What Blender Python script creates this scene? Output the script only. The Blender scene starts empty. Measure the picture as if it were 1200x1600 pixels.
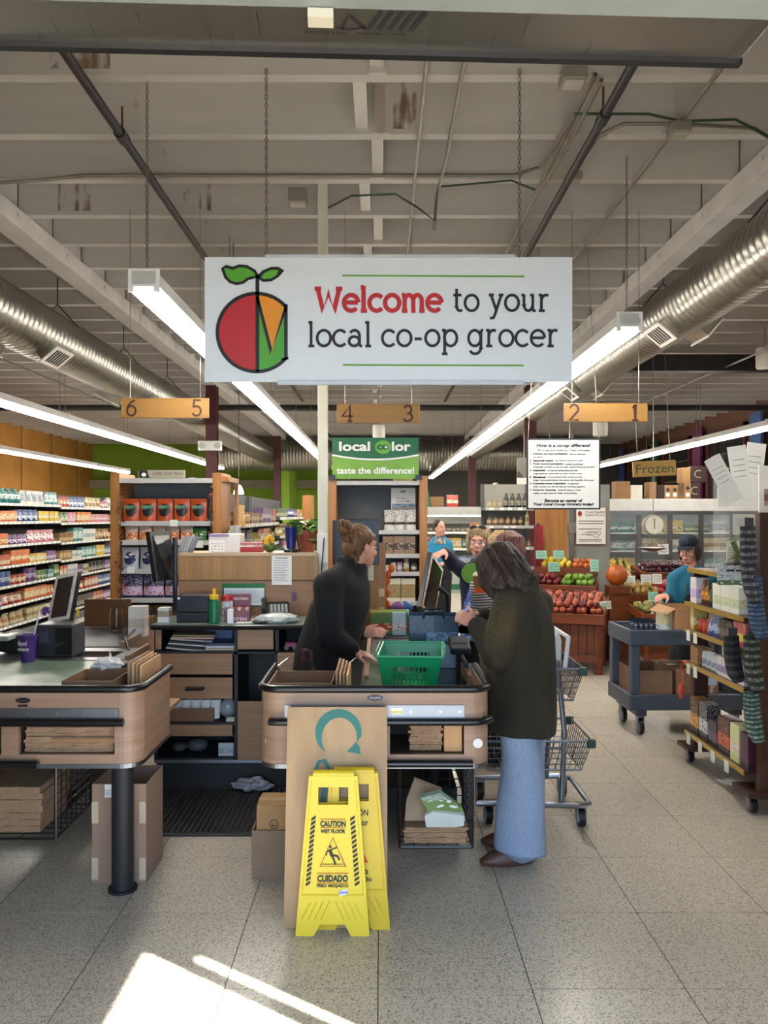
import bpy, bmesh, math, random
from mathutils import Vector, Matrix, Euler, noise as mnoise

# ------------------------------------------------------------------ camera, world, sun, exposure
SC = bpy.context.scene
COL = SC.collection
F, CX, CY, CH = 1250.0, 595.0, 806.0, 1.70     # focal length (px), vanishing point (px), eye height (m)
cam = bpy.data.objects.new('camera', bpy.data.cameras.new('camera'))
COL.objects.link(cam)
cam.location = (0, 0, CH)
cam.rotation_euler = (math.radians(90), 0, 0)
cam.data.sensor_fit = 'HORIZONTAL'
cam.data.sensor_width = 36.0
cam.data.lens = F / 1200 * 36
cam.data.shift_x = (600 - CX) / 1200
cam.data.shift_y = (CY - 800) / 1200
cam.data.clip_start = 0.05
cam.data.clip_end = 200
SC.camera = cam

world = bpy.data.worlds.new('sky'); SC.world = world
world.use_nodes = True
wn = world.node_tree
bg = wn.nodes['Background']
bg.inputs['Color'].default_value = (0.50, 0.71, 1.0, 1)
bg.inputs['Strength'].default_value = 4.2

SUN_EL = math.radians(38)
sd = bpy.data.lights.new('sun', 'SUN'); sd.energy = 34; sd.angle = math.radians(0.6); sd.color = (1, .95, .86)
so = bpy.data.objects.new('sun', sd); COL.objects.link(so)
sdir = Vector((-.826 * math.cos(SUN_EL), .564 * math.cos(SUN_EL), -math.sin(SUN_EL)))   # direction of travel
so.rotation_euler = sdir.to_track_quat('-Z', 'Y').to_euler()
so.location = (6, -4, 6)

TUBE_E = 24.0
SC.view_settings.view_transform = 'Standard'
SC.view_settings.look = 'None'
SC.view_settings.exposure = 0.85
SC.view_settings.gamma = 1.0
SC.view_settings.use_curve_mapping = False

# ------------------------------------------------------------------ helpers
R = random.Random(7)
PI = math.pi

def W(px, py, d):
    return Vector(((px - CX) * d / F, d, CH + (CY - py) * d / F))

def lin(h):
    if isinstance(h, (tuple, list)):
        return tuple(h[:3])
    h = h.lstrip('#')
    out = []
    for i in (0, 2, 4):
        c = int(h[i:i + 2], 16) / 255
        out.append(c / 12.92 if c <= .04045 else ((c + .055) / 1.055) ** 2.4)
    return tuple(out)

def c4(h):
    return lin(h) + (1.0,)

class NT:
    def __init__(s, name):
        s.m = bpy.data.materials.new(name); s.m.use_nodes = True
        s.t = s.m.node_tree; s.b = s.t.nodes['Principled BSDF']
    def n(s, typ, **kw):
        nd = s.t.nodes.new(typ)
        for k, v in kw.items():
            if k in nd.inputs: nd.inputs[k].default_value = v
            else: setattr(nd, k, v)
        return nd
    def l(s, a, b): s.t.links.new(a, b)
    def coord(s, kind='Object', scale=(1, 1, 1), rot=(0, 0, 0)):
        tc = s.n('ShaderNodeTexCoord'); mp = s.n('ShaderNodeMapping')
        mp.inputs['Scale'].default_value = scale; mp.inputs['Rotation'].default_value = rot
        s.l(tc.outputs[kind], mp.inputs['Vector']); return mp.outputs['Vector']
    def noise(s, vec, scale, detail=3, rough=.5):
        nd = s.n('ShaderNodeTexNoise', Scale=scale, Detail=detail, Roughness=rough); s.l(vec, nd.inputs['Vector']); return nd.outputs['Fac']
    def ramp(s, fac, stops):
        r = s.n('ShaderNodeValToRGB'); e = r.color_ramp.elements
        while len(e) < len(stops): e.new(.5)
        for el, (p, c) in zip(e, stops): el.position = p; el.color = c4(c)
        s.l(fac, r.inputs['Fac']); return r.outputs['Color']
    def mix(s, fac, a, b, typ='MIX'):
        m = s.n('ShaderNodeMix', data_type='RGBA', blend_type=typ)
        if hasattr(fac, 'is_linked'): s.l(fac, m.inputs[0])
        else: m.inputs[0].default_value = fac
        for sock, v in ((m.inputs[6], a), (m.inputs[7], b)):
            if hasattr(v, 'is_linked'): s.l(v, sock)
            else: sock.default_value = c4(v)
        return m.outputs[2]
    def math(s, op, a, b=0.0):
        m = s.n('ShaderNodeMath', operation=op)
        for i, v in ((0, a), (1, b)):
            if hasattr(v, 'is_linked'): s.l(v, m.inputs[i])
            else: m.inputs[i].default_value = v
        return m.outputs[0]
    def sep(s, vec):
        x = s.n('ShaderNodeSeparateXYZ'); s.l(vec, x.inputs[0]); return x.outputs
    def col(s, v):
        if hasattr(v, 'is_linked'): s.l(v, s.b.inputs['Base Color'])
        else: s.b.inputs['Base Color'].default_value = c4(v)
    def bump(s, h, strength=.3, dist=.01):
        b = s.n('ShaderNodeBump', Strength=strength, Distance=dist); s.l(h, b.inputs['Height']); s.l(b.outputs[0], s.b.inputs['Normal'])
    def set(s, rough=.5, metal=0, **kw):
        s.b.inputs['Roughness'].default_value = rough; s.b.inputs['Metallic'].default_value = metal
        for k, v in kw.items(): s.b.inputs[k.replace('_', ' ')].default_value = v
        return s.m

MATS = {}
def flat(col, rough=.5, metal=0, var=.08, vs=6, bump=0, bs=60, **kw):
    """plain material with slight procedural tone variation"""
    key = ('flat', col, rough, metal, var, vs, bump, bs, tuple(kw.items()))
    if key in MATS: return MATS[key]
    t = NT('paint_' + str(col).strip('#')); v = t.coord()
    nz = t.noise(v, vs)
    c = lin(col)
    lo = tuple(x * (1 - var) for x in c); hi = tuple(min(1, x * (1 + var)) for x in c)
    t.col(t.ramp(nz, [(.3, lo), (.7, hi)]))
    if bump: t.bump(t.noise(v, bs), bump)
    MATS[key] = t.set(rough, metal, **kw); return MATS[key]

def wood(c1, c2, scale=(1.5, 30, 30), rough=.45, key=None):
    k = ('wood', c1, c2, scale, rough)
    if k in MATS: return MATS[k]
    t = NT('wood'); v = t.coord(scale=scale)
    a = t.noise(v, 1.0, 5, .6); b = t.noise(t.coord(scale=tuple(x * .25 for x in scale)), 1.3, 2)
    f = t.math('MULTIPLY', t.math('ADD', a, b), .5)
    t.col(t.ramp(f, [(.36, c1), (.62, c2)])); t.bump(a, .05)
    MATS[k] = t.set(rough); return MATS[k]

def emis(col, e):
    k = ('emis', col, e)
    if k in MATS: return MATS[k]
    t = NT('glow'); t.col(col); t.b.inputs['Emission Color'].default_value = c4(col); t.b.inputs['Emission Strength'].default_value = e
    MATS[k] = t.set(.4); return MATS[k]

def glassy(col='#ffffff', rough=.02, alpha=None):
    k = ('glass', col, rough, alpha)
    if k in MATS: return MATS[k]
    t = NT('glass'); t.col(col)
    if alpha is None: m = t.set(rough, 0, Transmission_Weight=1.0, IOR=1.3)
    else: m = t.set(rough, 0, Alpha=alpha)
    MATS[k] = m; return m

def pack(c1, c2, c3, band=(.2, .55), rough=.35, sc=5):
    """printed packaging: base colour, label band, blotches of a third colour"""
    k = ('pack', c1, c2, c3, band, rough, sc)
    if k in MATS: return MATS[k]
    t = NT('packaging'); v = t.coord('Generated'); x = t.sep(v)
    up = t.math('GREATER_THAN', x[2], band[0]); dn = t.math('LESS_THAN', x[2], band[1])
    b = t.math('MULTIPLY', up, dn)
    col = t.mix(b, c1, c2)
    vo = t.n('ShaderNodeTexVoronoi', Scale=sc); t.l(t.coord('Generated', (1, 1, 1.6)), vo.inputs['Vector'])
    s = t.math('LESS_THAN', vo.outputs['Distance'], .34)
    nz = t.math('GREATER_THAN', t.noise(t.coord('Generated', (9, 9, 26)), 1.0, 1), .56)
    inb = t.math('MULTIPLY', nz, t.math('GREATER_THAN', x[2], band[1]))
    col = t.mix(t.math('MULTIPLY', s, b), col, c3)
    col = t.mix(t.math('MULTIPLY', inb, .75), col, c2)
    t.col(col); MATS[k] = t.set(rough); return MATS[k]

class MB:
    """collects geometry, becomes ONE mesh object"""
    def __init__(s): s.v = []; s.f = []; s.sm = False
    def _add(s, vs, fs):
        o = len(s.v); s.v += [tuple(p) for p in vs]; s.f += [tuple(i + o for i in f) for f in fs]; return s
    def box(s, x0, x1, y0, y1, z0, z1, M=None):
        vs = [Vector((x, y, z)) for z in (z0, z1) for y in (y0, y1) for x in (x0, x1)]
        if M is not None: vs = [M @ p for p in vs]
        return s._add(vs, [(0, 2, 3, 1), (4, 5, 7, 6), (0, 1, 5, 4), (2, 6, 7, 3), (0, 4, 6, 2), (1, 3, 7, 5)])
    def bar(s, a, b, w, t, up=(0, 0, 1)):
        a = Vector(a); b = Vector(b); d = (b - a); L = d.length; d.normalize()
        u = Vector(up); x = d.cross(u)
        if x.length < 1e-5: x = d.cross(Vector((1, 0, 0)))
        x.normalize(); y = x.cross(d)
        M = Matrix((x, d, y)).transposed().to_4x4(); M.translation = a
        return s.box(-w / 2, w / 2, 0, L, -t / 2, t / 2, M)
    def quad(s, *p): return s._add(p, [tuple(range(len(p)))])
    def cyl(s, a, b, r0, r1=None, n=12, cap=True):
        r1 = r0 if r1 is None else r1
        return s.tube([a, b], [r0, r1], n, cap)
    def tube(s, path, r, n=8, cap=True, closed=False):
        P = [Vector(p) for p in path]; m = len(P)
        rs = r if isinstance(r, (list, tuple)) else [r] * m
        o = len(s.v); ref = None; vs = []
        for i in range(m):
            d = (P[(i + 1) % m] - P[i - 1]) if closed else (P[min(i + 1, m - 1)] - P[max(i - 1, 0)])
            d = d.normalized() if d.length > 1e-9 else Vector((0, 0, 1))
            if ref is None:
                ref = Vector((0, 0, 1)) if abs(d.z) < .9 else Vector((1, 0, 0))
            x = d.cross(ref); x.normalize(); y = x.cross(d); ref = y
            for k in range(n):
                a = 2 * PI * k / n
                vs.append(P[i] + (x * math.cos(a) + y * math.sin(a)) * rs[i])
        fs = []
        for i in range(m if closed else m - 1):
            j = (i + 1) % m
            for k in range(n):
                k2 = (k + 1) % n
                fs.append((i * n + k, i * n + k2, j * n + k2, j * n + k))
        if cap and not closed:
            fs.append(tuple(range(n))[::-1]); fs.append(tuple((m - 1) * n + k for k in range(n)))
        return s._add(vs, fs)
    def lathe(s, prof, c=(0, 0, 0), n=16, M=None):
        """prof: list of (r,z) bottom to top about local z"""
        c = Vector(c); vs = []; fs = []
        for r, z in prof:
            for k in range(n):
                a = 2 * PI * k / n; p = Vector((r * math.cos(a), r * math.sin(a), z))
                vs.append((M @ p if M is not None else p) + c)
        for i in range(len(prof) - 1):
            for k in range(n):
                k2 = (k + 1) % n
                fs.append((i * n + k, i * n + k2, (i + 1) * n + k2, (i + 1) * n + k))
        fs.append(tuple(range(n))[::-1]); fs.append(tuple((len(prof) - 1) * n + k for k in range(n)))
        return s._add(vs, fs)
    def ell(s, c, r, n=16, m=10, M=None):
        prof = [(max(1e-4, math.sin(PI * i / m)), -math.cos(PI * i / m)) for i in range(m + 1)]
        S = Matrix.Diagonal((r[0], r[1], r[2])).to_3x3()
        T = (M.to_3x3() @ S) if M is not None else S
        return s.lathe(prof, c, n, T)
    def prism(s, poly, a, b, fn):
        """poly: 2D outline; fn(u,v,w)->3D; extruded from w=a to w=b"""
        n = len(poly)
        vs = [fn(u, v, a) for u, v in poly] + [fn(u, v, b) for u, v in poly]
        fs = [tuple(range(n))[::-1], tuple(range(n, 2 * n))] + [(i, (i + 1) % n, n + (i + 1) % n, n + i) for i in range(n)]
        return s._add(vs, fs)
    def ribbon(s, pts, w, fn, closed=False):
        """flat stroke of width w along 2D points"""
        P = [Vector(p).to_2d() if len(p) > 2 else Vector(p) for p in pts]
        n = len(P); L = []; Rr = []
        for i in range(n):
            if closed: d = P[(i + 1) % n] - P[i - 1]; d1 = P[i] - P[i - 1]
            else: d = P[min(i + 1, n - 1)] - P[max(i - 1, 0)]; d1 = P[i] - P[i - 1] if i else d
            d.normalize(); q = Vector((-d.y, d.x)); k = w / 2
            if 0 < i < n - 1 or closed:
                e = d1.normalized(); c = abs(e.dot(d)); k = w / 2 / max(.5, c)
            L.append(P[i] + q * k); Rr.append(P[i] - q * k)
        vs = [fn(*p) for p in L] + [fn(*p) for p in Rr]
        fs = [(i, n + i, n + (i + 1) % n, (i + 1) % n) for i in range(n if closed else n - 1)]
        return s._add(vs, fs)
    def mesh(s, name):
        me = bpy.data.meshes.new(name); me.from_pydata(s.v, [], s.f); me.update()
        bm = bmesh.new(); bm.from_mesh(me)
        bmesh.ops.recalc_face_normals(bm, faces=bm.faces)
        bm.to_mesh(me); bm.free()
        if s.sm: me.shade_smooth()
        return me
    def build(s, name, mat, parent=None, org=None, smooth=None, bevel=0, seg=2):
        if org is not None:
            o = Vector(org); s.v = [tuple(Vector(p) - o) for p in s.v]
        if smooth is not None: s.sm = smooth
        me = s.mesh(name)
        if smooth == 'auto':
            me.shade_smooth(); me.set_sharp_from_angle(angle=math.radians(40))
        if mat is not None: me.materials.append(mat)
        return link(name, me, parent, bevel, seg)

def crumple(name, label, cat, loc, r, mat, amp=.4, seed=1, sc=2.2):
    """crumpled cloth or film: folded, noisy closed lump"""
    m = MB(); m.ell((0, 0, 0), (1, 1, 1), 30, 18); vs = []
    for p in m.v:
        p = Vector(p); n_ = mnoise.noise(p * sc + Vector((seed, 0, 0))); k = 1 - abs(mnoise.noise(p * sc * 2.1 + Vector((0, seed, 3)))) * 1.6
        q = p * (1 + amp * n_ + amp * .5 * k); q.z = max(q.z, -.75); vs.append((q.x * r[0], q.y * r[1], (q.z + .75) * r[2]))
    m.v = vs; o = m.build(name, mat, smooth='auto'); o.location = loc; return tag(o, label, cat)

def link(name, me, parent=None, bevel=0, seg=2):
    o = bpy.data.objects.new(name, me); COL.objects.link(o)
    if parent is not None: o.parent = parent
    if bevel:
        md = o.modifiers.new('bevel', 'BEVEL'); md.width = bevel; md.segments = seg; md.limit_method = 'ANGLE'; md.angle_limit = math.radians(40)
    return o

def tag(o, label, cat, group=None):
    o['label'] = label; o['category'] = cat
    if group: o['group'] = group
    return o

def thing(name, label, cat, loc=(0, 0, 0), rotz=0, group=None):
    o = bpy.data.objects.new(name, None); COL.objects.link(o); o.location = loc; o.rotation_euler = (0, 0, rotz)
    o.empty_display_size = .05
    return tag(o, label, cat, group)

def struct(o):
    o['kind'] = 'structure'; return o

def copytree(o, parent=None, loc=None, rot=None):
    c = o.copy(); COL.objects.link(c)
    if parent is not None: c.parent = parent
    if loc is not None: c.location = loc
    if rot is not None: c.rotation_euler = rot
    for ch in o.children: copytree(ch, c)
    return c

def arc(cx, cy, rx, ry, a0, a1, n=14):
    return [(cx + rx * math.cos(math.radians(a0 + (a1 - a0) * i / n)), cy + ry * math.sin(math.radians(a0 + (a1 - a0) * i / n))) for i in range(n + 1)]

TXT = {}
def text_mesh(s, bold=0, shear=0, line=1.0):
    k = (s, bold, shear, line)
    if k in TXT: return TXT[k]
    cu = bpy.data.curves.new('lettering', 'FONT'); cu.body = s; cu.size = 1; cu.offset = bold; cu.shear = shear; cu.space_line = line
    cu.resolution_u = 3
    ob = bpy.data.objects.new('lettering', cu)
    me = bpy.data.meshes.new_from_object(ob)
    vs = [Vector(v.co) for v in me.vertices]; fs = [tuple(p.vertices) for p in me.polygons]
    bpy.data.objects.remove(ob); bpy.data.curves.remove(cu); bpy.data.meshes.remove(me)
    TXT[k] = (vs, fs); return TXT[k]

def text(mb, s, o, right, up, width=None, height=None, bold=0, shear=0, align='C', line=1.0):
    """flat lettering; o = centre (or left-bottom) of its box, right / up = plane axes"""
    vs, fs = text_mesh(s, bold, shear, line)
    if not vs: return mb
    x0 = min(v.x for v in vs); x1 = max(v.x for v in vs); y0 = min(v.y for v in vs); y1 = max(v.y for v in vs)
    sx = width / (x1 - x0) if width else None; sy = height / (y1 - y0) if height else None
    sx = sx or sy; sy = sy or sx
    o = Vector(o); r = Vector(right).normalized(); u = Vector(up).normalized()
    mx, my = ((x0 + x1) / 2, (y0 + y1) / 2) if align == 'C' else (x0, y0)
    mb._add([o + r * ((v.x - mx) * sx) + u * ((v.y - my) * sy) for v in vs], fs); return mb

# ------------------------------------------------------------------ common materials
def steel(name, col, rough=.28, sc=(1, 80, 80)):
    k = ('steel', col, rough, sc)
    if k in MATS: return MATS[k]
    t = NT(name); v = t.coord(scale=sc); nz = t.noise(v, 3, 4)
    t.col(col); t.b.inputs['Roughness'].default_value = rough
    rr = t.n('ShaderNodeMapRange'); t.l(nz, rr.inputs[0]); rr.inputs[3].default_value = rough * .7; rr.inputs[4].default_value = rough * 1.4
    t.l(rr.outputs[0], t.b.inputs['Roughness']); t.b.inputs['Metallic'].default_value = 1
    MATS[k] = t.m; return t.m

M_BLACK = flat('#141417', .35, var=.15)
M_BLACKM = flat('#1a1a1c', .6, var=.2)
M_RUBBER = flat('#101012', .3, var=.1)
M_WHITE = flat('#e6e6e4', .45, var=.03)
M_PAPER = flat('#e9e7e0', .8, var=.03)
M_INK = flat('#1d1b20', .6, var=.05)
M_STEEL = steel('brushed_steel', '#85888d', .36)
M_GALV = steel('galvanised', '#b3b0a6', .3, (3, 3, 3))
M_CHROME = steel('chrome', '#c4c8ce', .18, (2, 2, 2))
M_LAM = wood('#80634d', '#9c7f69', (1.2, 1.2, 45))
M_LAMD = wood('#7d5b40', '#9b7453', (1.2, 1.2, 45))
M_PINE = wood('#8c5a2a', '#b37d42', (22, 22, 1.3), .4)
M_CHERRY = wood('#562710', '#80411d', (3, 3, 20), .35)
M_CARD = flat('#9a7350', .85, var=.1, vs=9)
M_CARDL = flat('#b68d63', .85, var=.1, vs=9)
M_CARDD = flat('#7b5c44', .85, var=.1, vs=9)
M_KRAFT = flat('#8f7257', .85, var=.14, vs=25, bump=.2)
M_MAROON = flat('#4a1d1b', .5)
M_IRON = flat('#221f20', .5, var=.2)
M_GREENLAM = None

def carton(name, label, lo, hi, mat=M_CARD, rot=0, open_top=False, cat='box', group=None, flaps=False, tape=True):
    """cardboard box, optionally open: thin walls, base, flaps, tape"""
    x0, y0, z0 = lo; x1, y1, z1 = hi
    c = Vector(((x0 + x1) / 2, (y0 + y1) / 2, z0)); w = (x1 - x0) / 2; d = (y1 - y0) / 2; h = z1 - z0; t = .006
    r = thing(name, label, cat, c, rot, group)
    if open_top:
        m = MB()
        m.box(-w, w, -d, -d + t, 0, h).box(-w, w, d - t, d, 0, h).box(-w, -w + t, -d + t, d - t, 0, h).box(w - t, w, -d + t, d - t, 0, h).box(-w + t, w - t, -d + t, d - t, 0, t)
        m.build('box_wall', mat, r)
        if flaps:
            for sx in (-1, 1):
                MB()._add([Vector((sx * w, -d, h)), Vector((sx * w, d, h)), Vector((sx * (w + .07), d, h - .05)), Vector((sx * (w + .07), -d, h - .05)),
                           Vector((sx * (w - t), -d, h)), Vector((sx * (w - t), d, h)), Vector((sx * (w + .07), d, h - .056)), Vector((sx * (w + .07), -d, h - .056))],
                          [(0, 1, 2, 3), (4, 7, 6, 5), (2, 6, 7, 3)]).build('flap', mat, r)
    else:
        MB().box(-w, w, -d, d, 0, h).build('box_body', mat, r, bevel=.003)
        if tape:
            MB().box(-w - .001, w + .001, -.025, .025, h, h + .0015).build('tape', flat('#a98b62', .3), r)
    return r
# ================================================================== the setting
XL, XR, YB, ZJ, ZD = -9.0, 7.4, 25.0, 3.90, 4.20   # side walls, back wall, joist underside, deck
# ---- floor: speckled vinyl tiles laid on a dark bed
def floor_mat():
    t = NT('speckled_tile'); v = t.coord()
    tc = t.n('ShaderNodeNewGeometry'); pos = tc.outputs['Position']
    def vec(sc):
        mp = t.n('ShaderNodeMapping'); mp.inputs['Scale'].default_value = (sc, sc, sc); t.l(pos, mp.inputs['Vector']); return mp.outputs['Vector']
    def grains(sc, thr):
        vo = t.n('ShaderNodeTexVoronoi', Scale=1.0); t.l(vec(sc), vo.inputs['Vector']); x = t.sep(vo.outputs['Color']); return t.math('GREATER_THAN', x[0], thr)
    c = t.noise(vec(.9), 1, 4)
    base = t.ramp(c, [(.3, '#b8af9f'), (.7, '#c5bdae')])
    col = t.mix(t.math('MULTIPLY', grains(200, .82), .62), base, '#3d362d'); col = t.mix(t.math('MULTIPLY', grains(170, .88), .35), col, '#c9c2b4'); col = t.mix(t.math('MULTIPLY', grains(270, .82), .45), col, '#6b5d4c')
    oi = t.n('ShaderNodeObjectInfo')
    tone = t.n('ShaderNodeMapRange'); t.l(oi.outputs['Random'], tone.inputs[0]); tone.inputs[3].default_value = .94; tone.inputs[4].default_value = 1.04
    mv = t.n('ShaderNodeVectorMath', operation='SCALE'); t.l(col, mv.inputs[0]); t.l(tone.outputs[0], mv.inputs['Scale'])
    t.l(mv.outputs[0], t.b.inputs['Base Color'])
    rr = t.n('ShaderNodeMapRange'); t.l(t.noise(vec(3.5), 1, 4, .7), rr.inputs[0]); rr.inputs[3].default_value = .28; rr.inputs[4].default_value = .31
    t.l(rr.outputs[0], t.b.inputs['Roughness']); t.b.inputs['Specular IOR Level'].default_value = .5
    return t.m
M_FLOOR = floor_mat()
floor = struct(MB().box(XL, XR, -3, YB, -.2, -.004).build('floor', M_FLOOR))
T = .553
MB().box(-.01 - 8 * T, -.01 + 13 * T, 2.875 - 3 * T, 2.875 + 11 * T, -.004, -.0025).build('grout_bed', flat('#241f19', .9), floor)
MB().box(-.01 - 8 * T, -.01 + 13 * T, 2.875 + 11 * T, YB, -.004, 0).build('far_flooring', M_FLOOR, floor)
MB().box(XL, -.01 - 8 * T, 1.2, YB, -.004, 0).build('far_flooring', M_FLOOR, floor)
tile_me = MB().box(.0018, T - .0018, .0018, T - .0018, -.002, 0).mesh('floor_tile'); tile_me.materials.append(M_FLOOR)
for i in range(-8, 13):
    for j in range(-3, 11):
        o = link('floor_tile', tile_me, floor); o.location = (-.01 + i * T, 2.875 + j * T, 0)

# ---- ceiling: painted deck, joists, blocking, girders
M_CEIL = flat('#c2beb6', .7, var=.05, vs=1.2)
def joist_mat():
    t = NT('painted_timber'); v = t.coord(scale=(.6, 3, 3)); a = t.noise(v, 1.4, 4)
    col = t.ramp(a, [(.3, '#aba7a1'), (.7, '#bab6b0')])
    st = t.noise(t.coord(scale=(9, 1, 1)), 1.0, 3); m = t.noise(t.coord(scale=(.9, 1, 1)), 1.0, 2)
    f = t.math('MULTIPLY', t.math('GREATER_THAN', st, .62), t.math('GREATER_THAN', m, .62))
    col = t.mix(t.math('MULTIPLY', f, .35), col, '#8d6a45')
    t.col(col); return t.set(.7)
M_JOIST = joist_mat()
ceiling = struct(MB().box(XL, XR, 1.0, YB, ZD, ZD + .15).build('ceiling', M_CEIL))
GL, GR = (-2.77, -2.585), (2.29, 2.45)
jy = [3.99 + .62 * k for k in range(-4, 34)]
spans = [(XL, (GL[0] + GL[1]) / 2 - .03), ((GL[0] + GL[1]) / 2 + .03, (GR[0] + GR[1]) / 2 - .03), ((GR[0] + GR[1]) / 2 + .03, XR)]
jm = []
for a, b in spans:
    me = MB().box(a, b, 0, .07, ZJ, ZD).mesh('joist'); me.materials.append(M_JOIST); jm.append(me)
for k, y in enumerate(jy):
    for me in jm:
        o = link('joist', me, ceiling); o.location = (0, y, 0)
bl_me = MB().box(-.035, .035, .07, .62, ZJ + .03, ZD).mesh('blocking'); bl_me.materials.append(M_CEIL)
gb_me = MB().box(-.02, .02, .07, .62, ZJ, ZD).mesh('blocking'); gb_me.materials.append(M_JOIST)
for k, y in enumerate(jy[:-1]):
    if k < 24:
        o = link('blocking', bl_me, ceiling); o.location = (-.02 if k % 2 else -.11, y, 0)
    for gx in (sum(GL) / 2, sum(GR) / 2):
        o = link('blocking', gb_me, ceiling); o.location = (gx, y, 0)
# nailed scab boards on the joists near the front
for y, x0 in ((jy[4], -.06), (jy[5], -.04), (jy[6], -.07)):
    MB().box(x0, x0 + .09, y - .022, y, ZJ - .002, ZD - .03).build('scab_board', M_JOIST, ceiling)
def stain_mat():
    t = NT('rust_stain'); a = t.noise(t.coord(scale=(22, 1, 2.2)), 1.0, 3); b_ = t.noise(t.coord(), 6, 3)
    t.col(t.ramp(b_, [(.3, '#6a4524'), (.7, '#94714a')])); f = t.n('ShaderNodeMapRange'); t.l(t.math('MULTIPLY', a, b_), f.inputs[0]); f.inputs[1].default_value = .25; f.inputs[2].default_value = .38; f.inputs[4].default_value = .42
    t.l(f.outputs[0], t.b.inputs['Alpha']); return t.set(.8)
M_STAIN = stain_mat()
for y, x0, x1 in ((jy[7], -2.36, -2.08), (jy[7], -1.46, -1.24), (jy[5], .05, .21), (jy[4], -1.65, -1.35)):
    MB().box(x0, x1, y - .002, y - .001, ZJ + .03, ZD - .005).build('water_stain', M_STAIN, ceiling)
for gx in (GL, GR):
    MB().box(gx[0], gx[1], 1.2, YB, ZJ - .14, ZJ).build('girder', M_JOIST, ceiling, bevel=.006)
    for k in range(14):
        x = gx[1] + .002 if gx is GL else gx[0] - .002
        MB().cyl((x, 3 + k * .9, ZJ - .06), (x + (.012 if gx is GL else -.012), 3 + k * .9, ZJ - .06), .016, n=8).build('bolt', M_CEIL, ceiling)

# ---- walls
def wall_mat(c, var=.05): return flat(c, .75, var=var, vs=1.5)
def brick_mat():
    t = NT('brick'); br = t.n('ShaderNodeTexBrick'); br.inputs['Scale'].default_value = 1.0
    for k, v in (('Color1', '#4c2d22'), ('Color2', '#66402e'), ('Mortar', '#55463c')): br.inputs[k].default_value = c4(v)
    br.inputs['Brick Width'].default_value = .21; br.inputs['Row Height'].default_value = .075; br.inputs['Mortar Size'].default_value = .01
    t.l(t.coord(rot=(PI / 2, 0, PI / 2)), br.inputs['Vector']); t.col(br.outputs['Color']); t.bump(br.outputs['Fac'], -.4); return t.set(.85)
def wall_left_mat():
    t = NT('orange_boards'); v = t.coord(); x = t.sep(v)
    w = t.math('FRACT', t.math('MULTIPLY', x[1], .55)); g = t.math('LESS_THAN', w, .03)
    col = t.mix(g, t.ramp(t.noise(v, 1.2), [(.3, '#a06c2c'), (.7, '#b8823c')]), '#5a3a18'); t.col(col); return t.set(.6)
struct(MB().box(XL - .2, XL, -3, YB + .2, 0, ZD + .15).build('wall_left', wall_left_mat()))
M_GREENW = wall_mat('#7fa32a')
wb = struct(MB().box(XL, -1.3, YB, YB + .2, 0, ZD + .15).build('wall_back', M_GREENW))
MB().box(XL, -1.35, YB - .3, YB, 2.55, 2.8).build('soffit_band', flat('#8a8272', .6), wb)
struct(MB().box(-1.3, XR, YB, YB + .2, 0, ZD + .15).build('wall_back_center', wall_mat('#4a4843')))
struct(MB().box(-2.9, -2.6, YB - 2.3, YB, 0, ZD).build('wall_pier', M_GREENW))
M_BRICK = brick_mat()
wr = struct(MB().box(XR, XR + .25, -3, YB + .2, 0, ZD + .15).build('wall_right', M_BRICK))
win_mats = ['#33507c', '#5b2348', '#1f4a3a', '#3c4f8a']
for k in range(4):
    y = 13.2 + k * 2.9
    w = struct(thing('window_%d' % (k + 1), 'dark multi-pane factory window in the brick wall, number %d from the front' % (k + 1), 'window', (XR, y, 0)))
    del w['category']
    f = MB()
    f.box(-.08, 0, 0, .08, 2.0, 3.6).box(-.08, 0, 1.82, 1.9, 2.0, 3.6).box(-.08, 0, 0, 1.9, 2.0, 2.08).box(-.08, 0, 0, 1.9, 3.52, 3.6)
    f.build('window_frame', M_MAROON, w)
    for i in range(4):
        for j in range(3):
            MB().box(-.03, -.02, .1 + i * .43, .1 + i * .43 + .40, 2.1 + j * .475, 2.1 + j * .475 + .44).build('pane', flat('#2a2b28', .12, var=.2), w)
    MB().box(-.16, -.1, 2.05, 2.5, 1.9, 3.7).build('curtain_panel', flat(win_mats[k], .8), w)

# ---- steel columns under the girders
M_COL = flat('#471b1a', .5, var=.12)
for gx in (sum(GL) / 2, sum(GR) / 2):
    for y in (12.7, 20.7):
        m = MB(); m.box(-.085, .085, -.09, -.075, 0, ZJ - .14).box(-.085, .085, .075, .09, 0, ZJ - .14).box(-.008, .008, -.075, .075, 0, ZJ - .14)
        o = m.build('column', M_COL); o.location = (gx, y, 0); struct(o)

# ---- front of the shop: recessed entrance around the camera, glazed side with a mullion
M_FRONT = flat('#8f8b84', .7)
struct(MB().box(XL, -1.5, 2.1, 2.3, 0, ZD).box(-1.5, 1.5, 1.0, 1.2, 2.92, ZD).build('wall_front', M_FRONT))
struct(MB().box(1.5, XR, 2.1, 2.3, 0, ZD).build('wall_front_side', M_FRONT))
struct(MB().box(-1.65, -1.5, -1.5, 2.1, 0, ZD).build('wall_vestibule', M_FRONT))
v = MB()          # the sun comes in between these posts
v.box(1.5, 1.52, 1.46, 1.535, 0, ZD).box(1.5, 1.52, 1.585, 2.1, 0, ZD).box(1.5, 1.52, -1.5, 1.46, 0, .25).box(1.5, 1.52, -1.5, 1.46, 2.3, ZD).box(1.5, 1.52, 1.535, 1.585, 2.1, ZD)
v.box(1.5, 1.58, -1.5, .55, .25, 2.3)
struct(v.build('wall_vestibule_side', flat('#55565a', .5)))
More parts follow.
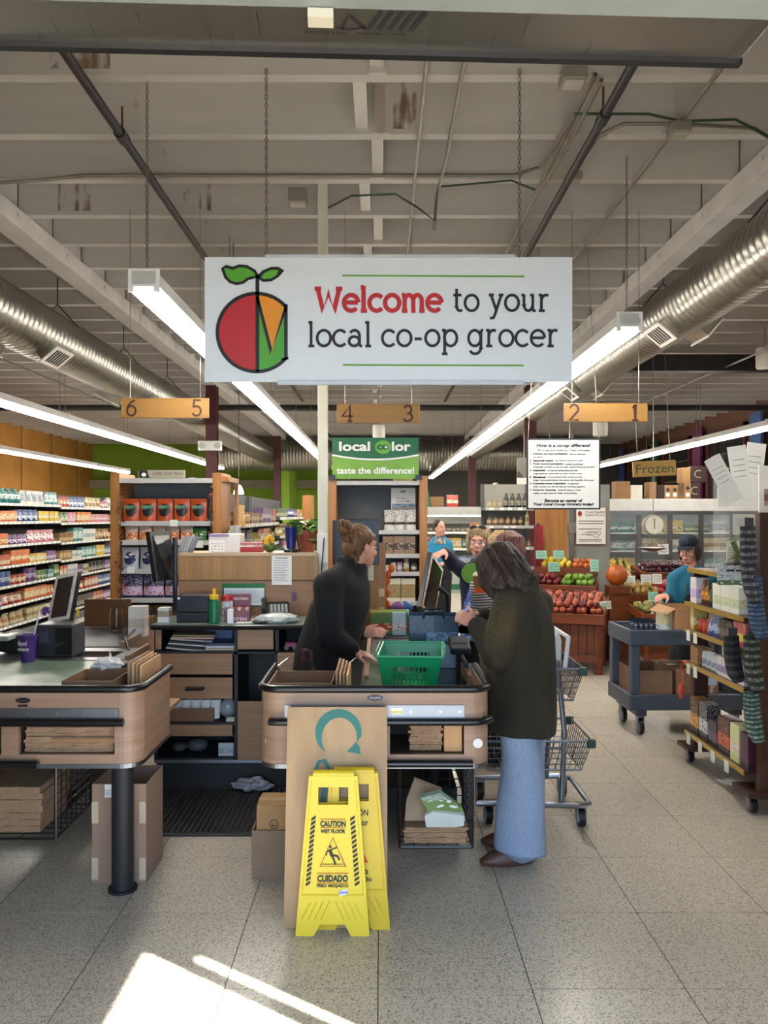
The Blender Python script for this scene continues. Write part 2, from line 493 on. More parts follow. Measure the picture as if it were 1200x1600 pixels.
struct(MB().box(-1.65, 1.58, -1.5, 1.0, 2.95, 3.1).build('ceiling_vestibule', M_FRONT))

struct(MB().box(-14, 16, -16, -3, -.2, -.02).build('ground_pavement', flat('#8d887e', .9, vs=3)))
# ================================================================== overhead things
# ---- air curtain over the door
ac = thing('air_curtain', 'stainless steel air curtain unit above the entrance with upside-down printed logo', 'air curtain', (0, 1.5, 2.7))
ac.rotation_euler = (0, 0, math.radians(2.4))
MB().box(-1.3, .80, -.16, .226, 0, .22).build('housing', steel('curtain_steel', '#a8a49d', .3, (60, 1, 60)), ac, bevel=.004)
MB().box(-1.3, .80, -.19, .064, -.010, .2).build('nozzle', flat('#7f8684', .35), ac)
MB().box(-1.3, .80, .214, .234, -.012, .012).build('edge_trim', M_BLACK, ac)
MB().box(-.14, -.09, .06, .095, -.03, -.012).build('limit_switch', flat('#bfb9a5', .5), ac)
m = MB()
text(m, 'AIRE CURTAINS     AIRE DOORS', (-.045, .158, -.0015), (-1, 0, 0), (0, -1, 0), width=.21, height=.008, bold=.01)
fnb = lambda u, w: Vector((u, w, -.0015))
for i in range(5):
    m.ribbon([(-.02 + i * .022, .145), (.005 + i * .022, .085)], .0095, (lambda k: (lambda u, w: Vector((u, w, -.0015 - k * .0002))))(i))
m.ribbon([(-.025, .145), (-.06, .10), (-.075, .145)], .008, fnb)
m.ribbon(arc(-.06, .115, .045, .03, 40, 215), .004, fnb)
m.build('lettering', M_INK, ac)

# ---- fluorescent fixtures in hanging rows
M_FIX = flat('#d8d8d4', .45, var=.03)
M_TUBE = emis('#fffaf2', TUBE_E)
FL = 2.36
def fixture_meshes():
    h = MB(); h.box(-.06, .06, 0, FL, .032, .10)
    e1 = MB().prism([(-.078, -.005), (-.05, -.005), (-.05, .02), (.05, .02), (.05, -.005), (.078, -.005), (.078, .11), (-.078, .11)], 0, .014, lambda u, v, w: Vector((u, w, v)))
    refl = MB(); refl._add([Vector(p) for p in ((-.06, 0, .032), (-.07, 0, .027), (-.07, FL, .027), (-.06, FL, .032), (.06, 0, .032), (.07, 0, .027), (.07, FL, .027), (.06, FL, .032))], [(0, 1, 2, 3), (4, 7, 6, 5)])
    return h.mesh('housing'), e1.mesh('end_plate'), refl.mesh('reflector'), MB().cyl((0, .016, 0), (0, FL - .004, 0), .025, n=12).mesh('tube')
fm = fixture_meshes()
for me, mt in zip(fm, (M_FIX, M_FIX, M_FIX, M_TUBE)): me.materials.append(mt)
ORD = ['first', 'second', 'third', 'fourth', 'fifth', 'sixth', 'seventh', 'eighth', 'ninth', 'tenth', 'eleventh', 'twelfth', 'thirteenth', 'fourteenth', 'fifteenth']
def chain(a, b, mt, name='hanging_chain', label=None, link_l=.027):
    a = Vector(a); b = Vector(b); d = b - a; n = max(2, int(d.length / (link_l * .78)))
    m = MB()
    u = d.normalized(); x = u.cross(Vector((0, 1, 0))); x.normalize(); y = x.cross(u)
    for i in range(n):
        c = a + d * ((i + .5) / n); s = x if i % 2 else y
        pts = [c + u * (math.cos(t) * link_l * .5) + s * (math.sin(t) * link_l * .26) for t in [2 * PI * k / 8 for k in range(8)]]
        m.tube(pts, .0023, 4, closed=True)
    return m
M_CHAIN = steel('chain_zinc', '#8c8880', .35, (2, 2, 2))
def light_row(x, y0, n, z, rowname, chains=True):
    for k in range(n):
        y = y0 + k * (FL + .01)
        r = thing('fluorescent_light', 'fluorescent strip light, %s from the front, %s' % (ORD[k], rowname), 'light', (x, y, z), 0, 'fluorescent strip lights')
        link('housing', fm[0], r); link('reflector', fm[2], r)
        link('end_plate', fm[1], r)
        o = link('end_plate', fm[1], r); o.location = (0, FL - .014, 0)
        for s in (-1, 1):
            o = link('tube', fm[3], r); o.location = (s * .038, 0, .005)
        if chains:
            for yy in (.06, FL - .1) if k < 2 else (.06,):
                top = ZJ - z if y < 14 else ZJ - z
                chain((0, yy, .10), (0, yy, top - .01), M_CHAIN).build('chain', M_CHAIN, r) if y < 9 else MB().cyl((0, yy, .1), (0, yy, (ZD if 'green wall' in rowname else ZJ - .003) - z), .004, n=5).build('chain', M_CHAIN, r)
ZL = 2.82
light_row(-1.18, 3.98, 5, ZL, 'left of the banner')
light_row(1.50, 4.82, 8, ZL, 'right of the banner')
light_row(-3.80, 7.2, 5, ZL, 'over the left grocery aisle')
light_row(-6.6, 9.0, 5, ZL, 'along the orange wall')
light_row(4.97, 7.8, 5, ZL, 'above the Frozen board')
light_row(3.6, 3.4, 1, ZL + .1, 'over the rolling rack')
light_row(-1.0, 17.5, 1, ZL - .1, 'over the back aisle')
light_row(-4.6, 19.49, 1, ZL - .3, 'before the green wall')

# ---- spiral ducts with registers
def duct_mat():
    t = NT('spiral_duct'); t.col('#98958c'); nz = t.noise(t.coord(), 2.5, 3)
    rr = t.n('ShaderNodeMapRange'); t.l(nz, rr.inputs[0]); rr.inputs[3].default_value = .24; rr.inputs[4].default_value = .42
    t.l(rr.outputs[0], t.b.inputs['Roughness']); t.b.inputs['Metallic'].default_value = 1; return t.m
M_DUCT = duct_mat()
def spiral(path_a, path_b, r, n=28, pitch=.085):
    a = Vector(path_a); b = Vector(path_b); L = (b - a).length; k = int(L / pitch); pts = []; rs = []
    for i in range(k):
        t = i / k
        for dt, dr in ((0, 0), (.08, .0045), (.16, .0045), (.24, 0)):
            pts.append(a + (b - a) * ((i + dt) / k)); rs.append(r + dr)
    return MB().tube(pts, rs, n)
def duct(name, label, a, b, r, registers, hang):
    o = thing(name, label, 'duct', a)
    spiral(a, b, r).build('duct_body', M_DUCT, o, org=a, smooth='auto')
    for (y, ang, sd) in registers:
        c = Vector((a[0], y, a[2])); q = math.radians(ang)
        d = Vector((math.cos(q), 0, math.sin(q))); t = Vector((0, 1, 0)); u = d.cross(t)
        M = Matrix((t, u, d)).transposed().to_4x4(); M.translation = c
        b_ = MB().box(-.16, .16, -.08, .08, r * .8, r + .07, M).build('register_collar', M_GALV, o, org=a)
        g = MB(); g.box(-.18, .18, -.1, .1, r + .07, r + .08, M); g.build('register_plate', flat('#d9d6cc', .5), b_, org=a)
        g = MB()
        for k in range(6): g.box(-.13 + k * .047, -.105 + k * .047, -.07, .07, r + .08, r + .084, M)
        g.build('louver', flat('#2a2a28', .6), b_, org=a)
    for y in hang:
        MB().tube([(a[0], y, ZJ), (a[0], y, a[2] + r + .12), (a[0] - r * .8, y, a[2] + r * .62)], .006, 6).tube([(a[0], y, a[2] + r + .12), (a[0] + r * .8, y, a[2] + r * .62)], .006, 6).build('hanger', M_IRON, o, org=a)
    return o
duct('spiral_duct', 'galvanised spiral duct running above the left aisle', (-2.99, 4.3, 3.30), (-2.99, 21.5, 3.30), .235,
     [(6.35, -125, 0), (6.9, -50, 0), (9.2, -120, 0), (9.9, -50, 0)], [5.5, 7.4, 9.3, 11.2])
duct('spiral_duct', 'galvanised spiral duct running above the checkout right of the banner', (2.47, 2.6, 3.40), (2.47, 21.5, 3.38), .215,
     [(6.55, -130, 0), (6.6, -40, 0), (9.7, -130, 0), (9.7, -40, 0)], [5.0, 7.0, 9.0, 11.0])
duct('trunk_duct', 'large horizontal spiral duct crossing the shop at the back', (-4.6, 22.0, 3.40), (5.6, 22.0, 3.40), .46, [], [])

# ---- sprinkler pipes, conduits, junction boxes
def pipe(name, label, pts, r, mat, cat='pipe', fit=(), n=10):
    o = thing(name, label, cat, pts[0])
    MB().tube(pts, r, n).build('pipe_run', mat, o, org=pts[0], smooth='auto')
    for p in fit:
        d = .05
        MB().tube([Vector(p) - Vector((0, d, 0)), Vector(p) + Vector((0, d, 0))], r * 1.35, n).build('coupling', mat, o, org=pts[0], smooth='auto')
        MB().tube([Vector(p) + Vector((0, 0, r)), Vector((p[0], p[1], ZJ))], .006, 6).build('hanger_rod', flat('#5a3420', .6), o, org=pts[0])
    return o
hp = 3.74
pipe('sprinkler_pipe', 'black sprinkler pipe running back along the ceiling left of the banner', [(-1.39, 2.6, hp), (-1.39, 14.2, hp)], .024, M_IRON, fit=[(-1.39, 4.3, hp), (-1.39, 8, hp)])
pipe('sprinkler_pipe', 'black sprinkler pipe running back along the ceiling right of the banner', [(1.14, 2.6, hp), (1.14, 14.2, hp)], .024, M_IRON, fit=[(1.14, 4.1, hp), (1.14, 8, hp)])
pipe('sprinkler_main', 'thick black sprinkler main crossing the shop behind the lane signs', [(-7.5, 14.2, hp - .12), (7.0, 14.2, hp - .12)], .055, M_IRON)
pipe('drop_pipe', 'bent black pipe dropping from the ceiling behind the lane four sign', [(-1.0, 14.4, 4.2), (-1.0, 14.4, 3.2), (-.9, 14.4, 3.1), (.6, 14.4, 3.1), (.7, 14.4, 3.0)], .05, M_IRON)
struct(MB().box(2.5, 5.0, 10.2, 10.35, 3.55, 3.76).build('beam_cross', M_IRON))
M_COND = steel('conduit', '#8f8a80', .4, (2, 2, 2))
zc = ZJ - .02
def cd(label, pts, r=.011): return pipe('conduit', label, pts, r, M_COND, 'conduit', n=8)
cd('grey conduit crossing the joists above the banner from the left girder', [(-2.6, 5.0, ZJ - .13), (-2.15, 5.1, ZJ - .06), (-1.9, 5.12, zc), (.85, 5.12, zc), (1.0, 5.0, zc), (1.06, 4.3, zc)])
cd('thin grey conduit running straight back over the banner centre', [(.22, 2.8, zc), (.22, 9.5, zc)])
cd('short grey conduit bent down beside the banner centre', [(.40, 2.8, zc), (.40, 4.9, zc), (.38, 5.5, zc), (.37, 5.55, zc - .2)])
cd('grey conduit from the upper junction box running back', [(1.06, 3.95, zc), (1.02, 9.8, zc)])
cd('grey double conduit dropping from the upper junction box', [(1.09, 3.95, zc - .03), (1.09, 4.6, zc - .03), (1.06, 5.4, zc), (1.05, 7.5, zc)])
cd('grey conduit at right running back from the square junction box', [(1.66, 3.0, zc), (1.66, 4.45, zc), (1.62, 9.8, zc)])
cd('grey conduit curving over to the right girder', [(1.66, 4.45, zc), (2.1, 4.5, zc), (2.35, 4.55, ZJ - .15), (2.6, 4.6, ZJ - .2)])
cd('curved grey conduit looping from the small junction box', [(1.22, 5.0, zc), (1.25, 4.6, zc), (1.35, 4.45, zc), (1.62, 4.45, zc)])
cd('grey conduit running back under the right bay', [(4.4, 5.5, 3.6), (4.4, 14, 3.6)], .014)
cd('grey conduit running back under the left bay', [(-4.6, 5.5, 3.6), (-4.6, 14, 3.6)], .014)
M_WIRE = flat('#1c3a2a', .5)
for nm, pts in (('dark green cable clipped along the conduit right of the banner', [(1.04, 4.3, zc - .02), (1.2, 4.28, zc - .03), (1.45, 4.34, zc), (1.66, 4.42, zc), (1.95, 4.4, zc), (2.3, 4.5, ZJ - .13)]),
                ('dark green cable sagging beside the banner centre', [(-.38, 5.53, zc - .06), (-.2, 5.45, zc), (.1, 5.42, zc), (.25, 5.45, zc - .08), (.37, 5.5, zc - .15), (.38, 5.3, zc), (.85, 5.2, zc), (1.02, 5.3, zc - .02)])):
    tag(MB().tube(pts, .007, 6).build('cable', M_WIRE, smooth='auto'), nm, 'cable')
def jbox(label, c, s=(.075, .075, .04)):
    o = thing('junction_box', label, 'junction box', c)
    MB().box(-s[0], s[0], -s[1], s[1], -s[2], s[2]).build('box_body', flat('#8a867d', .45, .4), o, bevel=.006)
    MB().box(-s[0] * .8, s[0] * .8, -s[1] * .8, s[1] * .8, -s[2] - .004, -s[2]).build('cover_plate', flat('#9b978d', .45, .3), o)
jbox('grey junction box at the top of the double conduit', (.95, 3.95, zc - .02), (.06, .06, .03))
jbox('square grey junction box on the right conduit', (1.66, 4.45, zc - .03), (.055, .05, .03))
jbox('small grey junction box on the looping conduit', (1.22, 5.05, zc - .04), (.045, .045, .025))
jbox('grey junction box beside the top of the white pole', (-.56, 5.4, zc - .03), (.06, .05, .05))
# small ceiling speakers / lamps
for k, (px, py, d, lb) in enumerate(((1195, 560, 9.5, 'white cylindrical ceiling speaker at the right edge'), (938, 668, 11, 'white cylindrical ceiling speaker behind the lane two sign'), (592, 676, 13, 'white cylindrical ceiling speaker above the green shelf sign'))):
    p = W(px, py, d); o = thing('ceiling_speaker', lb, 'speaker', p)
    MB().lathe([(.09, -.12), (.1, -.1), (.1, .1), (.09, .12)], n=16).build('speaker_body', flat('#d9d5ca', .5), o, smooth='auto')
    MB().cyl((0, 0, .1), (0, 0, ZJ - p.z + .05), .008, n=6).build('hanging_rod', M_COND, o)
# white steel pole with outlet
pole = thing('utility_pole', 'white square utility pole from counter to ceiling left of the number four sign', 'pole', (W(504.5, 806, 5.47).x, 5.47, 0))
MB().box(-.033, .033, -.033, .033, 0, ZJ + .1).build('pole_shaft', flat('#ccc9b6', .45), pole, bevel=.004)
MB().box(-.036, .036, -.05, -.033, 1.38, 1.58).build('outlet_plate', flat('#dcdad0', .4), pole, bevel=.004)
MB().tube([(.012, -.055, 1.55), (0, -.06, 1.40), (-.02, -.06, 1.15)], .004, 6).build('power_cord', M_BLACK, pole)
# exit emergency light on the left column
el = thing('emergency_light', 'white twin-head emergency light on the left maroon column', 'emergency light', (-2.68, 12.56, 2.80))
MB().box(-.18, .18, -.05, .05, -.075, .075).build('lamp_case', M_WHITE, el, bevel=.01)
for s in (-1, 1): MB().cyl((s * .12, -.05, 0), (s * .12, -.07, 0), .05, n=14).build('lamp_head', flat('#bdbdb6', .2), el)
# pendant lamp far left
pl = thing('pendant_lamp', 'small glowing bell pendant lamp hanging before the green wall', 'lamp', W(373, 765, 14))
MB().lathe([(.09, -.08), (.085, -.03), (.05, .05), (.025, .08)], n=16).build('lamp_shade', emis('#ffe9b8', 6), pl, smooth='auto')
MB().cyl((0, 0, .08), (0, 0, ZJ - pl.location.z), .006, n=6).build('lamp_cord', M_BLACK, pl)
# ================================================================== signs
GLY = {}
def G(ch, adv, *st): GLY[ch] = (adv, st)
G('o', 1.0, arc(.5, .5, .5, .5, 0, 360, 24)[:-1] + ['c'])
G('c', .92, arc(.5, .5, .5, .5, 42, 318, 20))
G('e', 1.0, [(.03, .52), (.97, .52)], arc(.5, .5, .5, .5, 2, 318, 22))
G('l', .44, [(.0, 1.5), (.22, 1.5)], [(.2, 1.58), (.2, -.08)], [(.0, 0), (.44, 0)])
G('m', 1.62, [(0, 1), (.22, 1)], [(.2, 1.08), (.2, 0)], arc(.5, .62, .3, .38, 180, 0) + [(.8, 0)], arc(1.1, .62, .3, .38, 180, 0) + [(1.4, 0)], [(0, 0), (.4, 0)], [(.66, 0), (.96, 0)], [(1.22, 0), (1.6, 0)])
G('t', .68, [(.25, 1.4), (.25, .3)] + arc(.5, .3, .25, .3, 180, 310, 8), [(0, 1), (.62, 1)])
G('y', 1.0, [(.14, 1), (.52, .02)], [(.9, 1), (.42, -.25)] + [(.3, -.46), (.05, -.48)], [(-.04, 1), (.34, 1)], [(.7, 1), (1.06, 1)])
G('u', 1.1, [(.2, 1.06), (.2, .4)] + arc(.52, .4, .32, .4, 180, 350, 10), [(.86, 1.06), (.86, 0)], [(0, 1), (.22, 1)], [(.66, 1), (.88, 1)], [(.84, 0), (1.08, 0)])
G('r', .8, [(.2, 1.06), (.2, 0)], [(0, 1), (.22, 1)], [(0, 0), (.46, 0)], arc(.56, .58, .36, .42, 180, 62, 8))
G('a', 1.02, arc(.44, .66, .36, .34, 150, 0, 8) + [(.8, .0)], arc(.41, .3, .38, .3, 0, 360, 16)[:-1] + ['c'], [(.78, 0), (1.0, 0)])
G('-', .66, [(.05, .45), (.58, .45)])
G('p', 1.12, [(.2, 1.06), (.2, -.5)], [(0, 1), (.22, 1)], [(0, -.5), (.42, -.5)], arc(.64, .5, .46, .5, 0, 360, 22)[:-1] + ['c'])
G('g', 1.1, arc(.47, .5, .45, .5, 0, 360, 22)[:-1] + ['c'], [(.93, 1.0), (.93, -.1)] + arc(.5, -.1, .43, .4, 0, -150, 10), [(.92, 1), (1.1, 1)])
G('W', 1.78, [(.12, 1.4), (.48, .03), (.87, 1.15), (1.26, .03), (1.62, 1.4)], [(-.1, 1.4), (.36, 1.4)], [(1.38, 1.4), (1.84, 1.4)])
G(' ', .42)
G('1', .7, [(.1, 1.15), (.38, 1.42), (.38, 0)], [(.08, 0), (.68, 0)])
G('2', .9, arc(.45, 1.0, .38, .42, 165, -20, 10) + [(.06, .02), (.86, .02)])
G('3', .9, arc(.42, 1.06, .34, .36, 160, -90, 10) + arc(.42, .37, .42, .36, 90, -160, 12)[1:])
G('4', 1.0, [(.72, 0), (.72, 1.42), (.02, .45), (1.0, .45)], [(.5, 0), (.94, 0)])
G('5', .9, [(.82, 1.42), (.2, 1.42), (.14, .78)] + arc(.42, .44, .4, .44, 120, -155, 12))
G('6', .95, arc(.47, .45, .4, .44, 0, 360, 18)[:-1] + ['c'], [(.8, 1.4), (.45, 1.25), (.16, .85), (.07, .45)])
def stroke_text(mb, s, x, y, size, w, fn, gap=.2, width=None):
    adv = sum(GLY[c][0] + gap for c in s) - gap; cnt = 0
    kx = (width / adv) if width else size
    for c in s:
        a, st = GLY[c]
        for p in st:
            cl = p[-1] == 'c'; q = p[:-1] if cl else p
            n0 = len(mb.v); mb.ribbon([(x + u * kx, y + v * size) for u, v in q], w, fn, closed=cl); cnt += 1
            mb.v[n0:] = [(a_, b_ - .0002 * (cnt % 9), c_) for a_, b_, c_ in mb.v[n0:]]
        x += (a + gap) * kx

# ---- welcome banner: 6 x 2 ft, hung on chains
DB = 3.97; SB = DB / F
bo = W(607, 500, DB)
banner = thing('welcome_banner', 'large white hanging banner with fruit emblem reading Welcome to your local co-op grocer', 'sign', (bo.x, bo.y, W(0, 598, DB).z))
O = banner.location.copy()
def bp(px, py, e=.004): p = W(px, py, DB); return Vector((p.x, DB - e, p.z)) - O
p0 = W(320, 402, DB) - O; p1 = W(894, 597, DB) - O
MB().box(p0.x, p1.x, -.002, .006, p1.z, p0.z).build('banner_sheet', flat('#cfd6dc', .5, var=.02), banner)
a = W(415, 402, DB) - O; b = W(805, 402, DB) - O
MB().box(a.x, b.x, -.008, .012, a.z - .004, a.z + .012).build('top_rail', flat('#b9bfc4', .25), banner)
a = W(434, 597, DB) - O; b = W(818, 597, DB) - O
MB().box(a.x, b.x, -.008, .012, a.z - .014, a.z + .006).build('bottom_rail', flat('#b9c1c8', .25), banner)
for px in (416, 812):
    p = W(px, 404, DB) - O
    chain((p.x, .004, p.z), (p.x, .004, ZJ - O.z + .02), M_CHAIN).build('chain', M_CHAIN, banner)
f1 = lambda u, v: bp(u, v, .005)
f2 = lambda u, v: bp(u, v, .0065)
f3 = lambda u, v: bp(u, v, .008)
fy = lambda f: (lambda u, v: f(u, -v))            # y up in pixels
m = MB(); stroke_text(m, 'Welcome', 494, -486, 24.5, 6.9, fy(f1), gap=.17, width=196); m.build('lettering', flat('#b3262c', .5), banner)
m = MB(); stroke_text(m, 'to your', 708, -486, 24.5, 4.4, fy(f1), gap=.2, width=150); m.build('lettering', M_INK, banner); m = MB()
stroke_text(m, 'local co-op grocer', 482, -541, 24.5, 4.4, fy(f1), gap=.2, width=390); m.build('lettering', M_INK, banner)
m = MB(); m.ribbon([(535, 431), (819, 432.5)], 2.6, f1); m.ribbon([(536, 570.5), (818, 571.5)], 2.6, f1); m.build('rule_line', flat('#5d9732', .5), banner)
ecx, ecy, er = 401, 520, 61
circ = lambda a0, a1, r=er, n=24: [(ecx + r * math.cos(math.radians(a0 + (a1 - a0) * i / n)), ecy + r * math.sin(math.radians(a0 + (a1 - a0) * i / n))) for i in range(n + 1)]
def poly(pts, fn): m = MB(); m.quad(*[fn(*p) for p in pts]); return m
poly(circ(90, 270) , f1).build('emblem_red', flat('#b2292f', .5), banner)
poly([(402, 463)] + circ(-87, -45, n=8) + [(447, 484), (424, 553)], f1).build('emblem_orange', flat('#d68a1e', .5), banner)
mg = MB(); mg.quad(*[f1(*p) for p in [(403, 468), (424, 553), (403, 581)]]); mg.quad(*[f1(*p) for p in [(424, 553), (447, 487), (447, 561)] + circ(42, 88, n=10) + [(403, 581)]])
mg.build('emblem_green', flat('#4c9a31', .5), banner)
m = MB(); m.ribbon(circ(42, 318, er, 40), 5.5, f2); m.ribbon([(402.5, 430), (402.5, 581)], 6, f2)
m.ribbon([(402, 464), (424, 550), (447, 480)], 5, f2); m.ribbon([(447, 476), (447, 562)], 5.5, f2); m.ribbon([(440, 562), (451, 560)], 4, f2)
LF1 = [(348, 420), (354, 417), (364, 420), (374, 416), (386, 417), (398, 424), (403, 432), (396, 434), (388, 436), (380, 442), (370, 444), (360, 441), (353, 434)]
LF2 = [(404, 434), (412, 425), (424, 420), (435, 420), (440, 423), (434, 432), (424, 438), (412, 439)]
m.ribbon(LF1, 4.5, f2, closed=True); m.ribbon(LF2, 4.5, f2, closed=True)
m.build('emblem_outline', flat('#1b1a1c', .5), banner)
poly(LF1, f1).build('emblem_leaf', flat('#55a02f', .5), banner); poly(LF2, f1).build('emblem_leaf', flat('#55a02f', .5), banner)

# ---- wooden lane number boards
M_SIGNW = wood('#8a6431', '#a37a42', (1.5, 20, 30), .4)
M_NUM = flat('#3a1a14', .6)
for l, r, x0, x1, y0, y1 in (('6', '5', 189, 326, 622, 653), ('4', '3', 526, 656, 631, 661), ('2', '1', 881, 1012, 630, 659)):
    d = 5.8; a = W(x0, y1, d); b = W(x1, y0, d); wd = b.x - a.x; ht = b.z - a.z
    o = thing('lane_sign', {'6': 'hanging wooden lane board six and five, left of the banner', '4': 'hanging wooden lane board four and three, above the green sign', '2': 'hanging wooden lane board two and one, above the co-op poster'}[l], 'sign', ((a.x + b.x) / 2, d, a.z), 0, 'lane number boards')
    MB().box(-wd / 2, wd / 2, 0, .02, 0, ht).build('board', M_SIGNW, o, bevel=.002)
    fn = lambda u, v: Vector((u, -.002, v))
    for ch, cx in ((l, -wd / 2 + .075), (r, wd / 2 - .085)):
        m = MB(); stroke_text(m, ch, cx - .036, ht * .5 - .056, .079, .014, fn); m.build('numeral', M_NUM, o)
    for s in (-1, 1): MB().cyl((s * wd * .4, .01, ht), (s * wd * .4, .01, ZJ - a.z + .02), .0025, n=5).build('hanging_wire', M_COND, o)

# ---- "How is a co-op different?" poster
d = 6.6; a = W(823, 796, d); b = W(938, 685, d)
o = thing('coop_poster', 'framed hanging poster headed How is a co-op different', 'sign', ((a.x + b.x) / 2, d, a.z)); wd = b.x - a.x; ht = b.z - a.z
MB().box(-wd / 2, wd / 2, 0, .012, 0, ht).build('poster_sheet', flat('#dfe0dc', .4, var=.02), o)
m = MB()
for (x0, x1, z0, z1) in ((-wd / 2, wd / 2, 0, .012), (-wd / 2, wd / 2, ht - .012, ht), (-wd / 2, -wd / 2 + .012, .012, ht - .012), (wd / 2 - .012, wd / 2, .012, ht - .012)):
    m.box(x0, x1, -.004, .013, z0, z1)
m.build('poster_frame', flat('#24242a', .5), o)
RX, UZ = (1, 0, 0), (0, 0, 1)
m = MB(); text(m, 'How is a co-op different?', (0, -.002, ht * .895), RX, UZ, width=wd * .74, height=.036, bold=.045, shear=.2)
text(m, 'All co-ops are guided by 7 basic principles:', (0, -.002, ht * .83), RX, UZ, width=wd * .72, height=.021, bold=.02)
items = [('1.  Voluntary and open participation', ' - all are welcome', 'to join!'), ('2.  Democratic control', ' - you have a voice and a vote!', None),
         ('3.  Owner economic participation', ' - owners contribute', 'financially to their co-op and also receive financial benefits.'), ('4.  Independent', ' - co-ops are autonomous and help', 'organizations controlled by their owners only.'),
         ('5.  Educational', ' - co-ops educate their owners and the', 'larger community about the nature and benefits of co-ops.'), ('6.  Cooperation among Cooperatives', ' - co-ops and', 'their owners are served best by working together.'),
         ('7.  Concern for Community', ' - while focusing on owner', 'needs, co-ops work for their communities.')]
m.build('heading', M_INK, o); m = MB(); z = ht * .765
for hd, tl, l2 in items:
    w1 = len(hd) * .0087; text(m, hd, (-wd * .46, -.002, z), RX, UZ, width=w1, height=.018, bold=.055, align='L')
    text(m, tl, (-wd * .46 + w1 + .006, -.002, z), RX, UZ, width=len(tl) * .0078, height=.016, bold=.03, align='L'); z -= .0255
    if l2: text(m, l2, (-wd * .41, -.002, z), RX, UZ, width=min(wd * .84, len(l2) * .0088), height=.016, bold=.03, align='L'); z -= .0255
    z -= .003
m.build('body_text', M_INK, o); m = MB(); text(m, 'Become an owner of', (0, -.002, ht * .125), RX, UZ, width=wd * .52, height=.028, bold=.05, shear=.2)
text(m, 'Your Local Co-op Grocery today!', (0, -.002, ht * .07), RX, UZ, width=wd * .82, height=.031, bold=.05, shear=.2)
m.build('lettering', M_INK, o)
for s in (-1, 1): MB().cyl((s * wd * .48, .006, ht), (s * wd * .3, .006, ZD - a.z), .0025, n=5).build('hanging_wire', M_COND, o)

# ---- Frozen board
d = 9.3; c = W(1023, 732, d)
o = thing('frozen_sign', 'hanging wooden board reading Frozen above the freezers', 'sign', c, math.radians(8))
MB().box(-.265, .265, 0, .02, -.09, .09).build('board', wood('#967438', '#ab8a4c', (1.5, 20, 30)), o, bevel=.002)
o.rotation_euler = (0, math.radians(-3), math.radians(8))
m = MB(); text(m, 'Frozen', (0, -.002, 0), RX, UZ, width=.46, height=.105, bold=.005); m.build('lettering', flat('#3c4a32', .6), o)
for s in (-1, 1): MB().cyl((s * .2, .01, .09), (s * .2, .01, ZD - c.z), .003, n=5).build('hanging_wire', M_COND, o)
# ================================================================== checkout counters
def greenlam():
    t = NT('green_laminate'); v = t.coord(); a = t.noise(v, 9, 6, .7)
    t.col(t.ramp(a, [(.32, '#46584c'), (.5, '#5f7263'), (.7, '#7c8b7a')])); return t.set(.32)
M_GREENLAM = greenlam()
M_BELT = flat('#1c1c1f', .5, var=.2)
def rounded(x0, x1, y0, y1, r, sides='both', n=8):
    """open path: from back-left forward round the front to back-right"""
    p = []
    if sides in ('both', 'left'): p += [(x0, y1)] + [(x0 + r - r * math.cos(a), y0 + r - r * math.sin(a)) for a in [PI / 2 * i / n for i in range(n + 1)]]
    else: p += [(x0, y0)]
    if sides in ('both', 'right'): p += [(x1 - r + r * math.sin(a), y0 + r - r * math.cos(a)) for a in [PI / 2 * i / n for i in range(n + 1)]] + [(x1, y1)]
    else: p += [(x1, y0)]
    return p
def wallstrip(path, z0, z1, t, skip=None):
    """thin bent wall along a path, optionally skipping x-ranges of the straight front"""
    m = MB(); n = len(path); inn = []
    for i in range(n):
        a = Vector(path[max(i - 1, 0)]); b = Vector(path[min(i + 1, n - 1)]); d = (b - a).normalized(); inn.append(Vector(path[i]) + Vector((-d.y, d.x)) * t)
    for i in range(n - 1):
        a, b, c, e = Vector(path[i]), Vector(path[i + 1]), inn[i + 1], inn[i]
        P = [Vector((q.x, q.y, z)) for z in (z0, z1) for q in (a, b, c, e)]
        m._add(P, [(0, 1, 2, 3), (4, 7, 6, 5), (0, 4, 5, 1), (2, 6, 7, 3)] + ([(0, 3, 7, 4)] if i == 0 else []) + ([(1, 5, 6, 2)] if i == n - 2 else []))
    return m
ZT, ZB, ZP = .938, .600, .84          # rim, underside, bagging platform
